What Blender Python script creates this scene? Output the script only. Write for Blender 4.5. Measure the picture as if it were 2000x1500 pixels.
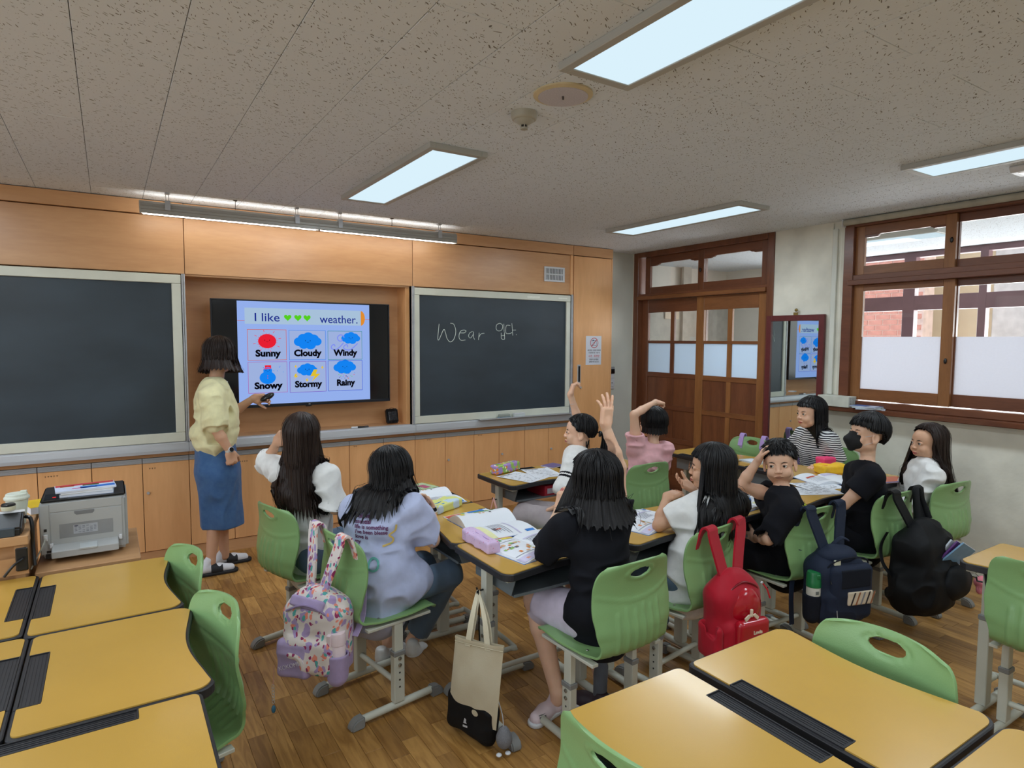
import bpy, bmesh, math, random
import numpy as np
from mathutils import Vector, Matrix, Euler
for o in list(bpy.data.objects): bpy.data.objects.remove(o, do_unlink=True)
S = bpy.context.scene; COL = S.collection
PI = math.pi
random.seed(7)
# ---------------- camera
cd = bpy.data.cameras.new('camera'); cam = bpy.data.objects.new('camera', cd); COL.objects.link(cam)
cd.sensor_width = 36; cd.lens = 1228.56/2000*36; cd.clip_start = .02; cd.clip_end = 100
_r = np.array([[0.842, -0.034, 0.538], [-0.539, -0.062, 0.84], [0.005, -0.997, -0.071]])
_m = Matrix([[_r[i][0], -_r[i][1], -_r[i][2]] for i in range(3)])
cam.matrix_world = Matrix.Translation((0, 0, 1.64)) @ _m.to_quaternion().to_matrix().to_4x4()
S.camera = cam
# ---------------- sky, daylight, exposure
w = bpy.data.worlds.new('world'); S.world = w; w.use_nodes = True
wn = w.node_tree.nodes; wl = w.node_tree.links
bg = wn['Background']; sky = wn.new('ShaderNodeTexSky'); sky.sky_type = 'NISHITA'
sky.sun_elevation = math.radians(48); sky.sun_rotation = math.radians(200); sky.sun_disc = False; sky.dust_density = 3
wl.new(sky.outputs[0], bg.inputs[0]); bg.inputs[1].default_value = 0.24
vs = S.view_settings; vs.view_transform = 'Standard'; vs.look = 'None'; vs.gamma = 1; vs.use_curve_mapping = False
vs.exposure = 0.0
def area(name, loc, rot, sx, sy, power, col):
    l = bpy.data.lights.new(name, 'AREA'); l.shape = 'RECTANGLE'; l.size = sx; l.size_y = sy; l.energy = power; l.color = col
    o = bpy.data.objects.new(name, l); COL.objects.link(o); o.location = loc; o.rotation_euler = rot; return o
# daylight entering through the windows of the left wall (behind the frame) and of the corridor
area('daylight_left_windows', (-3.3, 0.6, 1.6), (0, -PI/2, 0), 1.5, 6.5, 75, (.90, .95, 1))
area('daylight_corridor', (7.9, 3.2, 1.75), (0, PI/2, 0), 1.3, 6.0, 230, (.97, .98, 1))
PANEL_W = 16.6     # watts of each ceiling panel
# ---------------- helpers
def lin(c):
    out = []
    for v in c:
        v /= 255.0
        out.append(v/12.92 if v <= .04045 else ((v+.055)/1.055)**2.4)
    return tuple(out)+(1,)
MATS = {}
def M(name, rgb, rough=.55, metal=0, noise=(9, .12), bump=None, spec=.5, coat=0, emis=0, stretch=None, sheen=0, rgb2=None):
    """procedural principled material: a noise varies the colour, an optional fine bump gives relief"""
    if name in MATS: return MATS[name]
    m = bpy.data.materials.new(name); m.use_nodes = True; n = m.node_tree.nodes; l = m.node_tree.links
    b = n['Principled BSDF']; c = lin(rgb)
    b.inputs['Roughness'].default_value = rough; b.inputs['Metallic'].default_value = metal
    b.inputs['Specular IOR Level'].default_value = spec
    if coat: b.inputs['Coat Weight'].default_value = coat; b.inputs['Coat Roughness'].default_value = .12
    if sheen: b.inputs['Sheen Weight'].default_value = sheen
    tc = n.new('ShaderNodeTexCoord'); mp = n.new('ShaderNodeMapping'); l.new(tc.outputs['Object'], mp.inputs[0])
    if stretch: mp.inputs['Scale'].default_value = stretch
    nz = n.new('ShaderNodeTexNoise'); nz.inputs['Scale'].default_value = noise[0]; nz.inputs['Detail'].default_value = 3
    l.new(mp.outputs[0], nz.inputs[0])
    mx = n.new('ShaderNodeMix'); mx.data_type = 'RGBA'
    a = noise[1]
    if rgb2: c1, c2 = c, lin(rgb2)
    else: c1 = tuple(x*(1-a) for x in c[:3])+(1,); c2 = tuple(min(1, x*(1+a)) for x in c[:3])+(1,)
    rp = n.new('ShaderNodeMapRange'); rp.inputs[1].default_value = .3; rp.inputs[2].default_value = .7
    l.new(nz.outputs[0], rp.inputs[0]); l.new(rp.outputs[0], mx.inputs[0])
    mx.inputs[6].default_value = c1; mx.inputs[7].default_value = c2
    l.new(mx.outputs[2], b.inputs['Base Color'])
    if emis: l.new(mx.outputs[2], b.inputs['Emission Color']); b.inputs['Emission Strength'].default_value = emis
    if bump:
        bn = n.new('ShaderNodeTexNoise'); bn.inputs['Scale'].default_value = bump[0]; bn.inputs['Detail'].default_value = 2
        l.new(mp.outputs[0], bn.inputs[0]); bp = n.new('ShaderNodeBump'); bp.inputs['Strength'].default_value = bump[1]
        bp.inputs['Distance'].default_value = .01; l.new(bn.outputs[0], bp.inputs['Height']); l.new(bp.outputs[0], b.inputs['Normal'])
    MATS[name] = m; return m
def wood(name, rgb, rgb2, axis='x', rough=.4, scale=5, coat=0, rings=.5):
    if name in MATS: return MATS[name]
    m = bpy.data.materials.new(name); m.use_nodes = True; n = m.node_tree.nodes; l = m.node_tree.links
    b = n['Principled BSDF']; b.inputs['Roughness'].default_value = rough
    if coat: b.inputs['Coat Weight'].default_value = coat; b.inputs['Coat Roughness'].default_value = .2
    tc = n.new('ShaderNodeTexCoord'); mp = n.new('ShaderNodeMapping'); l.new(tc.outputs['Object'], mp.inputs[0])
    oi = n.new('ShaderNodeObjectInfo'); va = n.new('ShaderNodeVectorMath'); va.operation = 'ADD'
    cm = n.new('ShaderNodeCombineXYZ'); ml = n.new('ShaderNodeMath'); ml.operation = 'MULTIPLY'; ml.inputs[1].default_value = 37
    l.new(oi.outputs['Random'], ml.inputs[0])
    for i in range(3): l.new(ml.outputs[0], cm.inputs[i])
    l.new(mp.outputs[0], va.inputs[0]); l.new(cm.outputs[0], va.inputs[1])
    mp.inputs['Scale'].default_value = {'x': (.16, 1, 1), 'y': (1, .16, 1), 'z': (1, 1, .13)}[axis]
    n1 = n.new('ShaderNodeTexNoise'); n1.inputs['Scale'].default_value = scale; n1.inputs['Detail'].default_value = 5; n1.inputs['Distortion'].default_value = 1.2
    n2 = n.new('ShaderNodeTexNoise'); n2.inputs['Scale'].default_value = scale*14; n2.inputs['Detail'].default_value = 2
    for q in (n1, n2): l.new(va.outputs[0], q.inputs[0])
    ad = n.new('ShaderNodeMath'); ad.operation = 'MULTIPLY_ADD'; ad.inputs[1].default_value = .35
    l.new(n2.outputs[0], ad.inputs[0]); l.new(n1.outputs[0], ad.inputs[2])
    rp = n.new('ShaderNodeMapRange'); rp.inputs[1].default_value = .45; rp.inputs[2].default_value = .95; l.new(ad.outputs[0], rp.inputs[0])
    mx = n.new('ShaderNodeMix'); mx.data_type = 'RGBA'; l.new(rp.outputs[0], mx.inputs[0])
    mx.inputs[6].default_value = lin(rgb); mx.inputs[7].default_value = lin(rgb2); l.new(mx.outputs[2], b.inputs['Base Color'])
    MATS[name] = m; return m
class MB:
    """collects boxes, bars, tubes and prisms and links them as one mesh object"""
    def __init__(s): s.v = []; s.f = []; s.mi = []; s.m = 0
    def add(s, vs_, fs):
        k = len(s.v); s.v += [tuple(map(float, p)) for p in vs_]; s.f += [tuple(k+i for i in f) for f in fs]; s.mi += [s.m]*len(fs); return s
    def box(s, x0, x1, y0, y1, z0, z1, R=None, c=(0, 0, 0)):
        p = [(x, y, z) for z in (z0, z1) for y in (y0, y1) for x in (x0, x1)]
        if R is not None: p = [tuple(R @ Vector(q) + Vector(c)) for q in p]
        return s.add(p, [(0, 2, 3, 1), (4, 5, 7, 6), (0, 1, 5, 4), (2, 6, 7, 3), (0, 4, 6, 2), (1, 3, 7, 5)])
    def prism(s, poly, a, b, ax='z'):
        n = len(poly)
        def P(u, v, t): return {'z': (u, v, t), 'y': (u, t, v), 'x': (t, u, v)}[ax]
        return s.add([P(u, v, a) for u, v in poly]+[P(u, v, b) for u, v in poly],
                     [tuple(range(n))[::-1], tuple(range(n, 2*n))]+[(i, (i+1) % n, n+(i+1) % n, n+i) for i in range(n)])
    def tube(s, path, r, n=10, cap=True, flat=1.0, up=(0, 0, 1)):
        path = [Vector(p) for p in path]; N = len(path); vs_ = []
        rr = r if isinstance(r, (list, tuple)) else [r]*N
        prev = None
        for i, p in enumerate(path):
            t = (path[min(i+1, N-1)]-path[max(i-1, 0)]).normalized()
            if prev is None:
                u = Vector(up)
                if abs(u.dot(t)) > .95: u = Vector((1, 0, 0))
                a = t.cross(u).normalized()
            else: a = (prev-t*prev.dot(t)).normalized()
            prev = a; b = t.cross(a)
            for k in range(n):
                th = 2*PI*k/n; vs_.append(p+a*(math.cos(th)*rr[i])+b*(math.sin(th)*rr[i]*flat))
        fs = [(i*n+k, i*n+(k+1) % n, (i+1)*n+(k+1) % n, (i+1)*n+k) for i in range(N-1) for k in range(n)]
        if cap: fs += [tuple(range(n))[::-1], tuple(range((N-1)*n, N*n))]
        return s.add(vs_, fs)
    def lathe(s, prof, n=24, c=(0, 0, 0), R=None):
        vs_ = []
        for r_, z in prof:
            for k in range(n):
                th = 2*PI*k/n; q = Vector((r_*math.cos(th), r_*math.sin(th), z))
                if R is not None: q = R @ q
                vs_.append(q+Vector(c))
        N = len(prof)
        fs = [(i*n+k, i*n+(k+1) % n, (i+1)*n+(k+1) % n, (i+1)*n+k) for i in range(N-1) for k in range(n)]
        fs += [tuple(range(n))[::-1], tuple(range((N-1)*n, N*n))]
        return s.add(vs_, fs)
    def ell(s, c, r, n=12, R=None):
        prof = [(max(1e-4, math.sin(PI*i/(n//2+2))), -math.cos(PI*i/(n//2+2))) for i in range(n//2+3)]
        vs_ = []
        for a, z in prof:
            for k in range(n):
                th = 2*PI*k/n; q = Vector((a*math.cos(th)*r[0], a*math.sin(th)*r[1], z*r[2]))
                if R is not None: q = R @ q
                vs_.append(q+Vector(c))
        N = len(prof)
        return s.add(vs_, [(i*n+k, i*n+(k+1) % n, (i+1)*n+(k+1) % n, (i+1)*n+k) for i in range(N-1) for k in range(n)])
    def build(s, name, mats, parent=None, bevel=0, smooth=False, loc=None, rotz=0, seg=1, recalc=True):
        me = bpy.data.meshes.new(name); me.from_pydata(s.v, [], s.f)
        if not isinstance(mats, (list, tuple)): mats = [mats]
        for m in mats: me.materials.append(m)
        me.polygons.foreach_set('material_index', s.mi)
        if recalc or bevel:
            bm = bmesh.new(); bm.from_mesh(me)
            if recalc: bmesh.ops.recalc_face_normals(bm, faces=bm.faces)
            if bevel:
                es = [e for e in bm.edges if len(e.link_faces) == 2 and e.calc_face_angle(0) > .6]
                bmesh.ops.bevel(bm, geom=es, offset=bevel, segments=seg, affect='EDGES', clamp_overlap=True, material=-1)
            bm.to_mesh(me); bm.free()
        if smooth: 
            me.polygons.foreach_set('use_smooth', [True]*len(me.polygons))
            try: me.set_sharp_from_angle(angle=math.radians(50))
            except Exception: pass
        me.update()
        o = bpy.data.objects.new(name, me); COL.objects.link(o)
        if parent is not None: o.parent = parent
        if loc is not None: o.location = loc; o.rotation_euler = (0, 0, rotz)
        return o
def tag(o, label=None, cat=None, group=None, kind=None):
    if label: o['label'] = label
    if cat: o['category'] = cat
    if group: o['group'] = group
    if kind: o['kind'] = kind
    return o
def thing(name, label, cat, loc=(0, 0, 0), rotz=0, group=None):
    o = bpy.data.objects.new(name, None); COL.objects.link(o); o.location = loc; o.rotation_euler = (0, 0, rotz)
    o.empty_display_size = .1
    return tag(o, label, cat, group)
def struct(mb, name, mats, label=None, **k):
    o = mb.build(name, mats, **k); o['kind'] = 'structure'
    if label: o['label'] = label
    return o
def dup_tree(root, loc, rotz, label, group=None, name=None):
    def cp(o, par):
        c = o.copy(); COL.objects.link(c); c.parent = par
        if par is not None: c.matrix_parent_inverse = o.matrix_parent_inverse.copy()
        for ch in o.children: cp(ch, c)
        return c
    r = cp(root, None); r.location = loc; r.rotation_euler = (0, 0, rotz); r['label'] = label
    if group: r['group'] = group
    return r
def text(body, size, mat_, loc, rot, parent=None, name='lettering', align='CENTER', ext=.0003, bold=0, sx=1.0):
    cu = bpy.data.curves.new(name, 'FONT'); cu.body = body; cu.size = size; cu.align_x = align; cu.align_y = 'CENTER'
    cu.extrude = ext; cu.offset = bold; cu.resolution_u = 3
    o = bpy.data.objects.new(name, cu); COL.objects.link(o)
    me = bpy.data.meshes.new_from_object(o.evaluated_get(bpy.context.evaluated_depsgraph_get()))
    bpy.data.objects.remove(o); o = bpy.data.objects.new(name, me); COL.objects.link(o)
    me.materials.clear(); me.materials.append(mat_)
    if sx != 1.0: me.transform(Matrix.Diagonal((sx, 1, 1, 1)))
    me.transform(Matrix.Translation(loc) @ Euler(rot).to_matrix().to_4x4())
    if parent is not None: o.parent = parent
    return o
def smoothpath(pts, n=6):
    """Catmull-Rom through pts"""
    P = [Vector(p) for p in pts]; out = []
    for i in range(len(P)-1):
        a, b, c, d = P[max(i-1, 0)], P[i], P[i+1], P[min(i+2, len(P)-1)]
        for k in range(n):
            t = k/n; out.append(.5*((2*b)+(c-a)*t+(2*a-5*b+4*c-d)*t*t+(3*b-a-3*c+d)*t**3))
    out.append(P[-1]); return out
# ================= materials of the room
X1, Y1, ZC = 5.05, 5.34, 2.61
wallm = M('wall_plaster', (212, 214, 204), .7, noise=(2.5, .07), bump=(60, .08))
dirt = M('wall_lower_plaster', (220, 218, 204), .7, noise=(3.2, .16), bump=(20, .2))
beech = wood('beech_laminate', (214, 166, 120), (194, 144, 100), 'x', .32, 4)
beechv = wood('beech_laminate_upright', (238, 182, 126), (220, 162, 108), 'z', .35, 4)
alu = M('brushed_aluminium', (186, 189, 193), .38, .25, noise=(20, .08), stretch=(.1, 1, 1))
cream = M('board_frame_enamel', (212, 214, 200), .4, noise=(6, .05))
slate = M('blackboard_slate', (50, 61, 70), .42, noise=(1.6, .22), bump=(120, .05), stretch=(1, 1, 2.2))
black = M('black_plastic', (24, 25, 28), .35, noise=(20, .1))
dark = M('dark_gap', (30, 22, 16), .9)
def plankmat():
    m = bpy.data.materials.new('oak_stave'); m.use_nodes = True; n = m.node_tree.nodes; l = m.node_tree.links
    b = n['Principled BSDF']; b.inputs['Roughness'].default_value = .42; b.inputs['Coat Weight'].default_value = .12; b.inputs['Coat Roughness'].default_value = .3
    ge = n.new('ShaderNodeNewGeometry'); oi = n.new('ShaderNodeObjectInfo')
    ad = n.new('ShaderNodeMath'); ad.operation = 'ADD'; l.new(ge.outputs['Random Per Island'], ad.inputs[0]); l.new(oi.outputs['Random'], ad.inputs[1])
    wn_ = n.new('ShaderNodeTexWhiteNoise'); wn_.noise_dimensions = '1D'; l.new(ad.outputs[0], wn_.inputs['W'])
    mp = n.new('ShaderNodeMapping'); mp.inputs['Scale'].default_value = (1, .11, 1); l.new(ge.outputs['Position'], mp.inputs[0])
    va = n.new('ShaderNodeVectorMath'); va.operation = 'ADD'; l.new(mp.outputs[0], va.inputs[0])
    sc = n.new('ShaderNodeVectorMath'); sc.operation = 'SCALE'; sc.inputs['Scale'].default_value = 9; l.new(wn_.outputs['Color'], sc.inputs[0]); l.new(sc.outputs[0], va.inputs[1])
    g = n.new('ShaderNodeTexNoise'); g.inputs['Scale'].default_value = 34; g.inputs['Detail'].default_value = 5; g.inputs['Distortion'].default_value = 1.5; l.new(va.outputs[0], g.inputs[0])
    c1 = n.new('ShaderNodeMix'); c1.data_type = 'RGBA'; l.new(wn_.outputs['Value'], c1.inputs[0])
    c1.inputs[6].default_value = lin((160, 116, 60)); c1.inputs[7].default_value = lin((198, 150, 84))
    c2 = n.new('ShaderNodeMix'); c2.data_type = 'RGBA'; c2.blend_type = 'MULTIPLY'; l.new(c1.outputs[2], c2.inputs[6])
    rp = n.new('ShaderNodeMapRange'); rp.inputs[1].default_value = .35; rp.inputs[2].default_value = .62; rp.inputs[3].default_value = .9; rp.inputs[4].default_value = 0
    l.new(g.outputs[0], rp.inputs[0]); l.new(rp.outputs[0], c2.inputs[0]); c2.inputs[7].default_value = (.62, .55, .45, 1)
    wr = n.new('ShaderNodeTexNoise'); wr.inputs['Scale'].default_value = 2.3; wr.inputs['Detail'].default_value = 6; l.new(ge.outputs['Position'], wr.inputs[0])
    c3 = n.new('ShaderNodeMix'); c3.data_type = 'RGBA'; c3.blend_type = 'MULTIPLY'; l.new(c2.outputs[2], c3.inputs[6])
    r3 = n.new('ShaderNodeMapRange'); r3.inputs[1].default_value = .45; r3.inputs[2].default_value = .75; l.new(wr.outputs[0], r3.inputs[0]); l.new(r3.outputs[0], c3.inputs[0])
    c3.inputs[7].default_value = (.72, .68, .62, 1); l.new(c3.outputs[2], b.inputs['Base Color'])
    bp = n.new('ShaderNodeBump'); bp.inputs['Strength'].default_value = .12; bp.inputs['Distance'].default_value = .004; l.new(g.outputs[0], bp.inputs['Height']); l.new(bp.outputs[0], b.inputs['Normal'])
    return m
oak = plankmat()
def tilemat():
    m = bpy.data.materials.new('fissured_ceiling_tile'); m.use_nodes = True; n = m.node_tree.nodes; l = m.node_tree.links
    b = n['Principled BSDF']; b.inputs['Roughness'].default_value = .85
    ge = n.new('ShaderNodeNewGeometry')
    wz = n.new('ShaderNodeTexNoise'); wz.inputs['Scale'].default_value = 7; wz.inputs['Detail'].default_value = 2; l.new(ge.outputs['Position'], wz.inputs[0])
    av = n.new('ShaderNodeVectorMath'); av.operation = 'MULTIPLY_ADD'; l.new(wz.outputs['Color'], av.inputs[0]); av.inputs[1].default_value = (.10, .10, 0); l.new(ge.outputs['Position'], av.inputs[2])
    base = lin((222, 230, 238))
    prev = None
    for k, (sx, sy, rot, th, msk) in enumerate([(25, 110, .5, .11, .50), (110, 110, .5, .06, .28), (36, 150, 1.2, .10, .42)]):
        mp = n.new('ShaderNodeMapping'); mp.vector_type = 'TEXTURE'; mp.inputs['Rotation'].default_value = (0, 0, rot); mp.inputs['Scale'].default_value = (1/sx, 1/sy, 1/80)
        l.new(av.outputs[0], mp.inputs[0])
        v = n.new('ShaderNodeTexVoronoi'); v.inputs['Scale'].default_value = 1; l.new(mp.outputs[0], v.inputs[0])
        cs = n.new('ShaderNodeSeparateColor'); l.new(v.outputs['Color'], cs.inputs[0])
        t1 = n.new('ShaderNodeMath'); t1.operation = 'LESS_THAN'; t1.inputs[1].default_value = th+.1; l.new(v.outputs['Distance'], t1.inputs[0])
        t2 = n.new('ShaderNodeMath'); t2.operation = 'LESS_THAN'; t2.inputs[1].default_value = msk; l.new(cs.outputs[0], t2.inputs[0])
        mu = n.new('ShaderNodeMath'); mu.operation = 'MULTIPLY'; l.new(t1.outputs[0], mu.inputs[0]); l.new(t2.outputs[0], mu.inputs[1])
        if prev is None: prev = mu
        else:
            mxm = n.new('ShaderNodeMath'); mxm.operation = 'MAXIMUM'; l.new(prev.outputs[0], mxm.inputs[0]); l.new(mu.outputs[0], mxm.inputs[1]); prev = mxm
    mx = n.new('ShaderNodeMix'); mx.data_type = 'RGBA'; l.new(prev.outputs[0], mx.inputs[0]); mx.inputs[6].default_value = base; mx.inputs[7].default_value = lin((122, 120, 116))
    l.new(mx.outputs[2], b.inputs['Base Color'])
    bp = n.new('ShaderNodeBump'); bp.invert = True; bp.inputs['Strength'].default_value = .5; bp.inputs['Distance'].default_value = .003; l.new(prev.outputs[0], bp.inputs['Height']); l.new(bp.outputs[0], b.inputs['Normal'])
    return m
tilem = tilemat()
# ================= floor: a slab and oak staves
fl = struct(MB().box(-3.2, 5.2, -3.6, 5.5, -.12, -.006), 'floor', dark)
def seen(x, y, z):
    p = cam.matrix_world.inverted() @ Vector((x, y, z))
    if p.z > -.3: return None
    u = 1000+1228.6*p.x/-p.z; v = 750-1228.6*p.y/-p.z
    return -p.z if (-60 < u < 2060 and -60 < v < 1560) else None
staves = []; rnd = random.Random(3)
W = .0755
for i in range(int(8.3/W)):
    x = -3.2+i*W; y = -3.55+rnd.random()*.3
    while y < 5.32:
        L = rnd.choice((.22, .28, .28, .34, .42, .5)); y2 = min(y+L, 5.34)
        staves.append((x, y, y2)); y = y2
# nearest staves in the open part of the floor are pieces of their own
rank = []
for k, (x, a, b_) in enumerate(staves):
    cx, cy = x+W/2, (a+b_)/2; d = seen(cx, cy, 0)
    if d is None or cy < 1.15 or (cx < .42 and cy < 3) or (cx > .85 and cx < 1.85 and cy < 1.2): continue
    if cx > 1.9 and cy < 1.6 and cx < 2.6 and cy < .9: continue
    rank.append((-(b_-a)/d**2.2, k))
own = set(k for _, k in sorted(rank)[:300])
stave_me = {}
rest = MB()
for k, (x, a, b_) in enumerate(staves):
    g = .0006
    if k in own:
        L = round(b_-a, 3)
        if L not in stave_me:
            mb = MB().box(-W/2+g, W/2-g, -L/2+g, L/2-g, -.006, 0); o = mb.build('stave', oak, fl, bevel=.0006); stave_me[L] = o.data
        else:
            o = bpy.data.objects.new('stave', stave_me[L]); COL.objects.link(o); o.parent = fl
        o.location = (x+W/2, (a+b_)/2, rnd.uniform(-.0003, .0002))
    else: rest.box(x+g, x+W-g, a+g, b_-g, -.006, 0)
tag(rest.build('stave_field', oak, fl, recalc=False), kind='stuff')
# ================= ceiling: slab and fissured tiles, laid half a tile apart
ce = struct(MB().box(-3.2, 5.2, -3.6, 5.5, ZC+.012, ZC+.1), 'ceiling', dark)
TW, TL = .2995, .585
tile_me = {}
restc = MB()
for i in range(-11, 18):
    x0 = -.065+i*TW
    for j in range(-7, 11):
        y0 = -.02+j*TL+(0 if i % 2 else TL/2)-.02
        xa, xb, ya, yb = max(x0, -3.2), min(x0+TW, X1), max(y0, -3.6), min(y0+TL, Y1)
        if xb-xa < .02 or yb-ya < .02: continue
        g = .0011
        near = any(seen(px, py, ZC) for px in (xa, xb) for py in (ya, yb))
        if near:
            key = (round(xb-xa, 3), round(yb-ya, 3)); w2, l2 = (xb-xa)/2, (yb-ya)/2
            if key not in tile_me:
                o = MB().box(-w2+g, w2-g, -l2+g, l2-g, 0, .011).build('ceiling_tile', tilem, ce, bevel=.0012); tile_me[key] = o.data
            else:
                o = bpy.data.objects.new('ceiling_tile', tile_me[key]); COL.objects.link(o); o.parent = ce
            o.location = ((xa+xb)/2, (ya+yb)/2, ZC+random.uniform(0, .0006))
        else: restc.box(xa+g, xb-g, ya+g, yb-g, ZC, ZC+.011)
tag(restc.build('ceiling_tile_field', tilem, ce, recalc=False), kind='stuff')
# ================= walls
wf = MB(); wf.box(4.585, 5.2, Y1, Y1+.12, 0, 2.7); wf.box(-3.2, 4.585, 5.44, 5.5, 0, 2.7)
struct(wf, 'wall_front', wallm)
DY0, DY1 = 3.53, 5.32      # door opening
WY0, WY1, WZ0, WZ1 = 1.36, 2.885, 1.115, 2.575   # window opening
wr_ = MB()
wr_.box(X1, X1+.14, 2.885, DY0, 0, 2.7); wr_.box(X1, X1+.14, DY1, Y1+.1, 0, 2.7)
wr_.box(X1, X1+.14, WY0, WY1, 0, WZ0); wr_.box(X1, X1+.14, WY0, WY1, WZ1, 2.7)
wr_.box(X1, X1+.14, -3.6, WY0, 0, 2.7)
struct(wr_, 'wall_right', [dirt])
wl_ = MB()
wl_.box(-3.25, -3.2, -3.6, 5.5, 0, .85); wl_.box(-3.25, -3.2, -3.6, 5.5, 2.45, 2.7)
for y in (-3.6, -2.0, .4, 2.8, 4.9): wl_.box(-3.25, -3.2, y, y+.3, .85, 2.45)
struct(wl_, 'wall_left', wallm)
struct(MB().box(-3.2, 5.2, -3.7, -3.6, 0, 2.7), 'wall_back', wallm)
# small pipe casing and conduit right of the door
t = MB(); t.box(5.028, 5.05, 2.945, 2.985, 1.2, 2.55); t.box(5.035, 5.05, 2.985, 2.99, 1.2, 2.6)
struct(t, 'trim_1', wallm, bevel=.003)
# ================= front wall joinery (a fixed fitted unit)
YF = 5.18
unit = struct(MB().box(-3.2, .478, 5.30, 5.33, 0, 2.6).box(2.268, 4.06, 5.30, 5.33, 0, 2.6).box(.47, 2.28, 5.41, 5.43, 0, 2.6), 'trim_2', beech,
              'beech joinery filling the front wall around the boards')
def part(mb, name, mats, **k): return mb.build(name, mats, unit, **k)
for a, b_ in ((-3.2, .483), (.487, 2.272), (2.276, 4.052), (4.056, 4.59)): part(MB().box(a, b_, 5.165, 5.3, 2.508, 2.605), 'cornice_panel', beech, bevel=.002)
for a, b_ in ((-3.2, -1.32), (-1.316, .483), (.487, 2.272), (2.276, 4.045)): part(MB().box(a, b_, YF, 5.3, 2.103, 2.502), 'fascia_panel', beech, bevel=.002)
part(MB().box(.478, .485, YF, 5.41, .88, 2.10), 'recess_side', beechv); part(MB().box(2.213, 2.27, 5.2, 5.41, .88, 2.10), 'recess_side', beechv, bevel=.002)
part(MB().box(.485, 2.213, 5.385, 5.41, .88, 2.10), 'recess_back', beech)
part(MB().box(.485, 2.27, YF+.01, 5.41, 2.09, 2.103), 'recess_top', beech)
part(MB().box(.485, 2.27, YF+.01, 5.41, .862, .883), 'recess_shelf', beech)
part(MB().box(4.022, 4.056, YF-.01, 5.3, .1, 2.505), 'upright', beechv, bevel=.002); part(MB().box(4.572, 4.59, YF-.012, Y1, 0, 2.505), 'upright', beechv, bevel=.002)
# tall cupboard door
td = part(MB().box(4.062, 4.568, YF-.016, YF+.01, .1, 2.5), 'cupboard_door', beechv, bevel=.002)
MB().box(4.118, 4.162, YF-.02, YF-.012, 1.185, 1.38).build('handle', [alu], td, bevel=.003)
MB().box(4.128, 4.152, YF-.0215, YF-.018, 1.2, 1.365).build('handle_recess', black, td)
MB().lathe([(.011, 0), (.011, .012), (.006, .016)], 12, (4.16, YF-.03, 1.14), Euler((-PI/2, 0, 0)).to_matrix()).build('lock', alu, td, smooth=True)
# band, cupboard doors with aluminium pulls, kick board
part(MB().box(-3.2, .4735, YF-.004, 5.3, .778, .805), 'band', beech); part(MB().box(.4765, 2.272, YF-.004, 5.3, .778, .87), 'band', beech); part(MB().box(2.276, 4.055, YF-.004, 5.3, .778, .805), 'band', beech)
xs = [-1.93, -1.63, -1.33, -1.03, -.728, -.428, -.128, .174, .473, .775, 1.077, 1.38, 1.683, 1.985, 2.283, 2.583, 2.886, 3.165, 3.463, 3.757, 4.02]
for k in range(len(xs)-1):
    a, b_ = xs[k]+.002, xs[k+1]-.002
    d = part(MB().box(a, b_, YF-.014, YF+.01, .095, .738), 'cupboard_door', beechv, bevel=.0015)
    p = MB(); p.box(a, b_, YF-.016, YF+.004, .74, .775); 
    for q in (.7445, .754, .7635): p.box(a+.001, b_-.001, YF-.0205, YF-.014, q, q+.0055)
    p.build('door_pull', alu, d, bevel=.001)
    if k % 2 == 1: MB().lathe([(.010, 0), (.010, .01), (.006, .014)], 12, (a+.028, YF-.026, .525), Euler((-PI/2, 0, 0)).to_matrix()).build('lock', alu, d, smooth=True)
part(MB().box(-3.2, 4.02, YF-.005, YF+.05, .0, .09), 'kick_board', beech)
part(MB().box(4.06, 4.57, YF-.005, YF+.05, .0, .095), 'kick_board', beech)
part(MB().box(-3.2, 4.02, 5.2, 5.3, .09, .8), 'carcass', dark)
# pencilled notes on the cupboard doors
ink = M('pencil_marks', (92, 70, 52), .8)
for x, z, n_ in ((-.39, .708, 5), (.215, .700, 3), (.82, .69, 4), (1.72, .728, 2), (2.4, .728, 3), (2.93, .728, 3)):
    mb = MB()
    for k in range(n_):
        mb.box(x+k*.016, x+k*.016+.01, YF-.0147, YF-.0142, z, z+.003); mb.box(x+k*.016+.003, x+k*.016+.005, YF-.0147, YF-.0142, z-.006, z+.006)
    part(mb, 'pencil_note', ink)
# ledge (chalk rail)
for a, b_ in ((-3.2, .47), (.472, 2.266), (2.268, 4.024)):
    led = MB(); led.prism([(5.118, .812), (5.18, .812), (5.18, .886), (5.125, .886), (5.112, .876), (5.106, .835)], a, b_, 'x'); led.box(a, b_, 5.103, 5.110, .812, .835)
    part(led, 'chalk_rail', alu, bevel=.001)
part(MB().box(2.9, 4.0, 5.055, 5.125, .886, .8875).box(2.9, 4.0, 5.055, 5.058, .8875, .897), 'chalk_tray', alu)
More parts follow.
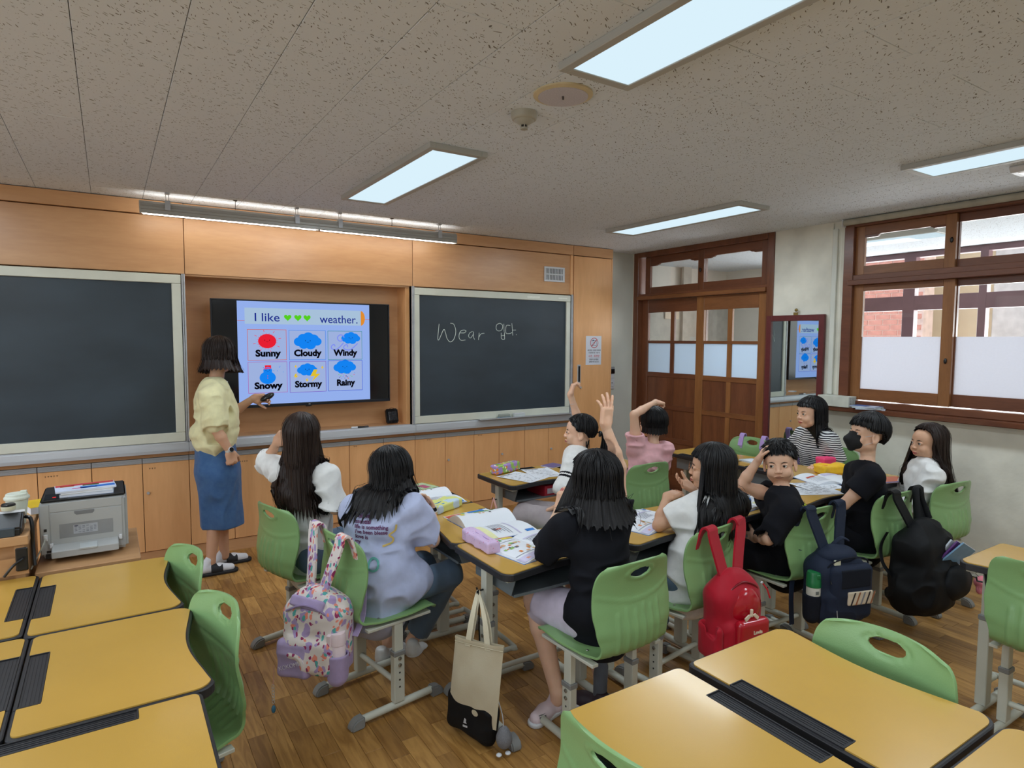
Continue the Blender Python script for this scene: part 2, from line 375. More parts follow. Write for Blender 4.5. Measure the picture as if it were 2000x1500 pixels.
# boards
def board(x0, x1, z0, z1, fw, label, inner_side):
    t = thing('chalkboard', label, 'chalkboard', (x0, YF, z0)); t.location = (0, 0, 0)
    MB().box(x0+fw*.6, x1-fw*.6, 5.135, 5.16, z0+.03, z1-.02).build('slate_panel', slate, t)
    for n_, b in (('frame_top', (x0, x1, z1-.062, z1)), ('frame_bottom', (x0, x1, z0, z0+.066))):
        MB().box(b[0], b[1], 5.118, 5.165, b[2], b[3]).build(n_, cream, t, bevel=.003)
    MB().box(x0, x0+fw, 5.119, 5.165, z0+.067, z1-.063).build('frame_side', cream, t, bevel=.003)
    MB().box(x1-fw, x1, 5.119, 5.165, z0+.067, z1-.063).build('frame_side', cream, t, bevel=.003)
    return t
bl = board(-1.45, .452, .888, 2.09, .06, 'large empty dark chalkboard in a cream frame at the left edge of the photo', 1)
br = board(2.262, 3.985, .888, 2.088, .05, 'dark chalkboard with the chalked word Wear, right of the television', 0)
for x in (.456, 2.238, 3.992):
    mb = MB(); mb.box(x, x+.008, 5.112, 5.17, .886, 2.098); mb.box(x+.012, x+.022, 5.112, 5.17, .886, 2.098); mb.box(x, x+.022, 5.13, 5.17, .886, 2.098)
    part(mb, 'board_rail', alu)
# chalk smears
sm = M('chalk_smear', (236, 238, 226), .8, noise=(60, .05))
for x0, x1, z, h in ((3.45, 3.6, 2.045, .02), (3.83, 3.94, 2.05, .012)): MB().box(x0, x1, 5.1172, 5.1178, z, z+h).build('chalk_smear', sm, br)
chalk = M('white_chalk', (214, 226, 220), .9)
def strokes(lines, y, r, par, name='chalk_writing', m=None):
    mb = MB()
    for ln in lines: mb.tube(smoothpath([(x, y, z) for x, z in ln], 5), r, 5)
    return tag(mb.build(name, m or chalk, par), kind='stuff')
WEAR = [[(2.508, 1.776), (2.495, 1.65), (2.508, 1.638), (2.553, 1.725), (2.572, 1.696), (2.585, 1.65), (2.617, 1.615), (2.656, 1.639), (2.676, 1.709), (2.657, 1.773), (2.621, 1.784)], [(2.716, 1.698), (2.762, 1.698), (2.782, 1.716), (2.756, 1.724), (2.722, 1.709), (2.709, 1.662), (2.729, 1.63), (2.776, 1.633)], [(2.85, 1.711), (2.823, 1.699), (2.809, 1.669), (2.829, 1.651), (2.856, 1.681), (2.863, 1.711), (2.861, 1.663), (2.874, 1.637)], [(2.921, 1.7), (2.915, 1.634)], [(2.918, 1.658), (2.939, 1.688), (2.977, 1.696)], [(3.149, 1.793), (3.113, 1.777), (3.108, 1.738), (3.135, 1.72), (3.171, 1.732), (3.178, 1.775), (3.149, 1.793)], [(3.192, 1.788), (3.197, 1.714)], [(3.164, 1.702), (3.168, 1.647), (3.2, 1.641)], [(3.2, 1.708), (3.203, 1.641)], [(3.167, 1.675), (3.2, 1.678)], [(3.265, 1.774), (3.221, 1.77), (3.217, 1.702), (3.265, 1.697), (3.287, 1.709)], [(3.284, 1.795), (3.295, 1.678)], [(3.291, 1.73), (3.331, 1.731)], [(3.334, 1.689), (3.34, 1.684)]]
strokes(WEAR, 5.1345, .0028, br)
# ================= television
screen_on = {}
def E(name, rgb, s=1.0):
    k = 'screen_'+name
    if k in screen_on: return screen_on[k]
    m = bpy.data.materials.new(k); m.use_nodes = True; n = m.node_tree.nodes; l = m.node_tree.links
    for x in list(n): n.remove(x)
    e = n.new('ShaderNodeEmission'); o = n.new('ShaderNodeOutputMaterial'); e.inputs[0].default_value = lin(rgb); e.inputs[1].default_value = s
    l.new(e.outputs[0], o.inputs[0]); screen_on[k] = m; return m
tv = thing('television', 'wall mounted television showing a weather words slide in the front recess', 'television')
gloss = M('gloss_black_panel', (14, 15, 20), .12, noise=(4, .1))
MB().box(.655, 2.052, 5.2, 5.25, 1.10, 1.935).build('casing', black, tv, bevel=.004)
MB().box(.662, 2.046, 5.1965, 5.2, 1.122, 1.928).build('screen_glass', gloss, tv)
fr = MB(); fr.box(.648, 2.059, 5.189, 5.205, 1.928, 1.936); fr.box(.648, 2.059, 5.189, 5.205, 1.098, 1.118); fr.box(.648, .656, 5.189, 5.205, 1.098, 1.936); fr.box(2.051, 2.059, 5.189, 5.205, 1.098, 1.936)
fr.build('bezel', M('tv_bezel', (34, 38, 46), .3, .3), tv, bevel=.0015)
MB().box(1.2, 1.5, 5.25, 5.385, 1.3, 1.7).build('wall_bracket', black, tv)
MB().box(1.335, 1.382, 5.192, 5.2, 1.088, 1.1).build('sensor_tab', black, tv, bevel=.001)
text('LG', .014, M('pale_logo', (200, 200, 205), .5), (1.364, 5.1885, 1.1085), (PI/2, 0, 0), tv, 'logo')
pic = MB().box(.833, 1.88, 5.1955, 5.1965, 1.122, 1.925).build('lit_picture', E('blue', (150, 178, 240), .95), tv)
def flat(polys, mats, y, name):
    mb = MB()
    for k, ps in polys:
        mb.m = k; mb.add([(x, y, z) for x, z in ps], [tuple(range(len(ps)))])
    return tag(mb.build(name, mats, pic, recalc=False), kind='stuff')
def rect(x0, x1, z0, z1): return [(x0, z0), (x1, z0), (x1, z1), (x0, z1)]
def disc(cx, cz, rx, rz, n=20, w=0, ph=0): return [(cx+rx*math.cos(t+0)*(1+w*math.sin(n*ph)), cz+rz*math.sin(t)) for t in [2*PI*i/n for i in range(n)]]
def ring(x0, x1, z0, z1, t): return [rect(x0, x1, z0, z0+t), rect(x0, x1, z1-t, z1), rect(x0, x0+t, z0, z1), rect(x1-t, x1, z0, z1)]
mm = [E('band', (170, 196, 222), .95), E('orange', (222, 140, 50)), E('red', (230, 30, 50)), E('sky', (20, 130, 240)), E('lilac', (125, 140, 240)),
      E('navy', (28, 44, 140)), E('ink', (8, 8, 16)), E('green', (84, 205, 30)), E('yellow', (222, 190, 50)), E('card', (160, 180, 226), .95),
      E('b1', (206, 90, 60)), E('b2', (60, 130, 226)), E('b3', (52, 140, 150)), E('b4', (170, 100, 176)), E('b5', (120, 80, 190)), E('b6', (30, 70, 205)), E('pale', (176, 204, 244), .95)]
L0, L1, L2, L3 = [], [], [], []
L0.append((0, rect(.887, 1.804, 1.750, 1.874)))
L0.append((1, [(1.805, 1.873)]+[(1.805+.036*math.cos(t), 1.811+.062*math.sin(t)) for t in [PI/2-PI*i/12 for i in range(1, 12)]]+[(1.805, 1.749)]))
L0 += [(10, rect(.834, .886, 1.774, 1.777)), (10, rect(1.84, 1.88, 1.80, 1.803))]
cards = [(.902, 1.1945, 1.467, 1.709, 10), (1.2126, 1.5057, 1.466, 1.706, 11), (1.522, 1.814, 1.464, 1.703, 12),
         (.901, 1.195, 1.21, 1.456, 13), (1.213, 1.5056, 1.204, 1.4555, 14), (1.5207, 1.8136, 1.2037, 1.4575, 15)]
for x0, x1, z0, z1, c in cards:
    L0.append((9, rect(x0, x1, z0, z1))); L1 += [(c, r) for r in ring(x0, x1, z0, z1, .0035)]
def cloud(cx, cz, s):
    for dx, dz, r in ((-.065, -.004, .034), (-.035, .022, .034), (.004, .032, .036), (.045, .018, .034), (.068, -.002, .032), (-.03, -.024, .034), (.02, -.026, .036), (.0, 0, .045)):
        L1.append((3, disc(cx+dx*s, cz+dz*s, r*s*1.15, r*s)))
    face(cx, cz+.004, s)
def face(cx, cz, s):
    L2.append((6, disc(cx-.018*s, cz, .0026, .0045, 8))); L2.append((6, disc(cx+.018*s, cz, .0026, .0045, 8)))
    L2.append((6, [(cx-.009*s, cz-.008*s), (cx, cz-.0125*s), (cx+.009*s, cz-.008*s), (cx+.009*s, cz-.010*s), (cx, cz-.015*s), (cx-.009*s, cz-.010*s)]))
# sunny
L1.append((2, disc(1.048, 1.617, .068, .056, 26)))
for k in range(20):
    t = 2*PI*k/20+.1; a, b_ = math.cos(t), math.sin(t)
    L1.append((2, disc(1.048+.074*a, 1.617+.061*b_, .0028, .0028, 6)))
for k in range(8):
    t = 2*PI*k/8+.25; a, b_ = math.cos(t), math.sin(t); nx, nz = -b_*.0018, a*.0018
    p, q = (1.048+.088*a, 1.617+.074*b_), (1.048+.108*a, 1.617+.09*b_)
    L1.append((2, [(p[0]-nx, p[1]-nz), (q[0]-nx, q[1]-nz), (q[0]+nx, q[1]+nz), (p[0]+nx, p[1]+nz)]))
face(1.048, 1.624, 1)
cloud(1.361, 1.617, 1.06); cloud(1.716, 1.643, .78); cloud(1.352, 1.386, .78); cloud(1.662, 1.402, .92)
# snowman: two balls and a cap
L1 += [(3, disc(1.046, 1.33, .061, .05)), (3, disc(1.047, 1.385, .033, .03)), (2, rect(1.026, 1.073, 1.402, 1.428)), (2, [(1.012, 1.396), (1.073, 1.40), (1.073, 1.405), (1.02, 1.404)])]
face(1.047, 1.39, .8); L2 += [(2, disc(1.046, 1.345, .003, .004, 8)), (2, disc(1.046, 1.327, .003, .004, 8))]
def bolt(cx, cz, s): L2.append((8, [(cx-.01*s, cz+.05*s), (cx+.022*s, cz+.05*s), (cx+.006*s, cz+.012*s), (cx+.045*s, cz+.012*s), (cx-.03*s, cz-.055*s), (cx-.004*s, cz-.008*s), (cx-.042*s, cz-.008*s)]))
bolt(1.415, 1.34, .95); bolt(1.262, 1.335, .42); bolt(1.262, 1.412, .25); bolt(1.475, 1.40, .28); bolt(1.35, 1.30, .3)
for k in range(26):
    L1.append(((3, 7, 2, 5)[k % 4], disc(1.59+.16*rnd.random(), 1.305+.05*rnd.random(), .0028, .0036, 6)))
for k in range(9): L1.append((3, disc(.93+.24*rnd.random(), 1.30+.13*rnd.random(), .003, .003, 6)))
for hx in (1.207, 1.286, 1.3585):
    L1.append((7, [(hx+.0018*16*math.sin(t)**3, 1.805+.0018*(13*math.cos(t)-5*math.cos(2*t)-2*math.cos(3*t)-math.cos(4*t))) for t in [2*PI*i/24 for i in range(24)]]))
flat(L0, mm, 5.1950, 'slide_bands'); flat(L1, mm, 5.1945, 'slide_drawings'); flat(L2, mm, 5.194, 'slide_faces')
def swirl(pts, r): 
    mb = MB()
    path = smoothpath([(x, 5.194, z) for x, z in pts], 6); mb.tube(path, r, 6, flat=.1, up=(0, 1, 0)); mb.build('wind_swirl', mm[4], pic)
swirl([(1.66, 1.648), (1.648, 1.667), (1.62, 1.668), (1.603, 1.645), (1.618, 1.62), (1.642, 1.622), (1.636, 1.638)], .004)
swirl([(1.582, 1.575), (1.575, 1.59), (1.556, 1.582), (1.552, 1.562), (1.575, 1.548), (1.61, 1.56), (1.655, 1.605)], .004)
swirl([(1.688, 1.568), (1.685, 1.588), (1.664, 1.584), (1.655, 1.562), (1.68, 1.546), (1.72, 1.552), (1.775, 1.6)], .004)
for s_, x, z, sx in (('Sunny', 1.052, 1.520, 1.1), ('Cloudy', 1.358, 1.520, 1.05), ('Windy', 1.669, 1.520, 1.02), ('Snowy', 1.050, 1.266, 1.1), ('Stormy', 1.36, 1.268, 1.03), ('Rainy', 1.668, 1.27, 1.0)):
    text(s_, .070, mm[6], (x, 5.1938, z), (PI/2, 0, 0), pic, 'card_word', bold=.0034, sx=sx)
text('I like', .092, mm[5], (1.05, 5.1938, 1.80), (PI/2, 0, 0), pic, 'slide_text', bold=.0006, sx=1.1)
text('weather.', .092, mm[5], (1.62, 5.1938, 1.795), (PI/2, 0, 0), pic, 'slide_text', bold=.0006, sx=.98)
# ================= things on the front wall
t = thing('wall_vent', 'white slotted ventilation grille high on the beech panel', 'vent')
white = M('white_plastic', (214, 216, 220), .4, noise=(8, .03))
mb = MB(); mb.box(3.69, 3.945, 5.168, 5.178, 2.222, 2.24); mb.box(3.69, 3.945, 5.168, 5.178, 2.353, 2.371); mb.box(3.69, 3.708, 5.168, 5.178, 2.24, 2.353); mb.box(3.927, 3.945, 5.168, 5.178, 2.24, 2.353); mb.box(3.708, 3.927, 5.169, 5.177, 2.29, 2.302)
mb.build('frame', white, t, bevel=.002); MB().box(3.7, 3.935, 5.1765, 5.1795, 2.23, 2.365).build('backing', black, t)
for k in range(12): MB().box(3.712+k*.0188, 3.7205+k*.0188, 5.170, 5.177, 2.24, 2.353).build('slat', white, t)
t = thing('warning_poster', 'white poster with a red no-filming circle on the tall cupboard door', 'poster')
paper = M('white_paper', (222, 226, 236), .6, noise=(5, .02))
pc_ = (4.333, 5.1615)
ppr = MB().box(4.228, 4.440, 5.1628, 5.1638, 1.375, 1.680).build('sheet', paper, t)
redm = M('print_red', (190, 52, 62), .6); navm = M('print_navy', (62, 66, 108), .6); inkm = M('print_black', (48, 46, 60), .6)
mb = MB(); n = 36
mb.add([(4.341+r*math.cos(2*PI*k/n), 5.1624, 1.607+r*math.sin(2*PI*k/n)) for r in (.048, .055) for k in range(n)], [(k, (k+1) % n, n+(k+1) % n, n+k) for k in range(n)])
mb.add([(4.341+x, 5.1623, 1.607+z) for x, z in ((-.037, -.031), (-.031, -.037), (.037, .031), (.031, .037))], [(0, 1, 2, 3)]); mb.build('prohibition_ring', redm, ppr)
mb = MB()
for r in ring(4.308, 4.374, 1.577, 1.632, .004): mb.add([(x, 5.1625, z) for x, z in r], [(0, 1, 2, 3)])
for r in (rect(4.318, 4.335, 1.632, 1.64), rect(4.322, 4.352, 1.612, 1.615), rect(4.34, 4.344, 1.59, 1.612)): mb.add([(x, 5.1625, z) for x, z in r], [(0, 1, 2, 3)])
mb.build('camera_symbol', navm, ppr)
for s_, z, sz, m_ in (('개인정보 보호를 위하여', 1.528, .0185, inkm), ('수업장면 및 교실 내', 1.502, .0185, inkm), ('사진 · 동영상', 1.466, .028, redm), ('촬영이 불가함을', 1.430, .0185, inkm), ('양해부탁드립니다', 1.405, .0185, inkm)):
    text(s_, sz, m_, (4.34, 5.1624, z), (PI/2, 0, 0), ppr, 'poster_line', bold=.0002)
MB().box(4.268, 4.415, 5.1624, 5.1626, 1.447, 1.4485).build('underline', navm, ppr)
t = thing('wall_control', 'small wall thermostat above white light switch plates near the corner', 'switch')
MB().box(4.70, 4.775, 5.315, 5.34, 1.262, 1.34).build('thermostat', M('grey_plastic', (150, 152, 156), .4), t, bevel=.004)
MB().box(4.718, 4.771, 5.312, 5.316, 1.267, 1.315).build('display', gloss, t)
MB().box(4.70, 4.775, 5.325, 5.34, 1.21, 1.258).build('upper_plate', white, t, bevel=.003)
MB().box(4.70, 4.778, 5.322, 5.34, 1.09, 1.206).build('switch_plate', white, t, bevel=.003)
MB().box(4.715, 4.76, 5.317, 5.323, 1.115, 1.18).build('rocker', white, t, bevel=.003); MB().box(4.732, 4.742, 5.315, 5.318, 1.155, 1.165).build('socket_hole', black, t)
t = thing('black_speaker', 'small black device leaning in the recess right of the television', 'speaker', (2.1, 5.3, .886))
R_ = Euler((math.radians(-12), 0, math.radians(8))).to_matrix()
MB().box(-.058, .058, -.02, .02, 0, .13, R_, (0, -.06, .006)).build('body', gloss, t, bevel=.01, seg=2)
MB().box(-.04, .04, -.024, -.019, .025, .105, R_, (0, -.06, .006)).build('front_grille', M('dark_grille', (30, 31, 36), .25, noise=(80, .3)), t, bevel=.004)
mb = MB().tube(smoothpath([(-.02, -.03, .13), (0, -.03, .142), (.03, -.03, .134)]), .003, 6); mb.build('cable', M('copper_cable', (150, 96, 60), .5), t)
t = thing('blackboard_eraser', 'grey blackboard eraser on the chalk tray under the right board', 'eraser', (3.17, 5.085, .8895))
MB().box(-.06, .06, -.02, .02, .01, .036).build('handle', M('eraser_grey', (150, 156, 148), .7), t, bevel=.005); MB().box(-.062, .062, -.021, .021, 0, .012).build('felt', M('felt_blue', (120, 150, 165), .9, noise=(60, .2)), t)
t = thing('chalk_box', 'white plastic chalk box on the chalk tray beside the eraser', 'box', (3.34, 5.085, .8895))
MB().box(-.06, .06, -.019, .019, 0, .035).build('body', M('milky_plastic', (205, 214, 214), .35), t, bevel=.004); MB().box(-.062, .062, -.02, .02, .028, .038).build('lid', white, t, bevel=.003)
for x, lab, c in ((1.74, 'white whiteboard marker lying on the ledge below the television', white), (1.80, 'black capped marker lying on the ledge below the television', black)):
    t = thing('marker_pen', lab, 'marker', (x, 5.15, .893))
    Rm = Euler((0, PI/2, 0)).to_matrix()
    MB().lathe([(.003, -.045), (.007, -.042), (.007, .012)], 12, R=Rm).build('barrel', c, t, smooth=True); MB().lathe([(.0078, .01), (.0078, .045), (.005, .047)], 12, R=Rm).build('cap', black if c is white else M('cap_grey', (60, 60, 64), .4), t, smooth=True)
# ================= linear blackboard lamps
lampm = M('lamp_reflector', (168, 166, 160), .45, .2, noise=(4, .06)); tubee = E('lamp_tube', (255, 250, 240), 8.5)
for x0, x1, lab in ((.205, 1.372, 'left half of the grey linear lamp hung above the boards'), (1.376, 2.545, 'right half of the grey linear lamp hung above the boards')):
    t = thing('board_lamp', lab, 'lamp')
    pr = [(4.868, 2.462), (4.862, 2.466), (4.862, 2.486), (4.858, 2.489), (4.862, 2.492), (4.862, 2.506), (4.858, 2.509), (4.862, 2.512), (4.866, 2.528), (4.885, 2.545), (4.915, 2.545), (4.915, 2.540), (4.888, 2.539), (4.871, 2.526), (4.869, 2.50)]
    MB().prism(pr, x0, x1, 'x').build('reflector', lampm, t)
    for xe in (x0, x1): MB().prism([(4.86, 2.458), (4.86, 2.528), (4.885, 2.548), (4.93, 2.548), (4.93, 2.50), (4.9, 2.458)], xe-.003, xe+.003, 'x').build('end_plate', lampm, t)
    MB().box(x0+.01, x1-.01, 4.872, 4.90, 2.458, 2.476).build('tube', tubee, t, bevel=.006, seg=2)
    MB().box(x0+.01, x1-.01, 4.93, 4.948, 2.492, 2.51).build('added_glow_tube', tubee, t)  # added tube, hidden behind the reflector, brightens the cornice and ceiling
    for xb in (x0+.16, x1-.16):
        mb = MB(); mb.box(xb-.012, xb+.012, 4.855, 4.93, 2.545, 2.555); mb.box(xb-.016, xb+.016, 4.85, 4.856, 2.49, 2.555); mb.tube([(xb-.008, 4.87, 2.55), (xb-.008, 4.87, ZC)], .002, 6); mb.tube([(xb+.008, 4.87, 2.55), (xb+.008, 4.87, ZC)], .002, 6); mb.box(xb-.014, xb+.014, 4.86, 4.89, ZC-.012, ZC)
        mb.build('hanger', alu, t)
    xm = (x0+x1)/2; MB().tube([(xm, 4.87, 2.545), (xm, 4.87, ZC)], .0022, 6).box(xm-.012, xm+.012, 4.862, 4.88, ZC-.005, ZC).build('rod', black, t)
# ================= ceiling panels
framem = M('lamp_frame', (176, 176, 170), .5, noise=(4, .03)); panele = E('panel_light', (218, 241, 252), 1.0)
plabels = {(1, 1): 'nearest ceiling light panel, cut by the top edge of the photo', (1, 2): 'ceiling light panel left of the smoke detector, nearest the boards', (2, 2): 'ceiling light panel in front of the wooden door', (2, 1): 'ceiling light panel cut by the right edge, before the corridor window'}
for i, xc in enumerate((-.84, 1.53, 3.89)):
    for j, (ya, yb) in enumerate(((-2.02, -.72), (.46, 1.80), (2.93, 4.26))):
        t = thing('ceiling_light', plabels.get((i, j), 'ceiling light panel outside the frame, %s column, %s row' % (('left', 'middle', 'right')[i], ('rear', 'middle', 'front')[j])), 'ceiling light', group='ceiling light panels')
        lp = area('panel_lamp', (xc, (ya+yb)/2, ZC-.032), (0, 0, 0), .25, yb-ya-.02, PANEL_W, (.80, .91, 1.0)); lp.parent = t
        x0, x1 = xc-.165, xc+.165; z0 = ZC-.028
        mb = MB(); mb.box(x0, x0+.035, ya-.04, yb+.04, z0, ZC); mb.box(x1-.035, x1, ya-.04, yb+.04, z0, ZC); mb.box(x0+.035, x1-.035, ya-.04, ya, z0, ZC); mb.box(x0+.035, x1-.035, yb, yb+.04, z0, ZC)
        mb.build('frame', framem, t, bevel=.002)
        MB().box(x0+.036, x1-.036, ya, yb, z0+.004, z0+.01).build('diffuser', panele, t)
t = thing('ceiling_speaker', 'round white ceiling speaker beside the smoke detector', 'speaker', (1.55, 2.055, ZC))
MB().lathe([(.118, 0), (.118, -.006), (.1, -.012), (.098, -.010), (.001, -.010)], 48).build('ring', M('ivory_plastic', (206, 190, 152), .5), t, smooth=True)
MB().lathe([(.099, -.0105), (.099, -.013), (.001, -.014)], 40).build('grille', M('speaker_mesh', (196, 192, 200), .7, noise=(300, .15)), t)
MB().box(-.016, .016, -.004, .004, -.016, -.0135, Euler((0, 0, .9)).to_matrix()).build('badge', M('badge', (70, 70, 78), .4), t)
t = thing('smoke_detector', 'small white conical smoke detector on the ceiling', 'detector', (1.535, 2.31, ZC))
MB().lathe([(.056, 0), (.056, -.018), (.052, -.03), (.046, -.033)], 36).build('base', M('detector_white', (168, 164, 150), .5), t, smooth=True)
MB().lathe([(.045, -.03), (.042, -.036), (.03, -.044), (.018, -.052)], 32).build('cone', MATS['detector_white'], t, smooth=True)
MB().lathe([(.012, -.044), (.012, -.062)], 16).build('sensor', black, t)
mb = MB()
for k in range(6):
    a = 2*PI*k/6; mb.tube([(.02*math.cos(a), .02*math.sin(a), -.05), (.014*math.cos(a), .014*math.sin(a), -.066)], .0025, 5)
mb.lathe([(.015, -.062), (.016, -.07), (.003, -.072)], 16); mb.build('cage', MATS['detector_white'], t)
t = thing('emergency_light', 'small square white ceiling fitting cut by the right edge of the photo', 'ceiling fitting', (4.33, 1.43, ZC))
mb = MB(); mb.prism([(-.09, 0), (.09, 0), (.09, -.012), (.07, -.035), (-.07, -.035), (-.09, -.012)], -.09, .09, 'y'); mb.build('body', white, t, bevel=.004)
MB().box(-.05, .05, -.06, .06, -.037, -.035).build('lens', M('warm_lens', (206, 180, 152), .3), t)
# ================= door, transom, window of the right wall
dw = wood('stained_meranti', (122, 74, 46), (88, 48, 29), 'z', .3, 7, coat=.2); dwx = wood('stained_meranti_rail', (118, 70, 45), (88, 48, 30), 'y', .3, 7, coat=.2)
dl = wood('worn_meranti', (152, 102, 58), (120, 76, 40), 'z', .35, 8); dlx = wood('worn_meranti_rail', (140, 90, 52), (108, 66, 36), 'y', .35, 8)
def glassmat(name, rough=0, tint=(1, 1, 1)):
    m = bpy.data.materials.new(name); m.use_nodes = True; n = m.node_tree.nodes; l = m.node_tree.links
    for x in list(n): n.remove(x)
    o = n.new('ShaderNodeOutputMaterial'); tr = n.new('ShaderNodeBsdfTransparent'); gl = n.new('ShaderNodeBsdfGlossy'); gl.inputs['Roughness'].default_value = .02
    fr_ = n.new('ShaderNodeFresnel'); fr_.inputs[0].default_value = 1.4; mx = n.new('ShaderNodeMixShader'); nz = n.new('ShaderNodeTexNoise'); nz.inputs['Scale'].default_value = 3
    tr.inputs[0].default_value = (.94, .96, .96, 1)
    l.new(fr_.outputs[0], mx.inputs[0]); l.new(tr.outputs[0], mx.inputs[1]); l.new(gl.outputs[0], mx.inputs[2]); l.new(mx.outputs[0], o.inputs[0]); return m
def frostmat(name, rgb, tl=.6):
    m = bpy.data.materials.new(name); m.use_nodes = True; n = m.node_tree.nodes; l = m.node_tree.links
    for x in list(n): n.remove(x)
    o = n.new('ShaderNodeOutputMaterial'); d = n.new('ShaderNodeBsdfDiffuse'); t_ = n.new('ShaderNodeBsdfTranslucent'); mx = n.new('ShaderNodeMixShader'); mx.inputs[0].default_value = tl
    nz = n.new('ShaderNodeTexNoise'); nz.inputs['Scale'].default_value = 40; cr = n.new('ShaderNodeMix'); cr.data_type = 'RGBA'; l.new(nz.outputs[0], cr.inputs[0])
    c = lin(rgb); cr.inputs[6].default_value = tuple(v*.95 for v in c[:3])+(1,); cr.inputs[7].default_value = c
    l.new(cr.outputs[2], d.inputs[0]); l.new(cr.outputs[2], t_.inputs[0]); l.new(d.outputs[0], mx.inputs[1]); l.new(t_.outputs[0], mx.inputs[2]); l.new(mx.outputs[0], o.inputs[0]); return m
clear = glassmat('clear_glass'); frost = frostmat('frosted_film', (232, 234, 240)); frostb = frostmat('frosted_door_glass', (214, 228, 240))
door = struct(MB().box(X1-.012, X1+.15, 5.245, DY1, 0, ZC).box(X1-.012, X1+.15, DY0, 3.60, 0, ZC).box(X1-.012, X1+.15, 3.60, 5.245, 2.555, ZC), 'door_1', dw, 'dark stained wooden sliding double door with transom windows', bevel=.004)
def dp(mb, n_, m_, par=door, **k): return mb.build(n_, m_, par, **k)
dp(MB().box(X1-.03, X1+.15, 3.60, 5.25, 2.085, 2.125), 'transom_rail', dlx, bevel=.003)
dp(MB().box(X1-.005, X1+.15, 3.60, 5.245, 2.125, 2.15), 'transom_rail', dwx, bevel=.002)
def sash(y0, y1, z0, z1, st, x, m_v, m_h, par, gl=clear, top=None, bot=None, name='sash'):
    top = top or st; bot = bot or st
    s_ = MB().box(x, x+.03, y0, y0+st, z0, z1).box(x, x+.03, y1-st, y1, z0, z1).build(name, m_v, par, bevel=.002)
    MB().box(x, x+.028, y0+st, y1-st, z1-top, z1).box(x, x+.028, y0+st, y1-st, z0, z0+bot).build('rail', m_h, s_, bevel=.002)
    return s_
def panes(s_, cells, x, m_):
    for a, b_, c, d in cells: MB().box(x+.013, x+.016, a, b_, c, d).build('pane', m_, s_)
s1 = sash(4.35, 5.20, 2.15, 2.555, .075, X1+.055, dw, dwx, door); panes(s1, [(4.42, 5.13, 2.2, 2.51)], X1+.055, clear)
s2 = sash(3.60, 4.42, 2.15, 2.555, .075, X1+.018, dw, dwx, door); panes(s2, [(3.67, 4.35, 2.2, 2.51)], X1+.018, clear)
for s_, a, b_, x in ((s1, 4.425, 5.125, X1+.055), (s2, 3.675, 4.345, X1+.018)):
    for ya, sg in ((a, 1), (b_, -1)):
        MB().prism([(ya, 2.481), (ya, 2.458), (ya+sg*.08, 2.458), (ya+sg*.095, 2.466), (ya+sg*.115, 2.466), (ya+sg*.14, 2.481)], x+.002, x+.026, 'x').build('corner_bracket', dwx, s_)
dp(MB().ell((X1+.008, 4.385, 2.35), (.006, .012, .022)), 'latch', black, smooth=True)
def leaf(y0, y1, x, mv, mh, tag_):
    zs = [2.085, 1.945, 1.61, 1.265, .92, .555, .12]
    ym = (y0+y1)/2
    s_ = MB().box(x, x+.034, y0, y0+.095, .02, 2.085).box(x, x+.034, y1-.095, y1, .02, 2.085).build('door_leaf', mv, door, bevel=.003)
    MB().box(x+.003, x+.031, ym-.027, ym+.027, .12, 1.95).build('mullion', mv, s_, bevel=.002)
    for k, (za, zb) in enumerate([(1.945, 2.083), (1.605, 1.635), (1.235, 1.285), (.885, .935), (.53, .58), (.02, .17)]):
        MB().box(x+.002, x+.032, y0+.095, y1-.095, za, zb).build('rail', mh, s_, bevel=.002)
    for a, b_ in ((y0+.09, ym-.02), (ym+.02, y1-.09)):
        MB().box(x+.014, x+.018, a, b_, 1.63, 1.95).build('pane', clear, s_)
        MB().box(x+.014, x+.018, a, b_, 1.28, 1.61).build('frosted_pane', frostb, s_)
        for za, zb in ((.93, 1.24), (.575, .89), (.165, .535)): MB().box(x+.011, x+.021, a, b_, za, zb).build('door_panel', dw, s_)
    return s_
leaf(4.335, 5.245, X1+.06, dw, dwx, 0)
leaf(3.60, 4.425, X1+.018, dl, dlx, 1)
win = struct(MB().box(X1-.02, X1+.15, WY1-.072, WY1+.005, WZ0, WZ1).box(X1-.02, X1+.15, WY0, WY0+.07, WZ0, WZ1).box(X1-.02, X1+.15, WY0+.07, WY1-.072, 2.545, WZ1).box(X1-.02, X1+.15, WY0+.07, WY1-.072, WZ0, 1.165), 'window_1', dwx, 'dark stained wooden sliding corridor window with frosted lower panes', bevel=.004)
MB().box(X1-.035, X1+.15, WY0, WY1-.04, 2.085, 2.125).build('transom_rail', dwx, win, bevel=.003); MB().box(X1-.01, X1+.15, WY0+.07, WY1-.07, 2.125, 2.165).build('transom_rail', dwx, win, bevel=.002)
u1 = sash(2.105, 2.815, 2.165, 2.545, .07, X1+.018, dl, dlx, win); u2 = sash(1.43, 2.16, 2.165, 2.545, .06, X1+.055, dw, dwx, win)
panes(u1, [(2.17, 2.75, 2.22, 2.49)], X1+.018, clear); panes(u2, [(1.48, 2.11, 2.21, 2.5)], X1+.055, clear)
MB().prism([(2.745, 2.476), (2.745, 2.455), (2.65, 2.455), (2.63, 2.476)], X1+.02, X1+.044, 'x').build('corner_bracket', dwx, u1); MB().prism([(2.175, 2.476), (2.175, 2.46), (2.25, 2.46), (2.28, 2.476)], X1+.02, X1+.044, 'x').build('corner_bracket', dwx, u1)
l1 = sash(2.095, 2.815, 1.17, 2.085, .075, X1+.018, dl, dlx, win, top=.05, bot=.09); l2 = sash(1.43, 2.15, 1.17, 2.085, .06, X1+.055, dw, dwx, win, top=.05, bot=.09)
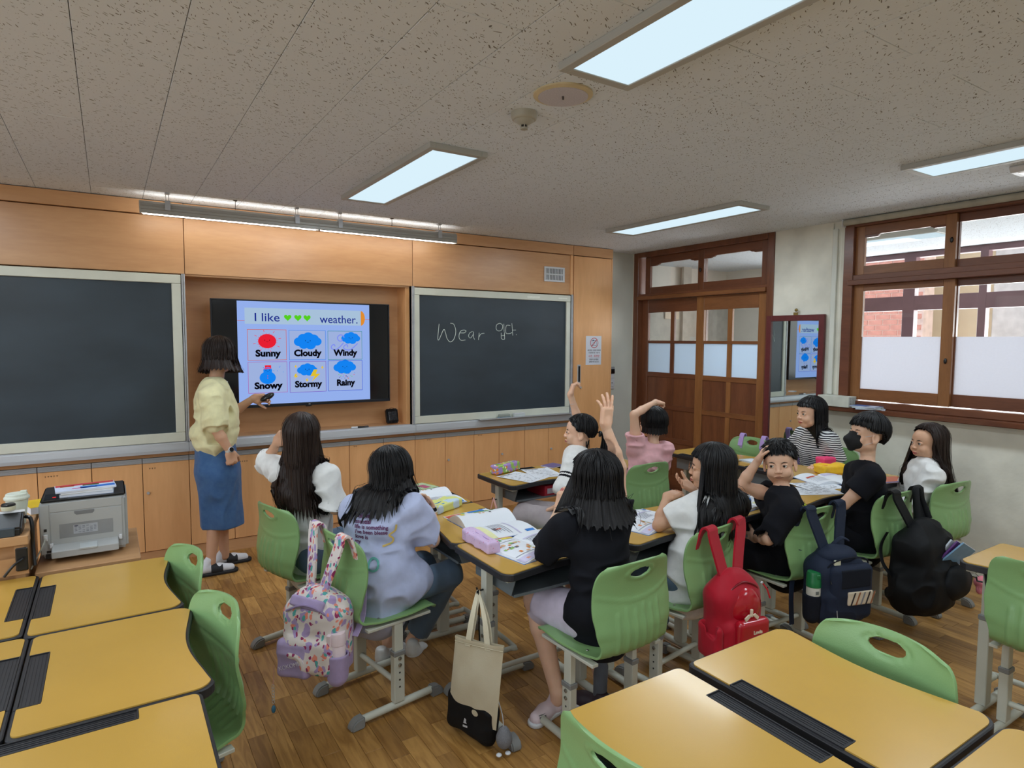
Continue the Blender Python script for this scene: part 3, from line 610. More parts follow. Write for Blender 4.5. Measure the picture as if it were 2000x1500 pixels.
for s_, a, b_, x in ((l1, 2.165, 2.745, X1+.018), (l2, 1.48, 2.1, X1+.055)):
    MB().box(x+.013, x+.016, a, b_, 1.675, 2.04).build('pane', clear, s_); MB().box(x+.013, x+.017, a, b_, 1.25, 1.6745).build('frosted_pane', frost, s_)
for z in (2.36, 1.5): MB().ell((X1+.012, 2.13, z), (.008, .011, .02)).build('latch', black, win, smooth=True)
struct(MB().box(X1-.115, X1+.02, WY0-.1, 3.03, 1.075, 1.112).box(X1-.03, X1-.018, WY0, 2.87, 1.112, 1.165), 'trim_3', dwx, 'wide wooden window sill', bevel=.005)
# roller blind, rolled up
t = thing('roller_blind', 'rolled up beige roller blind above the corridor window', 'blind', (0, 0, 0))
mb = MB().tube([(X1-.045, y, 2.583) for y in (WY0-.1, 2.88)], .024, 18); mb.build('roll', M('blind_fabric', (176, 172, 156), .8, bump=(200, .1)), t, smooth=True)
MB().box(X1-.075, X1-.012, 2.88, 2.888, 2.55, 2.61).build('end_bracket', white, t, bevel=.003)
mb = MB()
for k in range(150):
    z = 2.56-k*.0092
    for y in (2.893, 2.912): mb.ell((X1-.035, y+.004*math.sin(k*.05), z), (.0022, .0022, .0022), 5)
tag(mb.build('bead_chain', M('bead', (206, 200, 178), .4), t), kind='stuff')
# mirror
t = thing('wall_mirror', 'tall mirror in a dark red frame hung beside the door', 'mirror')
mr = M('dark_red_frame', (96, 40, 40), .35, noise=(30, .1))
mb = MB(); x0 = X1-.034; y0, y1, z0, z1 = 3.022, 3.566, .42, 1.862
for b in ((y0, y0+.05, z0, z1), (y1-.05, y1, z0, z1), (y0+.05, y1-.05, z1-.05, z1), (y0+.05, y1-.05, z0, z0+.05)): mb.box(x0, x0+.03, *b)
mb.build('frame', mr, t, bevel=.003)
mirm = M('silvered_glass', (216, 226, 226), .015, 1.0, noise=(2, .01))
MB().box(x0+.016, x0+.02, y0+.045, y1-.045, z0+.045, z1-.045).build('glass', mirm, t)
t.rotation_euler.z = .014; _c = Vector((x0+.03, 3.29, 0)); t.location = _c-Matrix.Rotation(.014, 3, 'Z') @ _c+Vector((-.008, 0, 0))
mb = MB(); mb.box(X1-.03, X1-.024, 3.265, 3.305, 1.862, 1.885); mb.ell((X1-.02, 3.285, 1.905), (.012, .014, .014)); mb.build('hook', M('old_brass', (140, 120, 70), .4, .8), t)
MB().box(x0-.006, x0+.016, 3.27, 3.32, 1.195, 1.203).build('clip', alu, t)
# ================= corridor beyond the wall
cwall = M('corridor_wall', (228, 224, 214), .7, noise=(2, .05)); purple = M('purple_window_frame', (122, 92, 98), .4, noise=(9, .1))
XC = 7.42
cf = struct(MB().box(X1+.14, XC+.1, -1.5, 6.1, -.1, 0), 'floor_corridor', M('corridor_floor', (150, 140, 125), .3))
struct(MB().box(X1+.14, XC+.1, -1.5, 6.1, ZC, ZC+.1), 'ceiling_corridor', tilem)
mb = MB(); mb.box(X1+.14, XC+.1, 5.95, 6.05, 0, ZC); mb.box(X1+.14, X1+.3, -1.5, WY0-.1, 2.0, ZC)
struct(mb, 'wall_corridor_end', cwall)
struct(MB().box(5.55, 7.42, 5.9, 5.95, 0, 2.25).box(6.45, 6.6, 5.86, 5.9, 0, ZC), 'wall_corridor_recess', M('corridor_grey', (186, 182, 172), .7))
MB2 = MB().box(XC, XC+.15, -1.5, 6.0, 0, 1.05).box(XC, XC+.15, 5.0, 6.0, 1.05, ZC).box(XC, XC+.15, -1.5, .3, 1.05, ZC)
struct(MB2, 'wall_corridor_right', cwall)
w2 = struct(MB().box(XC-.01, XC+.1, .3, 5.0, 2.55, ZC).box(XC-.01, XC+.1, .3, 5.0, 1.98, 2.135).box(XC-.01, XC+.1, .3, 5.0, 1.05, 1.15), 'window_2', purple, 'brown framed corridor windows to the yard', bevel=.004)
for a, b_ in ((3.45, 3.57), (2.78, 2.85), (2.05, 2.17), (4.2, 4.28), (1.3, 1.38), (4.85, 5.0), (.3, .42)): MB().box(XC-.012, XC+.08, a, b_, 1.05, 2.6).build('mullion', purple, w2, bevel=.003)
t = thing('corridor_light', 'ceiling light strip seen through the upper corridor window', 'ceiling light')
MB().box(5.92, 6.2, 2.6, 3.9, 2.565, ZC).build('frame', framem, t, bevel=.003); MB().box(5.95, 6.17, 2.63, 3.87, 2.555, 2.566).build('diffuser', E('corridor_panel', (222, 240, 250), 1.0), t); lp = area('corridor_lamp', (6.06, 3.25, 2.55), (0, 0, 0), .2, 1.2, 13, (.86, .95, 1)); lp.parent = t
t = thing('blue_sign', 'small blue sign seen through the left transom window', 'sign', (6.0, 5.78, 2.22))
MB().box(-.02, .1, .06, .08, -.12, .02).build('board', M('sign_blue', (60, 110, 200), .5), t); 
t = thing('notice_sheet', 'cream notice seen through the upper left door pane', 'notice', (6.3, 5.88, 1.98))
MB().box(-.16, .1, 0, .01, -.06, .04).build('sheet', M('notice_cream', (222, 206, 184), .6), t)
# yard: brick wing and cream wing of the school
t = thing('brick_wing', 'pink brick wall seen through the corridor windows', 'building')
MB().box(9.62, 9.9, 4.35, 7.6, -1, 5).build('mortar', M('mortar', (240, 218, 208), .9), t)
bm_ = M('brick', (226, 164, 150), .85, noise=(14, .12)); brme = None; nb = 0; rb = MB()
for r in range(0, 60):
    z = -.2+r*.077
    for c in range(15):
        y = 4.37+c*.212+(.106 if r % 2 else 0)
        if y > 7.4: continue
        if 1.5 < z < 3.3 and nb < 290:
            if brme is None:
                o = MB().box(0, .012, .004, .2, .004, .07).build('brick', bm_, t); brme = o.data
            else: o = bpy.data.objects.new('brick', brme); COL.objects.link(o); o.parent = t
            o.location = (9.609, y, z); nb += 1
        else: rb.box(9.609, 9.62, y+.004, y+.2, z+.004, z+.07)
tag(rb.build('brick_field', bm_, t, recalc=False), kind='stuff')
t = thing('cream_wing', 'cream school wing with a white window seen across the yard', 'building')
cw = M('cream_render', (240, 222, 186), .8, noise=(1.5, .06)); lt = M('pale_render', (232, 230, 226), .8)
MB().box(10.3, 10.6, -3, 4.6, -1, 5).build('wall', cw, t)
MB().box(10.2, 10.3, 3.35, 3.75, -1, 5).build('pilaster', lt, t, bevel=.01)
f = MB().box(10.24, 10.3, 2.55, 3.3, 1.0, 2.35).build('window', M('far_window_frame', (196, 180, 184), .5), t)
for a, b_ in ((2.6, 2.9), (2.95, 3.25)):
    for c, d in ((1.05, 1.85), (1.92, 2.3)): MB().box(10.235, 10.24, a, b_, c, d).build('pane', M('far_pane', (206, 212, 208), .3), f)
t = thing('ground_yard', 'pale paving of the yard outside', 'ground'); t['kind'] = 'structure'
MB().box(7.6, 12, -4, 9, -1.1, -1).build('paving', M('yard_paving', (170, 165, 155), .9), t)
# ================= school desks and chairs
yel = M('yellow_laminate', (198, 156, 70), .26, noise=(3, .05), bump=(350, .03), coat=.35)
edge = M('black_edge_band', (34, 34, 38), .5, noise=(30, .1))
bluegrey = M('steel_tray', (118, 126, 130), .45, .3, noise=(12, .06))
beige = M('beige_steel', (196, 196, 182), .42, noise=(9, .04))
greyp = M('grey_cap', (128, 128, 126), .5, noise=(12, .06))
greensh = M('green_polypropylene', (132, 170, 112), .36, noise=(5, .05), bump=(260, .05))
steel = M('bolt_steel', (160, 158, 150), .3, .9)
def outline(w, d, r, dip, n=6, inset=0):
    """desk top seen from above; the sitter's edge (-y) is hollowed"""
    W2, D2 = w/2-inset, d/2-inset; P = []
    def arc(cx, cy, a0, a1, rr):
        for k in range(n+1):
            a = a0+(a1-a0)*k/n; P.append((cx+rr*math.cos(a), cy+rr*math.sin(a)))
    arc(W2-.02, D2-.02, 0, PI/2, .02); arc(-W2+.02, D2-.02, PI/2, PI, .02); arc(-W2+r, -D2+r, PI, 1.42*PI, r)
    x0 = -W2+r+r*math.cos(1.42*PI); 
    for k in range(1, 14):
        t = k/14; x = x0+(-2*x0)*t; P.append((x, -D2+.004+dip*math.sin(PI*t)**1.4))
    arc(W2-r, -D2+r, 1.58*PI, 2*PI, r)
    return P
def make_desk(label, w=.60, d=.445, dip=.032):
    t = thing('school_desk', label, 'desk')
    # black moulded base, with the pencil trough sunk in its far edge
    MB().prism(outline(w, d, .05, dip), .688, .7165, 'z').build('edge_band', edge, t, bevel=.003)
    po = outline(w, d, .045, dip, inset=.009); tw = .157
    # yellow top with a notch for the trough
    top = []
    D2 = d/2-.009
    far = [(tw, D2), (tw, D2-.043), (tw-.008, D2-.05), (-tw+.008, D2-.05), (-tw, D2-.043), (-tw, D2)]
    k = 7; top = po[:k]+far+po[k:]
    MB().prism(top, .7162, .7202, 'z').build('table_top', yel, t)
    tr = MB(); tr.box(-tw+.001, tw-.001, D2-.049, d/2-.002, .7166, .7172)
    for y in (D2-.049, D2-.002): tr.box(-tw+.001, tw-.001, y, y+.003, .7166, .7208)
    for x in (-tw+.001, tw-.004): tr.box(x, x+.003, D2-.049, D2, .7166, .7208)
    for k in range(5): tr.box(-tw+.01, tw-.01, D2-.042+k*.0085, D2-.040+k*.0085, .7168, .7184)
    tr.build('pencil_trough', edge, t)
    # steel book tray, open to the sitter
    b = MB(); x = w/2-.085
    b.box(-x, x, -d/2+.07, d/2-.06, .590, .593); b.box(-x, x, d/2-.063, d/2-.06, .59, .688); b.prism([(-d/2+.05, .688), (d/2-.06, .688), (d/2-.06, .59), (-d/2+.09, .59)], -x-.003, -x, 'x'); b.prism([(-d/2+.05, .688), (d/2-.06, .688), (d/2-.06, .59), (-d/2+.09, .59)], x, x+.003, 'x')
    b.box(-x, x, -d/2+.068, -d/2+.072, .59, .602)
    b.build('book_tray', bluegrey, t)
    for sx in (-1, 1):
        X = sx*(w/2-.045)
        MB().box(X-.018, X+.018, -.19, .17, .674, .688).build('support_bar', beige, t, bevel=.002)
        lg = MB().box(X-.017, X+.017, -.022, .022, .42, .676).build('leg', beige, t, bevel=.002)
        MB().box(X-.021, X+.021, -.029, .029, .045, .43).build('outer_post', beige, lg, bevel=.003)
        MB().box(X-.024, X+.024, -.032, .032, .425, .448).build('collar', greyp, lg, bevel=.003)
        bo = MB()
        for z, r in ((.385, .008), (.33, .008)): bo.lathe([(r, 0), (r, .005), (r*.4, .007)], 8, (X+sx*.021, 0, z), Euler((0, sx*PI/2, 0)).to_matrix())
        bo.build('bolts', steel, lg)['kind'] = 'stuff'
        ho = MB()
        for z in (.27, .22, .17): ho.lathe([(.0045, 0), (.0045, .001)], 8, (X+sx*.021, 0, z), Euler((0, sx*PI/2, 0)).to_matrix())
        ho.build('adjusting_holes', black, lg)['kind'] = 'stuff'
        rn = MB().tube([(X, -.2, .03), (X, .2, .03)], .0175, 12).build('runner', beige, lg, smooth=True)
        for sy in (-1, 1): cap(X, sy*.2, sy, t)
        MB().tube([(X+sx*.018, 0, .585), (X+sx*.045, 0, .583), (X+sx*.05, 0, .60)], .004, 6).build('bag_hook', black, t)
    MB().tube(smoothpath([(-(w/2-.045), .02, .13), (-(w/2-.045), .11, .13), (-(w/2-.075), .14, .13), (w/2-.075, .14, .13), (w/2-.045, .11, .13), (w/2-.045, .02, .13)], 5), .0125, 10).build('foot_rail', beige, t, smooth=True)
    return t
def cap(X, y, sy, t, s=1.0):
    """rounded plastic foot at a runner's end"""
    pr = [(0, 0), (.062*s, 0), (.064*s, .014), (.055*s, .034), (.035*s, .046), (.0, .05)]
    pts = [(y+sy*(p[0]-.02), p[1]) for p in pr]
    return MB().prism(pts, X-.023, X+.023, 'x').build('foot_cap', greyp, t, bevel=.006, seg=2, smooth=True)
def make_chair(label):
    """sitter faces +y"""
    t = thing('school_chair', label, 'chair')
    prof = smoothpath([(0, .205, .408), (0, .19, .424), (0, .15, .431), (0, .05, .424), (0, -.06, .420), (0, -.13, .424), (0, -.178, .437), (0, -.208, .472), (0, -.216, .53), (0, -.203, .60), (0, -.193, .67), (0, -.200, .74), (0, -.222, .805)], 8)
    cum = [0]
    for a, b in zip(prof, prof[1:]): cum.append(cum[-1]+(b-a).length)
    Ltot = cum[-1]; NS, NU = 92, 60
    def at(s):
        s = min(max(s, 0), Ltot)
        for i in range(len(cum)-1):
            if s <= cum[i+1]+1e-9:
                f = (s-cum[i])/max(1e-9, cum[i+1]-cum[i]); return prof[i].lerp(prof[i+1], f)
        return prof[-1]
    sZ = lambda z: next(c for c, p in zip(cum, prof) if p.z >= z and p.y < -.18)
    s_hole, s_ridge = sZ(.752), sZ(.672)
    sB = sZ(.45)
    def width(s):
        k = [(0, .185), (.05, .198), (.16, .203), (.30, .19), (.37, .178), (.45, .175), (.53, .196), (.60, .205), (.68, .200), (Ltot, .186)]
        for (a, wa), (b, wb) in zip(k, k[1:]):
            if s <= b: f = (s-a)/(b-a); f = f*f*(3-2*f); return wa+(wb-wa)*f
        return k[-1][1]
    bm = bmesh.new(); G = []
    for i in range(NS+1):
        row = []; s0 = Ltot*i/NS
        for j in range(NU+1):
            u = -1+2*j/NU; s = s0
            # rounded corners at the top edge and the front edge; the top edge is gently arched
            wv = width(s0)
            top = Ltot-.016*abs(u)**2.2
            s = s0*top/Ltot
            cr = .05; dt = Ltot-s0
            if dt < cr: wv -= cr*(1-math.sqrt(max(0, 1-(1-dt/cr)**2)))*.8
            if s0 < .04: wv -= .04*(1-math.sqrt(max(0, 1-(1-s0/.04)**2)))*.8
            p = at(s).copy(); p.x = u*wv
            kb = max(0, min(1, (s-.36)/.12)); p.y += kb*.036*u*u; p.z += (1-kb)*.012*u*u*(1 if s > .05 else s/.05)
            row.append([p, s])
        G.append(row)
    # normals for relief
    he = (.054, .0215)
    vs_ = [[None]*(NU+1) for _ in range(NS+1)]
    for i in range(NS+1):
        for j in range(NU+1):
            p, s = G[i][j]; a = G[min(i+1, NS)][j][0]-G[max(i-1, 0)][j][0]; b = G[i][min(j+1, NU)][0]-G[i][max(j-1, 0)][0]
            nrm = a.cross(b); nrm = nrm.normalized() if nrm.length > 0 else Vector((0, -1, 0))
            if nrm.y > 0 and s > sB: nrm = -nrm
            d = 0.0
            if s > sB-.05:
                yy = s-(s_ridge-.0+.9*(p.x**2)*1.0-.03); d += .0035*math.exp(-(yy/.0055)**2)*(1 if abs(p.x) < .19 else 0)
                for rx, top_ in ((-.105, .11), (-.063, .06), (-.021, .10), (.021, .05), (.063, .09), (.105, .055)):
                    if abs(p.x-rx) < .02:
                        v = s_ridge-.03-s; 
                        if v > top_*.28+.005: d += .0055*math.exp(-((p.x-rx)/.0065)**2)*min(1, (v-(top_*.28+.005))/.015)
                ex_, ey_ = p.x/he[0], (s-s_hole)/he[1]; rr = math.hypot(ex_, ey_)
                d += .005*math.exp(-((rr-1.22)/.14)**2)
            vs_[i][j] = bm.verts.new(p+nrm*d)
            G[i][j].append((p.x/he[0], (s-s_hole)/he[1]))
    for i in range(NS):
        for j in range(NU):
            q = [G[i][j][2], G[i+1][j][2], G[i+1][j+1][2], G[i][j+1][2]]
            cx, cy = sum(a[0] for a in q)/4, sum(a[1] for a in q)/4
            if cx*cx+cy*cy < 1: continue
            bm.faces.new((vs_[i][j], vs_[i][j+1], vs_[i+1][j+1], vs_[i+1][j]))
    # snap the ragged hole edge on to the ellipse
    bm.verts.ensure_lookup_table()
    idx = {vs_[i][j]: (i, j) for i in range(NS+1) for j in range(NU+1)}
    for e in bm.edges:
        if len(e.link_faces) == 1:
            for v in e.verts:
                i, j = idx[v]; ex_, ey_ = G[i][j][2]; rr = math.hypot(ex_, ey_)
                if .5 < rr < 1.7:
                    s = s_hole+ey_/rr*he[1]; p = at(s).copy(); p.x = ex_/rr*he[0]; p.y += .036*(p.x/.195)**2; v.co = p+Vector((0, -.003, 0))
    for v in [v for v in bm.verts if not v.link_faces]: bm.verts.remove(v)
    bmesh.ops.recalc_face_normals(bm, faces=bm.faces)
    me = bpy.data.meshes.new('seat_shell'); bm.to_mesh(me); bm.free(); me.materials.append(greensh)
    o = bpy.data.objects.new('seat_shell', me); COL.objects.link(o)
    so = o.modifiers.new('s', 'SOLIDIFY'); so.thickness = .009; so.offset = 0
    bv = o.modifiers.new('b', 'BEVEL'); bv.width = .0035; bv.segments = 2; bv.limit_method = 'ANGLE'; bv.angle_limit = 1.0
    dg = bpy.context.evaluated_depsgraph_get(); me2 = bpy.data.meshes.new_from_object(o.evaluated_get(dg)); o.modifiers.clear(); o.data = me2
    me2.polygons.foreach_set('use_smooth', [True]*len(me2.polygons)); o.parent = t
    lip = MB()
    for sx in (-1, 1):
        X = sx*.172
        MB().box(X-.016, X+.016, -.15, .165, .400, .413).build('seat_bracket', beige, t, bevel=.002)
        lg = MB().box(X-.0135, X+.0135, -.021, .021, .25, .402).build('leg', beige, t, bevel=.002)
        MB().box(X-.0175, X+.0175, -.026, .026, .045, .262).build('outer_post', beige, lg, bevel=.003)
        MB().box(X-.0205, X+.0205, -.029, .029, .256, .278).build('collar', greyp, lg, bevel=.003)
        bo = MB()
        for z in (.245, .215): bo.lathe([(.008, 0), (.008, .005), (.003, .007)], 10, (X+sx*.0175, 0, z), Euler((0, sx*PI/2, 0)).to_matrix())
        bo.build('bolts', steel, lg)['kind'] = 'stuff'
        ho = MB()
        for z in (.18, .148, .116): ho.lathe([(.0042, 0), (.0042, .001)], 8, (X+sx*.0175, 0, z), Euler((0, sx*PI/2, 0)).to_matrix())
        ho.build('adjusting_holes', black, lg)['kind'] = 'stuff'
        MB().tube([(X, -.19, .03), (X, .19, .03)], .0165, 12).build('runner', beige, lg, smooth=True)
        for sy in (-1, 1): cap(X, sy*.19, sy, t)
    MB().tube([(-.172, 0, .125), (.172, 0, .125)], .0125, 10).build('stretcher', beige, t, smooth=True)
    bo = MB()
    for x, y in ((-.15, .12), (.15, .12), (-.15, -.08), (.15, -.08)): bo.lathe([(.006, 0), (.005, .002)], 8, (x, y, .4345))
    bo.build('seat_rivets', steel, t)['kind'] = 'stuff'
    return t
FX, FXn = -PI/2, PI/2      # sitter faces +x, -x
desk0 = make_desk('school desk of the long haired girl, with open workbook, nearest the low cupboards')
desks = [(1.495, 3.375, FX, None, 0),
 (1.495, 2.768, FX, 'school desk with rolled workbooks before the girl in the lilac shirt', 0),
 (1.572, 2.245, 0, 'school desk with lilac pencil case and a tote bag on its hook', 0),
 (2.255, 2.245, 0, 'school desk under the elbow of the girl with the red backpack', 0),
 (2.89, 2.255, 0, 'school desk with an open workbook and pen beside the boy looking back', 0),
 (3.54, 2.255, 0, 'school desk with white worksheets before the boy in the black mask', 0),
 (4.24, 2.255, 0, 'school desk with an orange booklet before the girl in the white sweatshirt', 0),
 (2.40, 3.502, 0, 'school desk with shiny pencil box nearest the low cupboards, pink strap on its hook', 0),
 (3.04, 3.502, 0, 'school desk in front of the girl in the pink shirt', 0),
 (4.075, 3.365, FXn, 'empty school desk before the chair with lilac straps', 0),
 (4.12, 2.762, FXn, 'school desk of the girl in the striped shirt', 0),
 (-.03, 2.68, FXn, 'empty yellow desk touching the printer table', 0),
 (-.01, 2.075, FXn, 'empty yellow desk with hollow edge, second from the printer table', 0),
 (-.479, 2.70, FX, 'empty desk cut by the left edge, beside the printer table', 0),
 (-.459, 2.085, FX, 'empty desk cut by the left edge, second from the printer table', 0),
 (-.125, 1.550, 0, 'empty scuffed desk turned sideways in the bottom left corner', 0),
 (1.585, .895, FXn, 'large empty yellow desk in the foreground right of the double pencil trough', 0),
 (1.112, .895, FX, 'large empty yellow desk in the foreground left of the double pencil trough', 0),
 (1.585, .285, FXn, 'empty desk cut by the bottom right corner of the photo', 0),
 (3.205, .875, FX, 'empty desk cut by the right edge of the photo', 0)]
for k, (x, y, r, lab, _) in enumerate(desks):
    if k == 0: desk0.location = (x, y, 0); desk0.rotation_euler.z = r; desk0['group'] = 'school desks'
    else: dup_tree(desk0, (x, y, 0), r, lab)
ch0 = make_chair('green chair under the girl with waist long hair')
def chair_at(bx, by, ang, lab):
    """bx,by: middle of the top of the back; ang: direction the sitter faces"""
    x, y = bx+.2*math.cos(ang), by+.2*math.sin(ang)
    return dup_tree(ch0, (x, y, 0), ang-PI/2, lab)
ch0['group'] = 'green school chairs'
ch0.location = (.66+.2*math.cos(.27), 3.285+.2*math.sin(.27), 0); ch0.rotation_euler.z = .27-PI/2
D_ = math.radians
CH = {}
for key, bx, by, a, lab in [
 ('lilac', .80, 2.66, D_(9), 'green chair carrying the flowery lilac backpack'),
 ('black', 1.685, 1.72, D_(92), 'green chair in the middle foreground under the girl in the black shirt'),
 ('red', 2.30, 1.85, D_(98), 'green chair carrying the red backpack'),
 ('navy', 3.0, 1.80, D_(88), 'green chair carrying the navy backpack'),
 ('mask', 3.70, 1.745, D_(88), 'green chair carrying the black backpack'),
 ('white', 4.27, 1.69, D_(84), 'green chair under the girl in the white sweatshirt by the right wall'),
 ('pony', 2.545, 2.98, D_(140), 'green chair seen edge on, under the girl with the ponytail'),
 ('pink', 3.11, 3.07, D_(90), 'green chair behind the girl in the pink shirt'),
 ('strap', 4.66, 3.42, D_(182), 'green chair with two lilac straps over its back, before the door'),
 ('stripe', 4.84, 2.77, D_(180), 'green chair under the girl in the striped shirt'),
 ('a2', .25, 2.745, D_(193), 'green chair pushed in at the desk touching the printer table'),
 ('a3', .285, 2.16, D_(193), 'green chair pushed in at the second desk from the printer table'),
 ('a4', -.02, 1.155, PI/2, 'green chair barely showing at the bottom left corner'),
 ('b1', 1.86, .895, PI, 'green chair with oval hole right of the foreground desks'),
 ('b2', .855, .94, D_(5), 'green chair cut by the bottom edge, left of the foreground desks'),
 ('d', 2.935, .855, D_(0), 'green chair cut by the right edge of the photo')]:
    CH[key] = chair_at(bx, by, a, lab)
# ================= printer table, shelf, printer
lam = wood('light_laminate', (196, 152, 108), (174, 130, 88), 'x', .4, 5)
t = thing('printer_table', 'low laminate table under the grey printer', 'table')
MB().box(-.275, .085, 3.035, 3.53, .69, .715).build('table_top', lam, t, bevel=.003)
for a, b in ((-.275, -.255), (.06, .08)): MB().box(a, b, 3.06, 3.5, 0, .69).build('side_panel', lam, t)
MB().box(-.255, .06, 3.46, 3.48, .25, .69).build('back_panel', lam, t)
t = thing('teacher_desk', 'taller laminate desk with phone and paper cup at the left edge', 'table')
MB().box(-1.5, -.285, 2.99, 3.55, .845, .882).build('table_top', lam, t, bevel=.003)
MB().box(-1.5, -.33, 3.02, 3.04, 0, .845).build('front_panel', lam, t); MB().box(-.33, -.30, 3.0, 3.5, 0, .845).build('side_panel', lam, t)
MB().box(-.39, -.287, 2.985, 2.995, .735, .80).build('lower_rail', lam, t)
pg = M('printer_grey', (172, 174, 174), .45, noise=(7, .02)); pb = M('printer_black', (36, 37, 40), .4, noise=(7, .08))
t = thing('printer', 'grey laser printer with black top carrying booklets', 'printer', (-.11, 3.17, .715))
# local: x -.155..+.155, front (seen) face y=0, depth to .3
MB().box(-.155, .155, 0, .30, .012, .243).build('body', pg, t, bevel=.012, seg=3)
MB().box(-.150, .150, .004, .296, .243, .252).build('top_panel', pb, t, bevel=.006, seg=2)
MB().box(-.118, .135, -.0035, .002, .06, .20).build('rear_door', pg, t, bevel=.002)
MB().box(-.118, .135, -.003, .002, .203, .24).build('upper_strip', pg, t, bevel=.001)
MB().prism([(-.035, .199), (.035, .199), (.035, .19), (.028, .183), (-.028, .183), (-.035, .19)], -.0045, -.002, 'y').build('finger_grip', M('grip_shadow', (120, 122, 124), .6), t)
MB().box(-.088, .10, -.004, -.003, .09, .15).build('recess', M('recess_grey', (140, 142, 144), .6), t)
MB().box(-.04, .045, -.0046, -.0042, .103, .14).build('rating_label', M('label_grey', (170, 174, 182), .6), t)
mb = MB()
for r in range(5):
    for q in range(6):
        if (r*7+q*3) % 5: mb.box(-.036+q*.0135, -.036+q*.0135+.009, -.005, -.0047, .108+r*.006, .1095+r*.006)
mb.ell((-.03, -.0048, .1365), (.008, .0003, .0022), 8); mb.build('label_print', ink if False else M('label_ink', (70, 72, 90), .6), t)['kind'] = 'stuff'
tr = MB(); tr.prism([(-.055, .022), (0, .03), (0, .068), (-.055, .052)], -.115, .118, 'x'); tr.build('open_tray', pg, t, bevel=.003)
MB().box(-.02, .042, -.05, -.003, .058, .066, Euler((.2, 0, 0)).to_matrix(), (0, 0, .0)).build('paper_guide', M('guide_grey', (186, 192, 194), .4), t, bevel=.001)
for x in (-.122, .12): MB().box(x, x+.012, -.012, 0, .055, .075).build('hinge', white, t, bevel=.002)
MB().box(-.151, -.121, -.0012, 0, .03, .235).build('port_column', pg, t, bevel=.0005)
MB().box(-.14, -.13, -.002, 0, .125, .137).build('network_socket', black, t); MB().box(-.134, -.118, -.002, 0, .035, .045).build('power_switch', black, t, bevel=.001)
MB().box(-.137, -.12, -.003, 0, .012, .032).build('power_socket', black, t)
MB().box(-.142, -.128, -.012, 0, .088, .115).build('usb_plug', white, t, bevel=.002)
mb = MB().box(-.138, -.055, .02, .13, .252, .2535); mb.build('control_panel', gloss, t)
MB().box(-.11, -.098, .05, .06, .2535, .2545).build('status_light', E('red_lamp', (230, 60, 60)), t)
cab = thing('printer_cables', 'black cables behind the shelf left of the printer', 'cable')
mb = MB().tube(smoothpath([(-.245, 3.16, .815), (-.25, 3.12, .80), (-.27, 3.10, .76), (-.29, 3.08, .72)]), .003, 6); mb.build('grey_cable', M('cable_grey', (150, 150, 140), .5), cab)
MB().tube(smoothpath([(-.30, 3.1, .93), (-.283, 3.08, .925), (-.278, 3.07, .88), (-.28, 3.08, .82), (-.275, 3.06, .74)]), .007, 8).build('thick_cable', black, cab)
MB().tube(smoothpath([(-.36, 2.97, .74), (-.33, 2.96, .78), (-.30, 2.965, .80)]), .005, 8).build('lower_cable', black, cab)
MB().box(-.325, -.287, 2.975, 2.985, .75, .84).build('cable_cover', black, cab, bevel=.004)
# booklets on the printer
def booklet(loc, rz, w, d, h, mt, lab, prints=(), grp=None, tilt=0, pages=None):
    t = thing('booklet', lab, 'booklet', loc, rz, grp)
    if tilt: t.rotation_euler.x = tilt
    MB().box(-w/2, w/2, -d/2, d/2, .0008, h-.0008).build('pages', pages or paper, t)
    MB().box(-w/2-.001, w/2+.001, -d/2-.001, d/2+.001, h-.0008, h).box(-w/2-.001, w/2+.001, -d/2-.001, d/2+.001, 0, .0008).build('cover', mt, t)
    for c, r in prints:
        mb = MB(); mb.add([(x, y, h+.0004) for x, y in rect(*r)], [(0, 1, 2, 3)]); mb.build('cover_print', c, t, recalc=False)
    return t
def C(n_, rgb, r=.5): return M('print_'+n_, rgb, r, noise=(25, .06))
z = .9675
booklet((-.098, 3.27, z), -.03, .19, .13, .012, C('blue_white', (170, 190, 215)), 'lowest booklet of the pile on the printer', grp='booklets on the printer')
booklet((-.10, 3.27, z+.0122), .03, .185, .128, .008, C('cream', (225, 216, 190)), 'cream edged booklet in the middle of the pile on the printer', grp='booklets on the printer')
booklet((-.105, 3.275, z+.0206), .08, .215, .135, .006, C('pale_cover', (200, 210, 232)), 'topmost booklet on the printer, red and blue cover', [(C('red', (190, 60, 50)), (-.106, .106, .03, .066)), (C('orange', (214, 120, 60)), (-.09, -.04, .02, .04)), (C('blue', (40, 110, 200)), (-.02, .106, -.04, 0)), (C('magenta', (200, 60, 130)), (-.05, .04, -.035, -.022)), (C('green', (70, 100, 60)), (-.01, .05, .01, .035))], 'booklets on the printer')
# cup, phone
t = thing('paper_cup', 'white lidded paper cup on the taller desk', 'cup', (-.335, 3.2, .882))
cm_ = M('cup_paper', (208, 214, 200), .55, noise=(4, .03))
MB().lathe([(.026, 0), (.038, .105)], 28).build('cup', cm_, t, smooth=True)
MB().lathe([(.0385, .10), (.043, .103), (.043, .112), (.038, .116), (.036, .126), (.001, .124)], 28).box(.012, .034, -.01, .01, .12, .135).build('lid', cm_, t, bevel=.002)
t = thing('desk_phone', 'black desk phone at the left edge', 'telephone', (-.385, 3.06, .882))
MB().prism([(-.06, 0), (.05, 0), (.05, .05), (.03, .075), (-.06, .03)], -.08, .08, 'x').build('body', black, t, bevel=.006, seg=2)
MB().box(.0, .06, -.068, -.055, .0, .035).build('foot', M('slate_plastic', (56, 66, 74), .5), t, bevel=.003)
MB().prism([(.03, .072), (.055, .05), (.06, .056), (.034, .08)], -.082, .085, 'x').build('screen_frame', white, t)
t = thing('lidded_jar', 'dark lidded jar on the phone beside the paper cup', 'jar', (-.352, 3.10, .965))
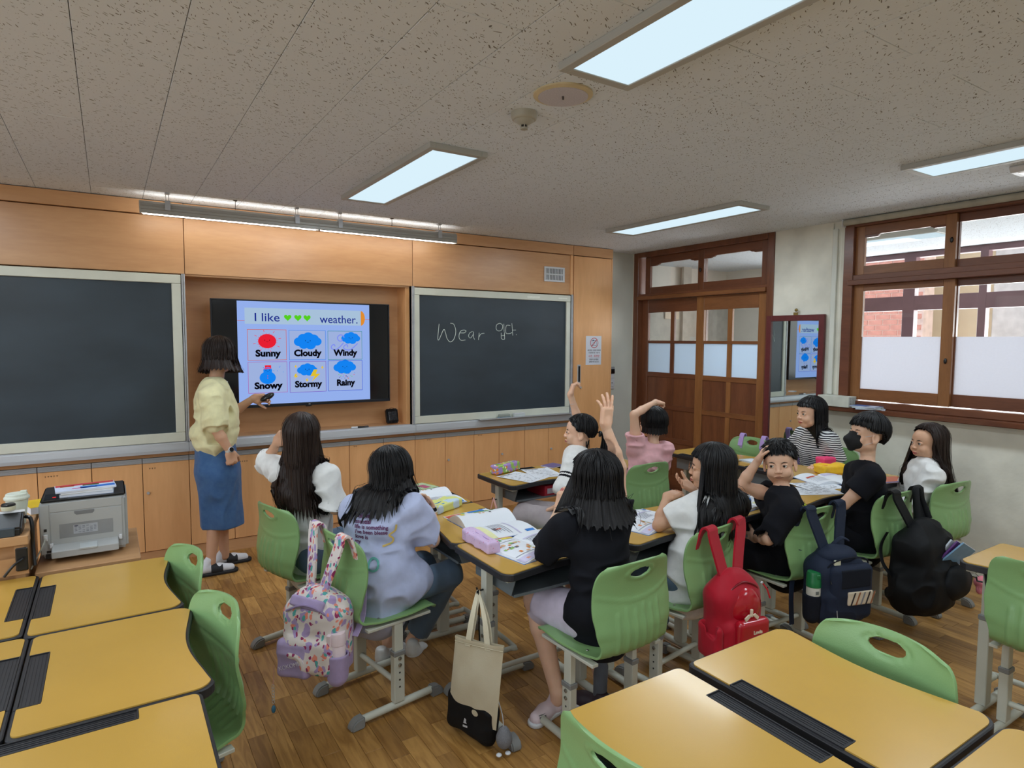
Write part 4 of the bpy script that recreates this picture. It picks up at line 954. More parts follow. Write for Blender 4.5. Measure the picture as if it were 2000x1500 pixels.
MB().lathe([(.022, 0), (.024, .010), (.024, .016)], 24).build('body', M('ivory_jar', (208, 206, 180), .5), t); MB().lathe([(.0235, .0165), (.0235, .022), (.02, .025)], 24).build('lid', black, t)
booklet((-.27, 3.42, .882), .3, .12, .16, .03, C('yellow', (226, 190, 40)), 'yellow notebook between the cup and the printer')
# sill things
t = thing('tissue_box', 'white lettered box on the window sill beside the blue booklets', 'box', (4.985, 2.87, 1.112))
wb = M('box_card', (206, 208, 196), .6)
MB().box(-.06, .05, -.13, .13, 0, .085).build('carton', wb, t, bevel=.002)
for k in range(4):
    for r_ in range(3): text('분실물함'[k], .026, M('box_ink', (120, 122, 118), .7), (-.035+k*.024, -.1305, .067-r_*.023), (PI/2, 0, 0), t, 'box_lettering', ext=.0001)
for k, (c, lab) in enumerate([(C('sky2', (150, 175, 200)), 'lowest blue booklet on the window sill'), (C('green2', (120, 150, 120)), 'middle booklet of the pile on the window sill'), (C('blue3', (80, 110, 170)), 'topmost blue booklet on the window sill')]):
    booklet((4.98-.004*k, 2.60+.01*k, 1.112+k*.0082), .5-.25*k, .14, .2, .008, c, lab, [(paper, (-.05, .02, -.09, -.02))], 'booklets on the window sill')
# ================= implicit-surface modeller for people and bags
V3 = lambda p: np.array(p, dtype=np.float32)
def nrm(v): v = np.asarray(v, float); return v/np.linalg.norm(v)
class Field:
    """smooth union of tapered capsules, ellipsoids, elliptic cones and boxes, meshed by surface nets"""
    def __init__(s): s.pr = []; s.post = []
    def _a(s, lo, hi, f, k, op='u'): s.pr.append((np.array(lo, float), np.array(hi, float), f, k, op)); return s
    def cap(s, a, b, ra, rb=None, k=.012, op='u'):
        rb = ra if rb is None else rb; a = V3(a); b = V3(b); ab = b-a; L2 = float(ab@ab)+1e-12; R = max(ra, rb)
        def f(P):
            t = np.clip(((P-a)@ab)/L2, 0, 1); return np.linalg.norm(P-a-t[..., None]*ab, axis=-1)-(ra+(rb-ra)*t)
        return s._a(np.minimum(a, b)-R, np.maximum(a, b)+R, f, k, op)
    def chain(s, pts, rs, k=.012, op='u'):
        for i in range(len(pts)-1): s.cap(pts[i], pts[i+1], rs[i], rs[i+1], k, op)
        return s
    def ell(s, c, r, R=None, k=.012, op='u'):
        c = V3(c); r = V3(r); m = float(r.max()); RT = None if R is None else np.array(R, np.float32)
        def f(P):
            q = P-c
            if RT is not None: q = q@RT     # columns of R are the local axes
            l1 = np.linalg.norm(q/r, axis=-1); l2 = np.linalg.norm(q/(r*r), axis=-1)+1e-9
            return l1*(l1-1)/l2
        return s._a(c-m, c+m, f, k, op)
    def econe(s, a, b, ra, rb, u, k=.02, op='u', e=2.0):
        """elliptic cone from a to b; ra, rb = (half width along u, half depth)"""
        a = V3(a); b = V3(b); ab = b-a; L = float(np.linalg.norm(ab)); t = ab/L; u = V3(u); u = u-t*(u@t); u = u/np.linalg.norm(u); v = np.cross(t, u)
        m = max(*ra, *rb)
        def f(P):
            q = P-a; h = q@t; tt = np.clip(h/L, 0, 1); w_ = ra[0]+(rb[0]-ra[0])*tt; d_ = ra[1]+(rb[1]-ra[1])*tt
            ov = h-tt*L; mn = np.minimum(w_, d_)
            rr = (np.abs((q@u)/w_)**e+np.abs((q@v)/d_)**e+np.abs(ov/mn)**e)**(1/e)
            return (rr-1)*mn
        return s._a(np.minimum(a, b)-m, np.maximum(a, b)+m, f, k, op)
    def box(s, c, h, R=None, r=.01, k=.01, op='u'):
        c = V3(c); h = V3(h); m = float(np.linalg.norm(h))+r; RT = None if R is None else np.array(R, np.float32)
        def f(P):
            q = P-c
            if RT is not None: q = q@RT
            q = np.abs(q)-(h-r); return np.linalg.norm(np.maximum(q, 0), axis=-1)+np.minimum(q.max(-1), 0)-r
        return s._a(c-m, c+m, f, k, op)
    def cyl(s, a, b, r, k=.004, op='u'):
        a = V3(a); b = V3(b); L = float(np.linalg.norm(b-a)); t = (b-a)/L
        def f(P):
            q = P-a; h = q@t; rad = np.linalg.norm(q-h[..., None]*t, axis=-1); return np.maximum(rad-r, np.abs(h-L/2)-L/2)
        return s._a(np.minimum(a, b)-r, np.maximum(a, b)+r, f, k, op)
    def disp(s, f): s.post.append(f); return s
    def ev(s, P, lo=None, hi=None):
        D = np.full(P.shape[:-1], 1., np.float32)
        for (a, b, f, k, op) in s.pr: D = s._c(D, f(P).astype(np.float32), k, op)
        return D
    def evd(s, P):
        D = s.ev(P)
        for f in s.post: D = D+f(P)
        return D
    @staticmethod
    def _c(D, d, k, op):
        if op == 'u':
            h = np.clip(k-np.abs(D-d), 0, None)/k; return np.minimum(D, d)-h*h*k*.25
        d = -d; h = np.clip(k-np.abs(D-d), 0, None)/k; return np.maximum(D, d)+h*h*k*.25
    def mesh(s, h, clip=None, fold=None):
        us = [p for p in s.pr if p[4] == 'u']
        lo = np.min([p[0] for p in us], 0)-4*h; hi = np.max([p[1] for p in us], 0)+4*h
        n = np.ceil((hi-lo)/h).astype(int)+1
        ax = [(lo[i]+h*np.arange(n[i])).astype(np.float32) for i in range(3)]
        D = np.full(tuple(n), .05, np.float32)
        for (a, b, f, k, op) in s.pr:
            m = k+3*h; i0 = np.clip(np.floor((a-m-lo)/h).astype(int), 0, n); i1 = np.clip(np.ceil((b+m-lo)/h).astype(int)+1, 0, n)
            if np.any(i1 <= i0): continue
            sl = tuple(slice(i0[j], i1[j]) for j in range(3))
            P = np.stack(np.meshgrid(*[ax[j][sl[j]] for j in range(3)], indexing='ij'), -1)
            D[sl] = s._c(D[sl], f(P).astype(np.float32), k, op)
        if s.post or clip:
            band = np.abs(D) < .03; idx = np.argwhere(band); P = (lo+idx*h).astype(np.float32); v = D[band]
            for f in s.post: v = v+f(P)
            D[band] = v
            if clip:
                for (c, nn) in clip:
                    c = V3(c); nn = V3(nrm(nn)); 
                    pl = (ax[0]-c[0])[:, None, None]*nn[0]+(ax[1]-c[1])[None, :, None]*nn[1]+(ax[2]-c[2])[None, None, :]*nn[2]
                    D = np.maximum(D, pl)
        ins = D < 0
        c8 = [ins[i:n[0]-1+i, j:n[1]-1+j, k:n[2]-1+k] for i in (0, 1) for j in (0, 1) for k in (0, 1)]
        al = c8[0].copy(); an = c8[0].copy()
        for c in c8[1:]: al &= c; an |= c
        act = an & ~al; cells = np.argwhere(act); N = len(cells)
        if N == 0: return np.zeros((0, 3)), np.zeros((0, 4), int)
        val = np.stack([D[cells[:, 0]+i, cells[:, 1]+j, cells[:, 2]+k] for i in (0, 1) for j in (0, 1) for k in (0, 1)], 1)
        cor = np.array([(i, j, k) for i in (0, 1) for j in (0, 1) for k in (0, 1)], float)
        acc = np.zeros((N, 3)); cnt = np.zeros(N)
        for a in range(8):
            for b in range(a+1, 8):
                if np.abs(cor[a]-cor[b]).sum() != 1: continue
                m = (val[:, a] < 0) != (val[:, b] < 0); t = val[m, a]/(val[m, a]-val[m, b])
                acc[m] += cor[a]+(cor[b]-cor[a])*t[:, None]; cnt[m] += 1
        vtx = lo+(cells+acc/cnt[:, None])*h
        ids = np.full(act.shape, -1, np.int32); ids[cells[:, 0], cells[:, 1], cells[:, 2]] = np.arange(N)
        F = []
        for d in range(3):
            sh = [slice(1, -1)]*3; A = [slice(1, -1)]*3; B = [slice(1, -1)]*3; A[d] = slice(0, -1); B[d] = slice(1, None)
            fl_ = ins[tuple(A)] != ins[tuple(B)]; e = np.argwhere(fl_); st = ins[tuple(A)][fl_]
            off = np.ones(3, int); off[d] = 0; e = e+off
            u, v = [(1, 2), (2, 0), (0, 1)][d]
            q = []
            for (du, dv) in ((-1, -1), (0, -1), (0, 0), (-1, 0)):
                c = e.copy(); c[:, u] += du; c[:, v] += dv; q.append(ids[c[:, 0], c[:, 1], c[:, 2]])
            q = np.stack(q, 1); q[~st] = q[~st][:, ::-1]; F.append(q)
        F = np.concatenate(F); F = F[(F >= 0).all(1)]
        return vtx, F
def mesh_obj(name, parts, mats, parent=None, matfn=None, smooth_it=1):
    """parts: list of (verts, quads, material index)"""
    vs_ = []; fs = []; mi = []; k = 0
    for v, f, m in parts:
        vs_.append(v); fs.append(f+k); k += len(v); mi.append(np.full(len(f), m))
    v = np.concatenate(vs_); f = np.concatenate(fs); mi = np.concatenate(mi)
    if smooth_it:
        E_ = np.concatenate([f[:, [0, 1]], f[:, [1, 2]], f[:, [2, 3]], f[:, [3, 0]]]); 
        for _ in range(smooth_it):
            s_ = np.zeros_like(v); c = np.zeros(len(v)); 
            for j in range(3): s_[:, j] = np.bincount(E_[:, 0], v[E_[:, 1], j], len(v))+np.bincount(E_[:, 1], v[E_[:, 0], j], len(v))
            c = np.bincount(E_.ravel(), minlength=len(v)); v = v*.45+.55*s_/np.maximum(c, 1)[:, None]
    if matfn is not None: mi = matfn(v[f].mean(1), mi)
    me = bpy.data.meshes.new(name); me.vertices.add(len(v)); me.vertices.foreach_set('co', v.astype(np.float32).ravel())
    me.loops.add(len(f)*4); me.loops.foreach_set('vertex_index', f.astype(np.int32).ravel())
    me.polygons.add(len(f)); me.polygons.foreach_set('loop_start', np.arange(0, len(f)*4, 4, dtype=np.int32)); me.polygons.foreach_set('loop_total', np.full(len(f), 4, np.int32))
    for m in mats: me.materials.append(m)
    me.polygons.foreach_set('material_index', mi.astype(np.int32)); me.polygons.foreach_set('use_smooth', np.ones(len(f), bool))
    me.update(calc_edges=True); me.validate()
    o = bpy.data.objects.new(name, me); COL.objects.link(o)
    if parent is not None: o.parent = parent
    return o
_rng = np.random.RandomState(5); _L = _rng.rand(32, 32, 32).astype(np.float32)*2-1
def vnoise(P, sc):
    q = P*sc; i = np.floor(q).astype(int); f = q-i; f = f*f*(3-2*f); r = 0
    for a in (0, 1):
        for b in (0, 1):
            for c in (0, 1):
                r = r+_L[(i[..., 0]+a) % 32, (i[..., 1]+b) % 32, (i[..., 2]+c) % 32]*(f[..., 0] if a else 1-f[..., 0])*(f[..., 1] if b else 1-f[..., 1])*(f[..., 2] if c else 1-f[..., 2])
    return r
def folds(amp=.006, sc=(7, 7, 16), seed=0.):
    sc = np.array(sc, float)
    def f(P):
        w_ = vnoise(P+seed, 5)[..., None]*.05
        n = vnoise(P+w_+seed, sc); return (-1.5*amp*(1-np.abs(n)*2.2)*(vnoise(P+seed+3, 6)*.5+.75)).astype(np.float32)
    return f
def fibre(name, rgb, rough=.85, sc=900, bump_=.15, rgb2=None, ns=(30, .06)): return M(name, rgb, rough, noise=ns, bump=(sc, bump_), spec=.2, sheen=.12 if sum(rgb) > 200 else 0, rgb2=rgb2)
def skinmat(name, rgb):
    m = M(name, rgb, .5, noise=(14, .05), bump=(260, .04), spec=.4); b = m.node_tree.nodes['Principled BSDF']
    b.inputs['Subsurface Weight'].default_value = .12; b.inputs['Subsurface Radius'].default_value = (.02, .008, .004); b.inputs['Subsurface Scale'].default_value = .5; return m
skin_f = skinmat('skin_fair', (224, 180, 152)); skin_m = skinmat('skin_medium', (206, 160, 130)); lipm = M('lips', (190, 104, 96), .45); mouthm = M('mouth_line', (122, 58, 54), .6); eyew = M('eye_white', (228, 226, 222), .2); eyeb = M('eye_iris', (34, 24, 20), .12)
def hairmat(name, rgb, rgb2, tip=None):
    m = bpy.data.materials.new(name); m.use_nodes = True; n = m.node_tree.nodes; l = m.node_tree.links; b = n['Principled BSDF']
    b.inputs['Roughness'].default_value = .42; b.inputs['Specular IOR Level'].default_value = .3
    tc = n.new('ShaderNodeTexCoord'); mp = n.new('ShaderNodeMapping'); mp.inputs['Scale'].default_value = (1, 1, .05); l.new(tc.outputs['Object'], mp.inputs[0])
    nz = n.new('ShaderNodeTexNoise'); nz.inputs['Scale'].default_value = 260; nz.inputs['Detail'].default_value = 3; l.new(mp.outputs[0], nz.inputs[0])
    mx = n.new('ShaderNodeMix'); mx.data_type = 'RGBA'; l.new(nz.outputs[0], mx.inputs[0]); mx.inputs[6].default_value = lin(rgb); mx.inputs[7].default_value = lin(rgb2)
    l.new(mx.outputs[2], b.inputs['Base Color'])
    bp = n.new('ShaderNodeBump'); bp.inputs['Strength'].default_value = .45; bp.inputs['Distance'].default_value = .002; l.new(nz.outputs[0], bp.inputs['Height']); l.new(bp.outputs[0], b.inputs['Normal'])
    return m
hair_k = hairmat('hair_black', (8, 7, 9), (22, 20, 22)); hair_b = hairmat('hair_dark_brown', (20, 13, 11), (50, 34, 28))
# ---------------- figure parts
def head_frame(c, fwd, roll=0., s=1.0):
    """c: centre of the head, fwd: where the face points; returns (origin, 3x3 with columns right, forward, up, scale)"""
    f = nrm(fwd); r = nrm(np.cross(f, (0, 0, 1))); u = np.cross(r, f)
    if roll: r, u = r*math.cos(roll)+u*math.sin(roll), u*math.cos(roll)-r*math.sin(roll)
    return (np.array(c, float), np.stack([r, f, u], 1), s)
def hp(H, p): return H[0]+H[1]@(np.array(p, float)*H[2])
def head(F, H, ears=True, mouth=1.0):
    s = H[2]; R = H[1]; L = lambda *p: hp(H, p)
    def e(c, r, k=.012, op='u', RR=None): F.ell(L(*c), [x*s for x in r], R if RR is None else R@RR, k*s, op)
    e((0, -.014, .032), (.073, .090, .078)); e((0, .020, -.028), (.0575, .062, .074), .02); e((0, .050, .026), (.052, .032, .046), .02)
    e((0, .052, -.084), (.024, .022, .018), .022)
    for x in (-1, 1):
        e((x*.042, .008, -.058), (.022, .034, .026), .02); e((x*.034, .058, -.036), (.024, .022, .024), .016)
        e((x*.030, .083, .004), (.017, .011, .0095), .010, 'd')
        e((x*.031, .071, .002), (.0165, .0125, .0115), .004)
        e((x*.031, .087, .001), (.0138, .013, .0052), .0025, 'd')
        if ears:
            t = .25*x; RR = np.array([[math.cos(t), -math.sin(t), 0], [math.sin(t), math.cos(t), 0], [0, 0, 1]])
            e((x*.076, -.006, -.012), (.0075, .020, .030), .006, RR=RR); e((x*.083, -.002, -.010), (.006, .011, .019), .004, 'd', RR)
            e((x*.075, -.002, -.036), (.006, .010, .010), .006)
    F.cap(L(0, .079, .006), L(0, .092, -.026), .006*s, .0095*s, .012*s)
    for x in (-1, 1): e((x*.0105, .088, -.029), (.0075, .0085, .0065), .006)
    for x in (-1, 1): e((x*.006, .093, -.0365), (.0032, .004, .003), .002, 'd')
    w_ = .019*mouth
    F.chain([L(-w_, .078, -.0575), L(-.006, .0865, -.0545), L(.006, .0865, -.0545), L(w_, .078, -.0575)], [.003*s, .0052*s, .0052*s, .003*s], .006*s)
    F.chain([L(-w_*.9, .077, -.060), L(0, .0845, -.0645), L(w_*.9, .077, -.060)], [.003*s, .0062*s, .003*s], .006*s)
    F.chain([L(-w_*1.15, .080, -.0585), L(0, .0925, -.0592), L(w_*1.15, .080, -.0585)], [.0012*s, .0016*s, .0012*s], .0015*s, 'd')
def lipfn(H, base=0):
    def f(C, mi):
        q = (C-H[0])@H[1]/H[2]; m = (np.abs(q[:, 0]) < .0185) & (q[:, 1] > .080) & (np.abs(q[:, 2]+.0597) < .0085-.006*(np.abs(q[:, 0])/.0185)**2)
        mi = mi.copy(); mi[m] = 1; return mi
    return f
def eyes(H, par, look=(0, 0), brows=hair_k, browz=.0):
    s = H[2]; MB().tube([hp(H, p) for p in ((-.021, .0815, -.0578), (-.010, .0890, -.0592), (0, .0908, -.0588), (.010, .0890, -.0592), (.021, .0815, -.0578))], [.0006*s, .0014*s, .0014*s, .0014*s, .0006*s], 5).build('mouth_line', mouthm, par, smooth=True)
    for x in (-1, 1):
        c = hp(H, (x*.031, .0705, .001)); o = MB().ell(c, (.0122*s,)*3, 18).build('eye', eyew, par, smooth=True, recalc=False)
        d = nrm(H[1]@np.array([look[0], 1, look[1]])); ic = c+d*.0086*s
        MB().ell(ic, (.0068*s, .0068*s, .0068*s), 14).build('iris', eyeb, o, smooth=True, recalc=False)
        mb = MB(); mb.tube([hp(H, p) for p in ((x*.016, .083, .0175+browz), (x*.030, .0825, .0215+browz), (x*.045, .072, .018+browz))], [.0012*s, .0022*s, .0008*s], 6); mb.build('eyebrow', brows, par, smooth=True)
        mb = MB(); mb.tube([hp(H, p) for p in ((x*.019, .0835, .0035), (x*.031, .0855, .0066), (x*.0445, .0775, .0035))], [.0006*s, .0011*s, .0006*s], 5); mb.build('upper_lid_line', brows, par, smooth=True)
def hand(F, wrist, d, n, thumb=1, curl=(.25, .25, .3, .35), spread=.06, sc=.84, tcurl=.3, tang=.75):
    """d: wrist to fingers, n: out of the palm, thumb: +1/-1 side of d x n"""
    w_ = np.array(wrist, float); d = nrm(d); n = nrm(n-np.array(d)*np.dot(n, d)); s_ = np.cross(d, n)*thumb
    R = np.stack([s_, d, n], 1); S_ = sc
    F.box(w_+d*.046*S_, (.037*S_, .043*S_, .0135*S_), R, .0125*S_, .012); F.ell(w_+d*.012*S_, (.026*S_, .03*S_, .018*S_), R, .016)
    F.ell(w_+(d*.03+s_*.024+n*.008)*S_, (.016*S_, .028*S_, .014*S_), R, .012)
    for i in range(4):
        off = (.0275-.0183*i); L = (.068, .077, .071, .055)[i]*S_; r = (.0083, .0085, .0081, .0071)[i]*S_
        p = w_+(d*(.080-.004*abs(i-1.3))+s_*off)*S_; a = spread*(1.4-i)
        dd = d*math.cos(a)+s_*math.sin(a); ang = 0; seg = (.46, .30, .24)
        for j in range(3):
            ang += curl[i]*(.9 if j == 0 else 1.15); dr = dd*math.cos(ang)+n*math.sin(ang); q = p+dr*L*seg[j]
            F.cap(p, q, r*(1-.07*j), r*(.93-.08*j), .0035); p = q
    p = w_+(d*.022+s_*.028+n*.004)*S_; base = nrm(d*math.cos(tang)+s_*math.sin(tang)+n*.25)
    q = p+base*.034*S_; F.cap(p, q, .0125*S_, .0098*S_, .010); ax_ = nrm(base*math.cos(tcurl)+(n*.6+d*.6-s_*.2)*math.sin(tcurl))
    q2 = q+ax_*.029*S_; F.cap(q, q2, .0098*S_, .0088*S_, .004); ax2 = nrm(ax_*math.cos(tcurl*.8)+(n*.6+d*.4-s_*.3)*math.sin(tcurl*.8)); F.cap(q2, q2+ax2*.022*S_, .0088*S_, .0072*S_, .003)
# ---------------- hair
def hair_build(name, H, par, mat_, length, front=1.15, bangs=62, nape=97, line=None, back_only=None, flare=.0, gather=0., avoid=None, seed=1, locks=130, thick=.014, width=1.0, wind=(0, 0, 0), jag=.05, part_x=.0, loose=18, sidecut=None, top_lift=0., inner=True, swing=None):
    """length(theta): how far below the widest ring of the skull the hair hangs (m); theta 0 = face, +-pi = back"""
    rg = random.Random(seed); s = H[2]
    C0 = np.array((0, -.014, .032)); Rr = np.array((.073, .090, .078))+thick; Rr[2] += top_lift
    crown = np.array((part_x, -.03, 0))
    def skull(th, ph, ex=0.):
        # ph from the crown (0) to the ring (pi/2) and on
        p = np.array((math.sin(th)*math.sin(ph), math.cos(th)*math.sin(ph), math.cos(ph)))*(Rr+ex); 
        p = p+C0; k = max(0, math.cos(ph)); p[0] += part_x*k; p[0] *= (1+(width-1)*math.sin(min(ph, PI/2))**2)
        return H[0]+H[1]@(p*s)
    up = np.array((0, 0, 1.)); cen = H[0]+H[1]@(np.array((0, -.014, 0))*s)
    def path(th, n1, n2, ex=0., lj=0., phmax=None, Lx=None):
        a = abs(math.atan2(math.sin(th), math.cos(th))); pts = []
        if a < front:
            pm = math.radians(line(a) if line else bangs+(92-bangs)*(a/front)**5)+.10*math.sin(th*17+seed)*.25; pm *= (1+lj*.15)
            for i in range(n1+1): pts.append(skull(th, pm*i/n1, ex+(.004*(i/n1)**3)))
            return pts
        pm = math.radians(line(a) if line else nape)
        for i in range(n1+1): pts.append(skull(th, pm*i/n1, ex))
        L = max(.002, (length(th) if Lx is None else Lx)*(1+lj))
        p0 = pts[-1]; out = p0-cen; out[2] = 0; out = out/max(1e-6, np.linalg.norm(out)); d0 = nrm(pts[-1]-pts[-2])
        p = p0.copy(); stp = L/n2; d = d0.copy()
        for i in range(1, n2+1):
            t = i/n2; tgt = -up+out*(flare*t*2-gather*(1-t)*.8)+np.array(wind)*t
            if swing is not None: tgt = tgt+swing(th, t)
            d = nrm(d*.45+nrm(tgt)*.55); p = p+d*stp
            pts.append(p.copy())
        if avoid is not None:
            A = np.array(pts[n1:], np.float32); off = .015+ex
            for _ in range(5):
                sd = avoid(A); g = np.stack([avoid(A+V3((.004 if j == 0 else 0, .004 if j == 1 else 0, .004 if j == 2 else 0)))-sd for j in range(3)], 1); g /= (np.linalg.norm(g, axis=1)[:, None]+1e-6)
                push = np.clip(off-sd, 0, .04); A = A+g*push[:, None]
            pts = pts[:n1]+[np.array(a_, float) for a_ in A]
        return pts
    n1, n2 = 14, 26
    mb = MB()
    def grid(t0, t1, nt):
        cols = []; 
        for j in range(nt+1):
            th = t0+(t1-t0)*j/nt; rid = .0022*math.sin(th*23+seed)+.0016*math.sin(th*51+seed*2)+.001*math.sin(th*90)
            cols.append(path(th, n1, n2, rid, jag*math.sin(th*31+seed*1.7)+jag*.6*math.sin(th*67)))
        m = len(cols[0]); base = [p for c in cols for p in c]
        mb.add(base, [(j*m+i, (j+1)*m+i, (j+1)*m+i+1, j*m+i+1) for j in range(nt) for i in range(m-1)])
        if inner:
            inn = []
            for c in cols:
                for i, p in enumerate(c):
                    o_ = p-cen; o_[2] *= .3 if i > n1 else 1; inn.append(p-nrm(o_)*(.011 if i < m-1 else .003))
            mb.add(inn, [(j*m+i, j*m+i+1, (j+1)*m+i+1, (j+1)*m+i) for j in range(nt) for i in range(m-1)])
    if front > 0: grid(-front, front, 44)
    grid(front+.001, 2*PI-front-.001, 130)
    for k in range(int(locks*1.5)):
        th = rg.uniform(-PI, PI); ex = rg.uniform(.0005, .0045); pts = path(th, 9, 16, ex, rg.uniform(-.12, .08)+(-.2 if rg.random() < .1 else 0))
        w0 = rg.uniform(.0025, .0062); N = len(pts); st = rg.choice((0, 1, 2)) if abs(th) < front else 0
        pts = pts[st:]; N = len(pts); ph = rg.uniform(0, 6)
        rs = [w0*(.35+.65*math.sin(PI*min(1, (i+1)/N*1.0)**.6) if i < N*.6 else max(.0003, w0*(1-((i/N-.6)/.4)**1.1))) for i in range(N)]
        sd_ = nrm(np.cross(pts[min(3, N-1)]-cen, up)); 
        pts = [p+sd_*.004*math.sin(ph+i*.35) for i, p in enumerate(pts)]
        mb.tube([tuple(p) for p in pts], rs, 6, flat=.45, up=tuple(nrm(pts[N//2]-cen)))
    for k in range(loose):
        th = rg.uniform(front, 2*PI-front); ex = rg.uniform(.005, .014); pts = path(th, 8, 14, ex, rg.uniform(-.2, .25))[3:]
        mb.tube([tuple(p) for p in pts], .0007, 4)
    return mb.build(name, mat_, par, smooth=False, recalc=False), path
def smooth_all(o): o.data.polygons.foreach_set('use_smooth', [True]*len(o.data.polygons))
A_ = lambda *p: np.array(p, float)
def lerp(a, b, t): return A_(*a)*(1-t)+A_(*b)*t
def torso(F, pel, nb, sL, sR, grow=0., hem=-.03, w=1.0, belly=0., dep=1.0, pu=None):
    """trunk between pelvis and neck base, inflated for clothing"""
    pel, nb, sL, sR = A_(*pel), A_(*nb), A_(*sL), A_(*sR); u = nrm(sR-sL); ax = nb-pel; t = nrm(ax); SW = np.linalg.norm(sR-sL)/2
    u0 = nrm(A_(*pu)) if pu is not None else nrm(u*A_(1, 1, .3)); u2 = nrm(u0*.5+u*.5*(1 if u0@u > 0 else -1))
    wa, ch = pel+ax*.38, pel+ax*.74; g = grow; q = SW/.14*w
    F.econe(pel+t*hem, pel+t*.04, (.125*q+g*1.25, .095*q*dep+g), (.122*q+g, .092*q*dep+g), u0, .03)
    F.econe(pel+t*.02, wa, (.122*q+g, .090*q*dep+g), (.110*q+g*1.1, .082*q*dep+g*1.1), u2, .04)
    F.econe(wa, ch, (.110*q+g*1.1, .082*q*dep+g*1.1), (.124*q+g, .086*q*dep+g), u, .04)
    F.econe(ch, pel+ax*.9, (.124*q+g, .086*q*dep+g), (.10*q+g, .064*q*dep+g), u, .04)
    F.chain([sL, (sL+sR)/2+(nb-(sL+sR)/2)*.55, sR], [.044+g*.6, .052+g*.5, .044+g*.6], .04)
def person(name_label, skin, head_=None, pel=None, nb=None, sL=None, sR=None, arms=(), legs=(), top=None, bottom=None, hands=(), hairf=None, eyes_=None, shoes=(), neck_r=.036, ears=True, mouth=1.0, h=.0052, w=1.0, dep=1.0, pu=None):
    """arms: (shoulder, elbow, wrist, sleeve fraction beyond the elbow, radius scale); legs: (hip, knee, ankle, radius scale)"""
    P = thing('person', name_label, 'person', (0, 0, 0)); H = head_
    F = Field(); torso(F, pel, nb, sL, sR, -.014, w=w, dep=dep, pu=pu)
    hb = hp(H, (0, -.022, -.05)); nbv = A_(*nb)
    def neck(G): G.cap(nbv-A_(0, 0, .02), hb, neck_r*1.12, neck_r, .03)
    neck(F)
    for a in arms:
        s_, e_, w_ = A_(*a[0]), A_(*a[1]), A_(*a[2]); r = a[4]
        F.chain([s_, lerp(s_, e_, .45), e_], [.040*r, .036*r, .0285*r], .02); F.chain([e_, lerp(e_, w_, .35), w_], [.0285*r, .029*r, .0195*r], .012)
    for l_ in legs:
        a, k_, n_ = A_(*l_[0]), A_(*l_[1]), A_(*l_[2]); r = l_[3]
        F.chain([a, k_], [.070*r, .050*r], .03); F.chain([k_, lerp(k_, n_, .3), n_], [.050*r, .049*r, .030*r], .02)
        F.cap(n_, n_+A_(0, 0, -.03), .03*r, .03*r)
    cut = lerp(hb, nbv, .5); nd = nrm(hb-nbv)
    F.cap(cut+nd*.064, cut+nd*.22, .06, .06, .002, 'd'); v, f = F.mesh(h); parts = [(v, f, 0)]
    G = Field(); head(G, H, ears, mouth); neck(G)
    v, f = G.mesh(.0021 if eyes_ or ears else .003, clip=[(cut-nd*.004, -nd)]); parts.append((v, f, 0))
    for hd in hands:
        G = Field(); w_ = A_(*hd['w']); G.cap(A_(*hd['from'])*.18+w_*.82, w_, .0212*hd.get('r', 1), .0197*hd.get('r', 1)); hand(G, w_, A_(*hd['d']), A_(*hd['n']), hd.get('thumb', 1), hd.get('curl', (.25, .25, .3, .35)), hd.get('spread', .06), hd.get('sc', .84), hd.get('tcurl', .3), hd.get('tang', .75))
        v, f = G.mesh(.0021); parts.append((v, f, 0))
    mesh_obj('body', parts, [skin, lipm], P, matfn=lipfn(H), smooth_it=1)
    topF = None
    if top:
        T = Field(); g = top.get('g', .012); torso(T, pel, nb, sL, sR, g, hem=top.get('hem', -.05), w=w, dep=dep, pu=pu)
        for a in arms:
            s_, e_, w_ = A_(*a[0]), A_(*a[1]), A_(*a[2]); r = a[4]; fr = a[3]; sr = top.get('sr', .052)*r
            T.cap(s_, lerp(s_, e_, min(fr, 1)), sr, sr*top.get('flare', 1.0), .035)
            if fr > 1: T.cap(e_, lerp(e_, w_, fr-1), sr*.92, sr*.8, .02)
        for a in arms:     # open cuffs: hollow the last centimetres of each sleeve
            s_, e_, w_ = A_(*a[0]), A_(*a[1]), A_(*a[2]); fr = a[3]; r = a[4]; q0, q1 = (s_, e_) if fr <= 1 else (e_, w_); ff = fr if fr <= 1 else fr-1
            c = lerp(q0, q1, ff); d = nrm(q1-q0); sr = top.get('sr', .052)*r*(top.get('flare', 1.0) if fr <= 1 else .8)
            if not top.get('cut', 1): continue
            T.cyl(c+d*.003, c+d*sr*1.6, sr*(1.5 if fr < .5 else 1.14), .004, 'd'); T.cap(c-d*.012, c+d*.03, sr*.70, sr*.74, .003, 'd')
        nn = nrm(nd+A_(*top.get('vn', (0, 0, 0)))); T.ell(nbv+nd*.035, (neck_r*1.35+top.get('neck', .0),)*2+(.05,), None, .006, 'd')
        T.cap(nbv+nd*.02, nbv+nd*.2, neck_r*1.3+top.get('neck', 0), neck_r*1.4+top.get('neck', 0), .008, 'd')
        topF = T.evd
        if top.get('extra'): top['extra'](T)
        T.disp(folds(top.get('fold', .006), top.get('fsc', (9, 9, 15)), top.get('seed', 0)))
        v, f = T.mesh(.0055); mo = mesh_obj(top.get('name', 'shirt'), [(v, f, 0)], [top['m']]+top.get('mats', []), P, matfn=top.get('matfn'), smooth_it=2)
        top['obj'] = mo
    if bottom:
        B = Field(); bottom['f'](B); B.disp(folds(bottom.get('fold', .005), bottom.get('fsc', (8, 8, 8)), 5)); v, f = B.mesh(.006, clip=bottom.get('clip')); mesh_obj(bottom['name'], [(v, f, 0)], [bottom['m']], P, smooth_it=2)
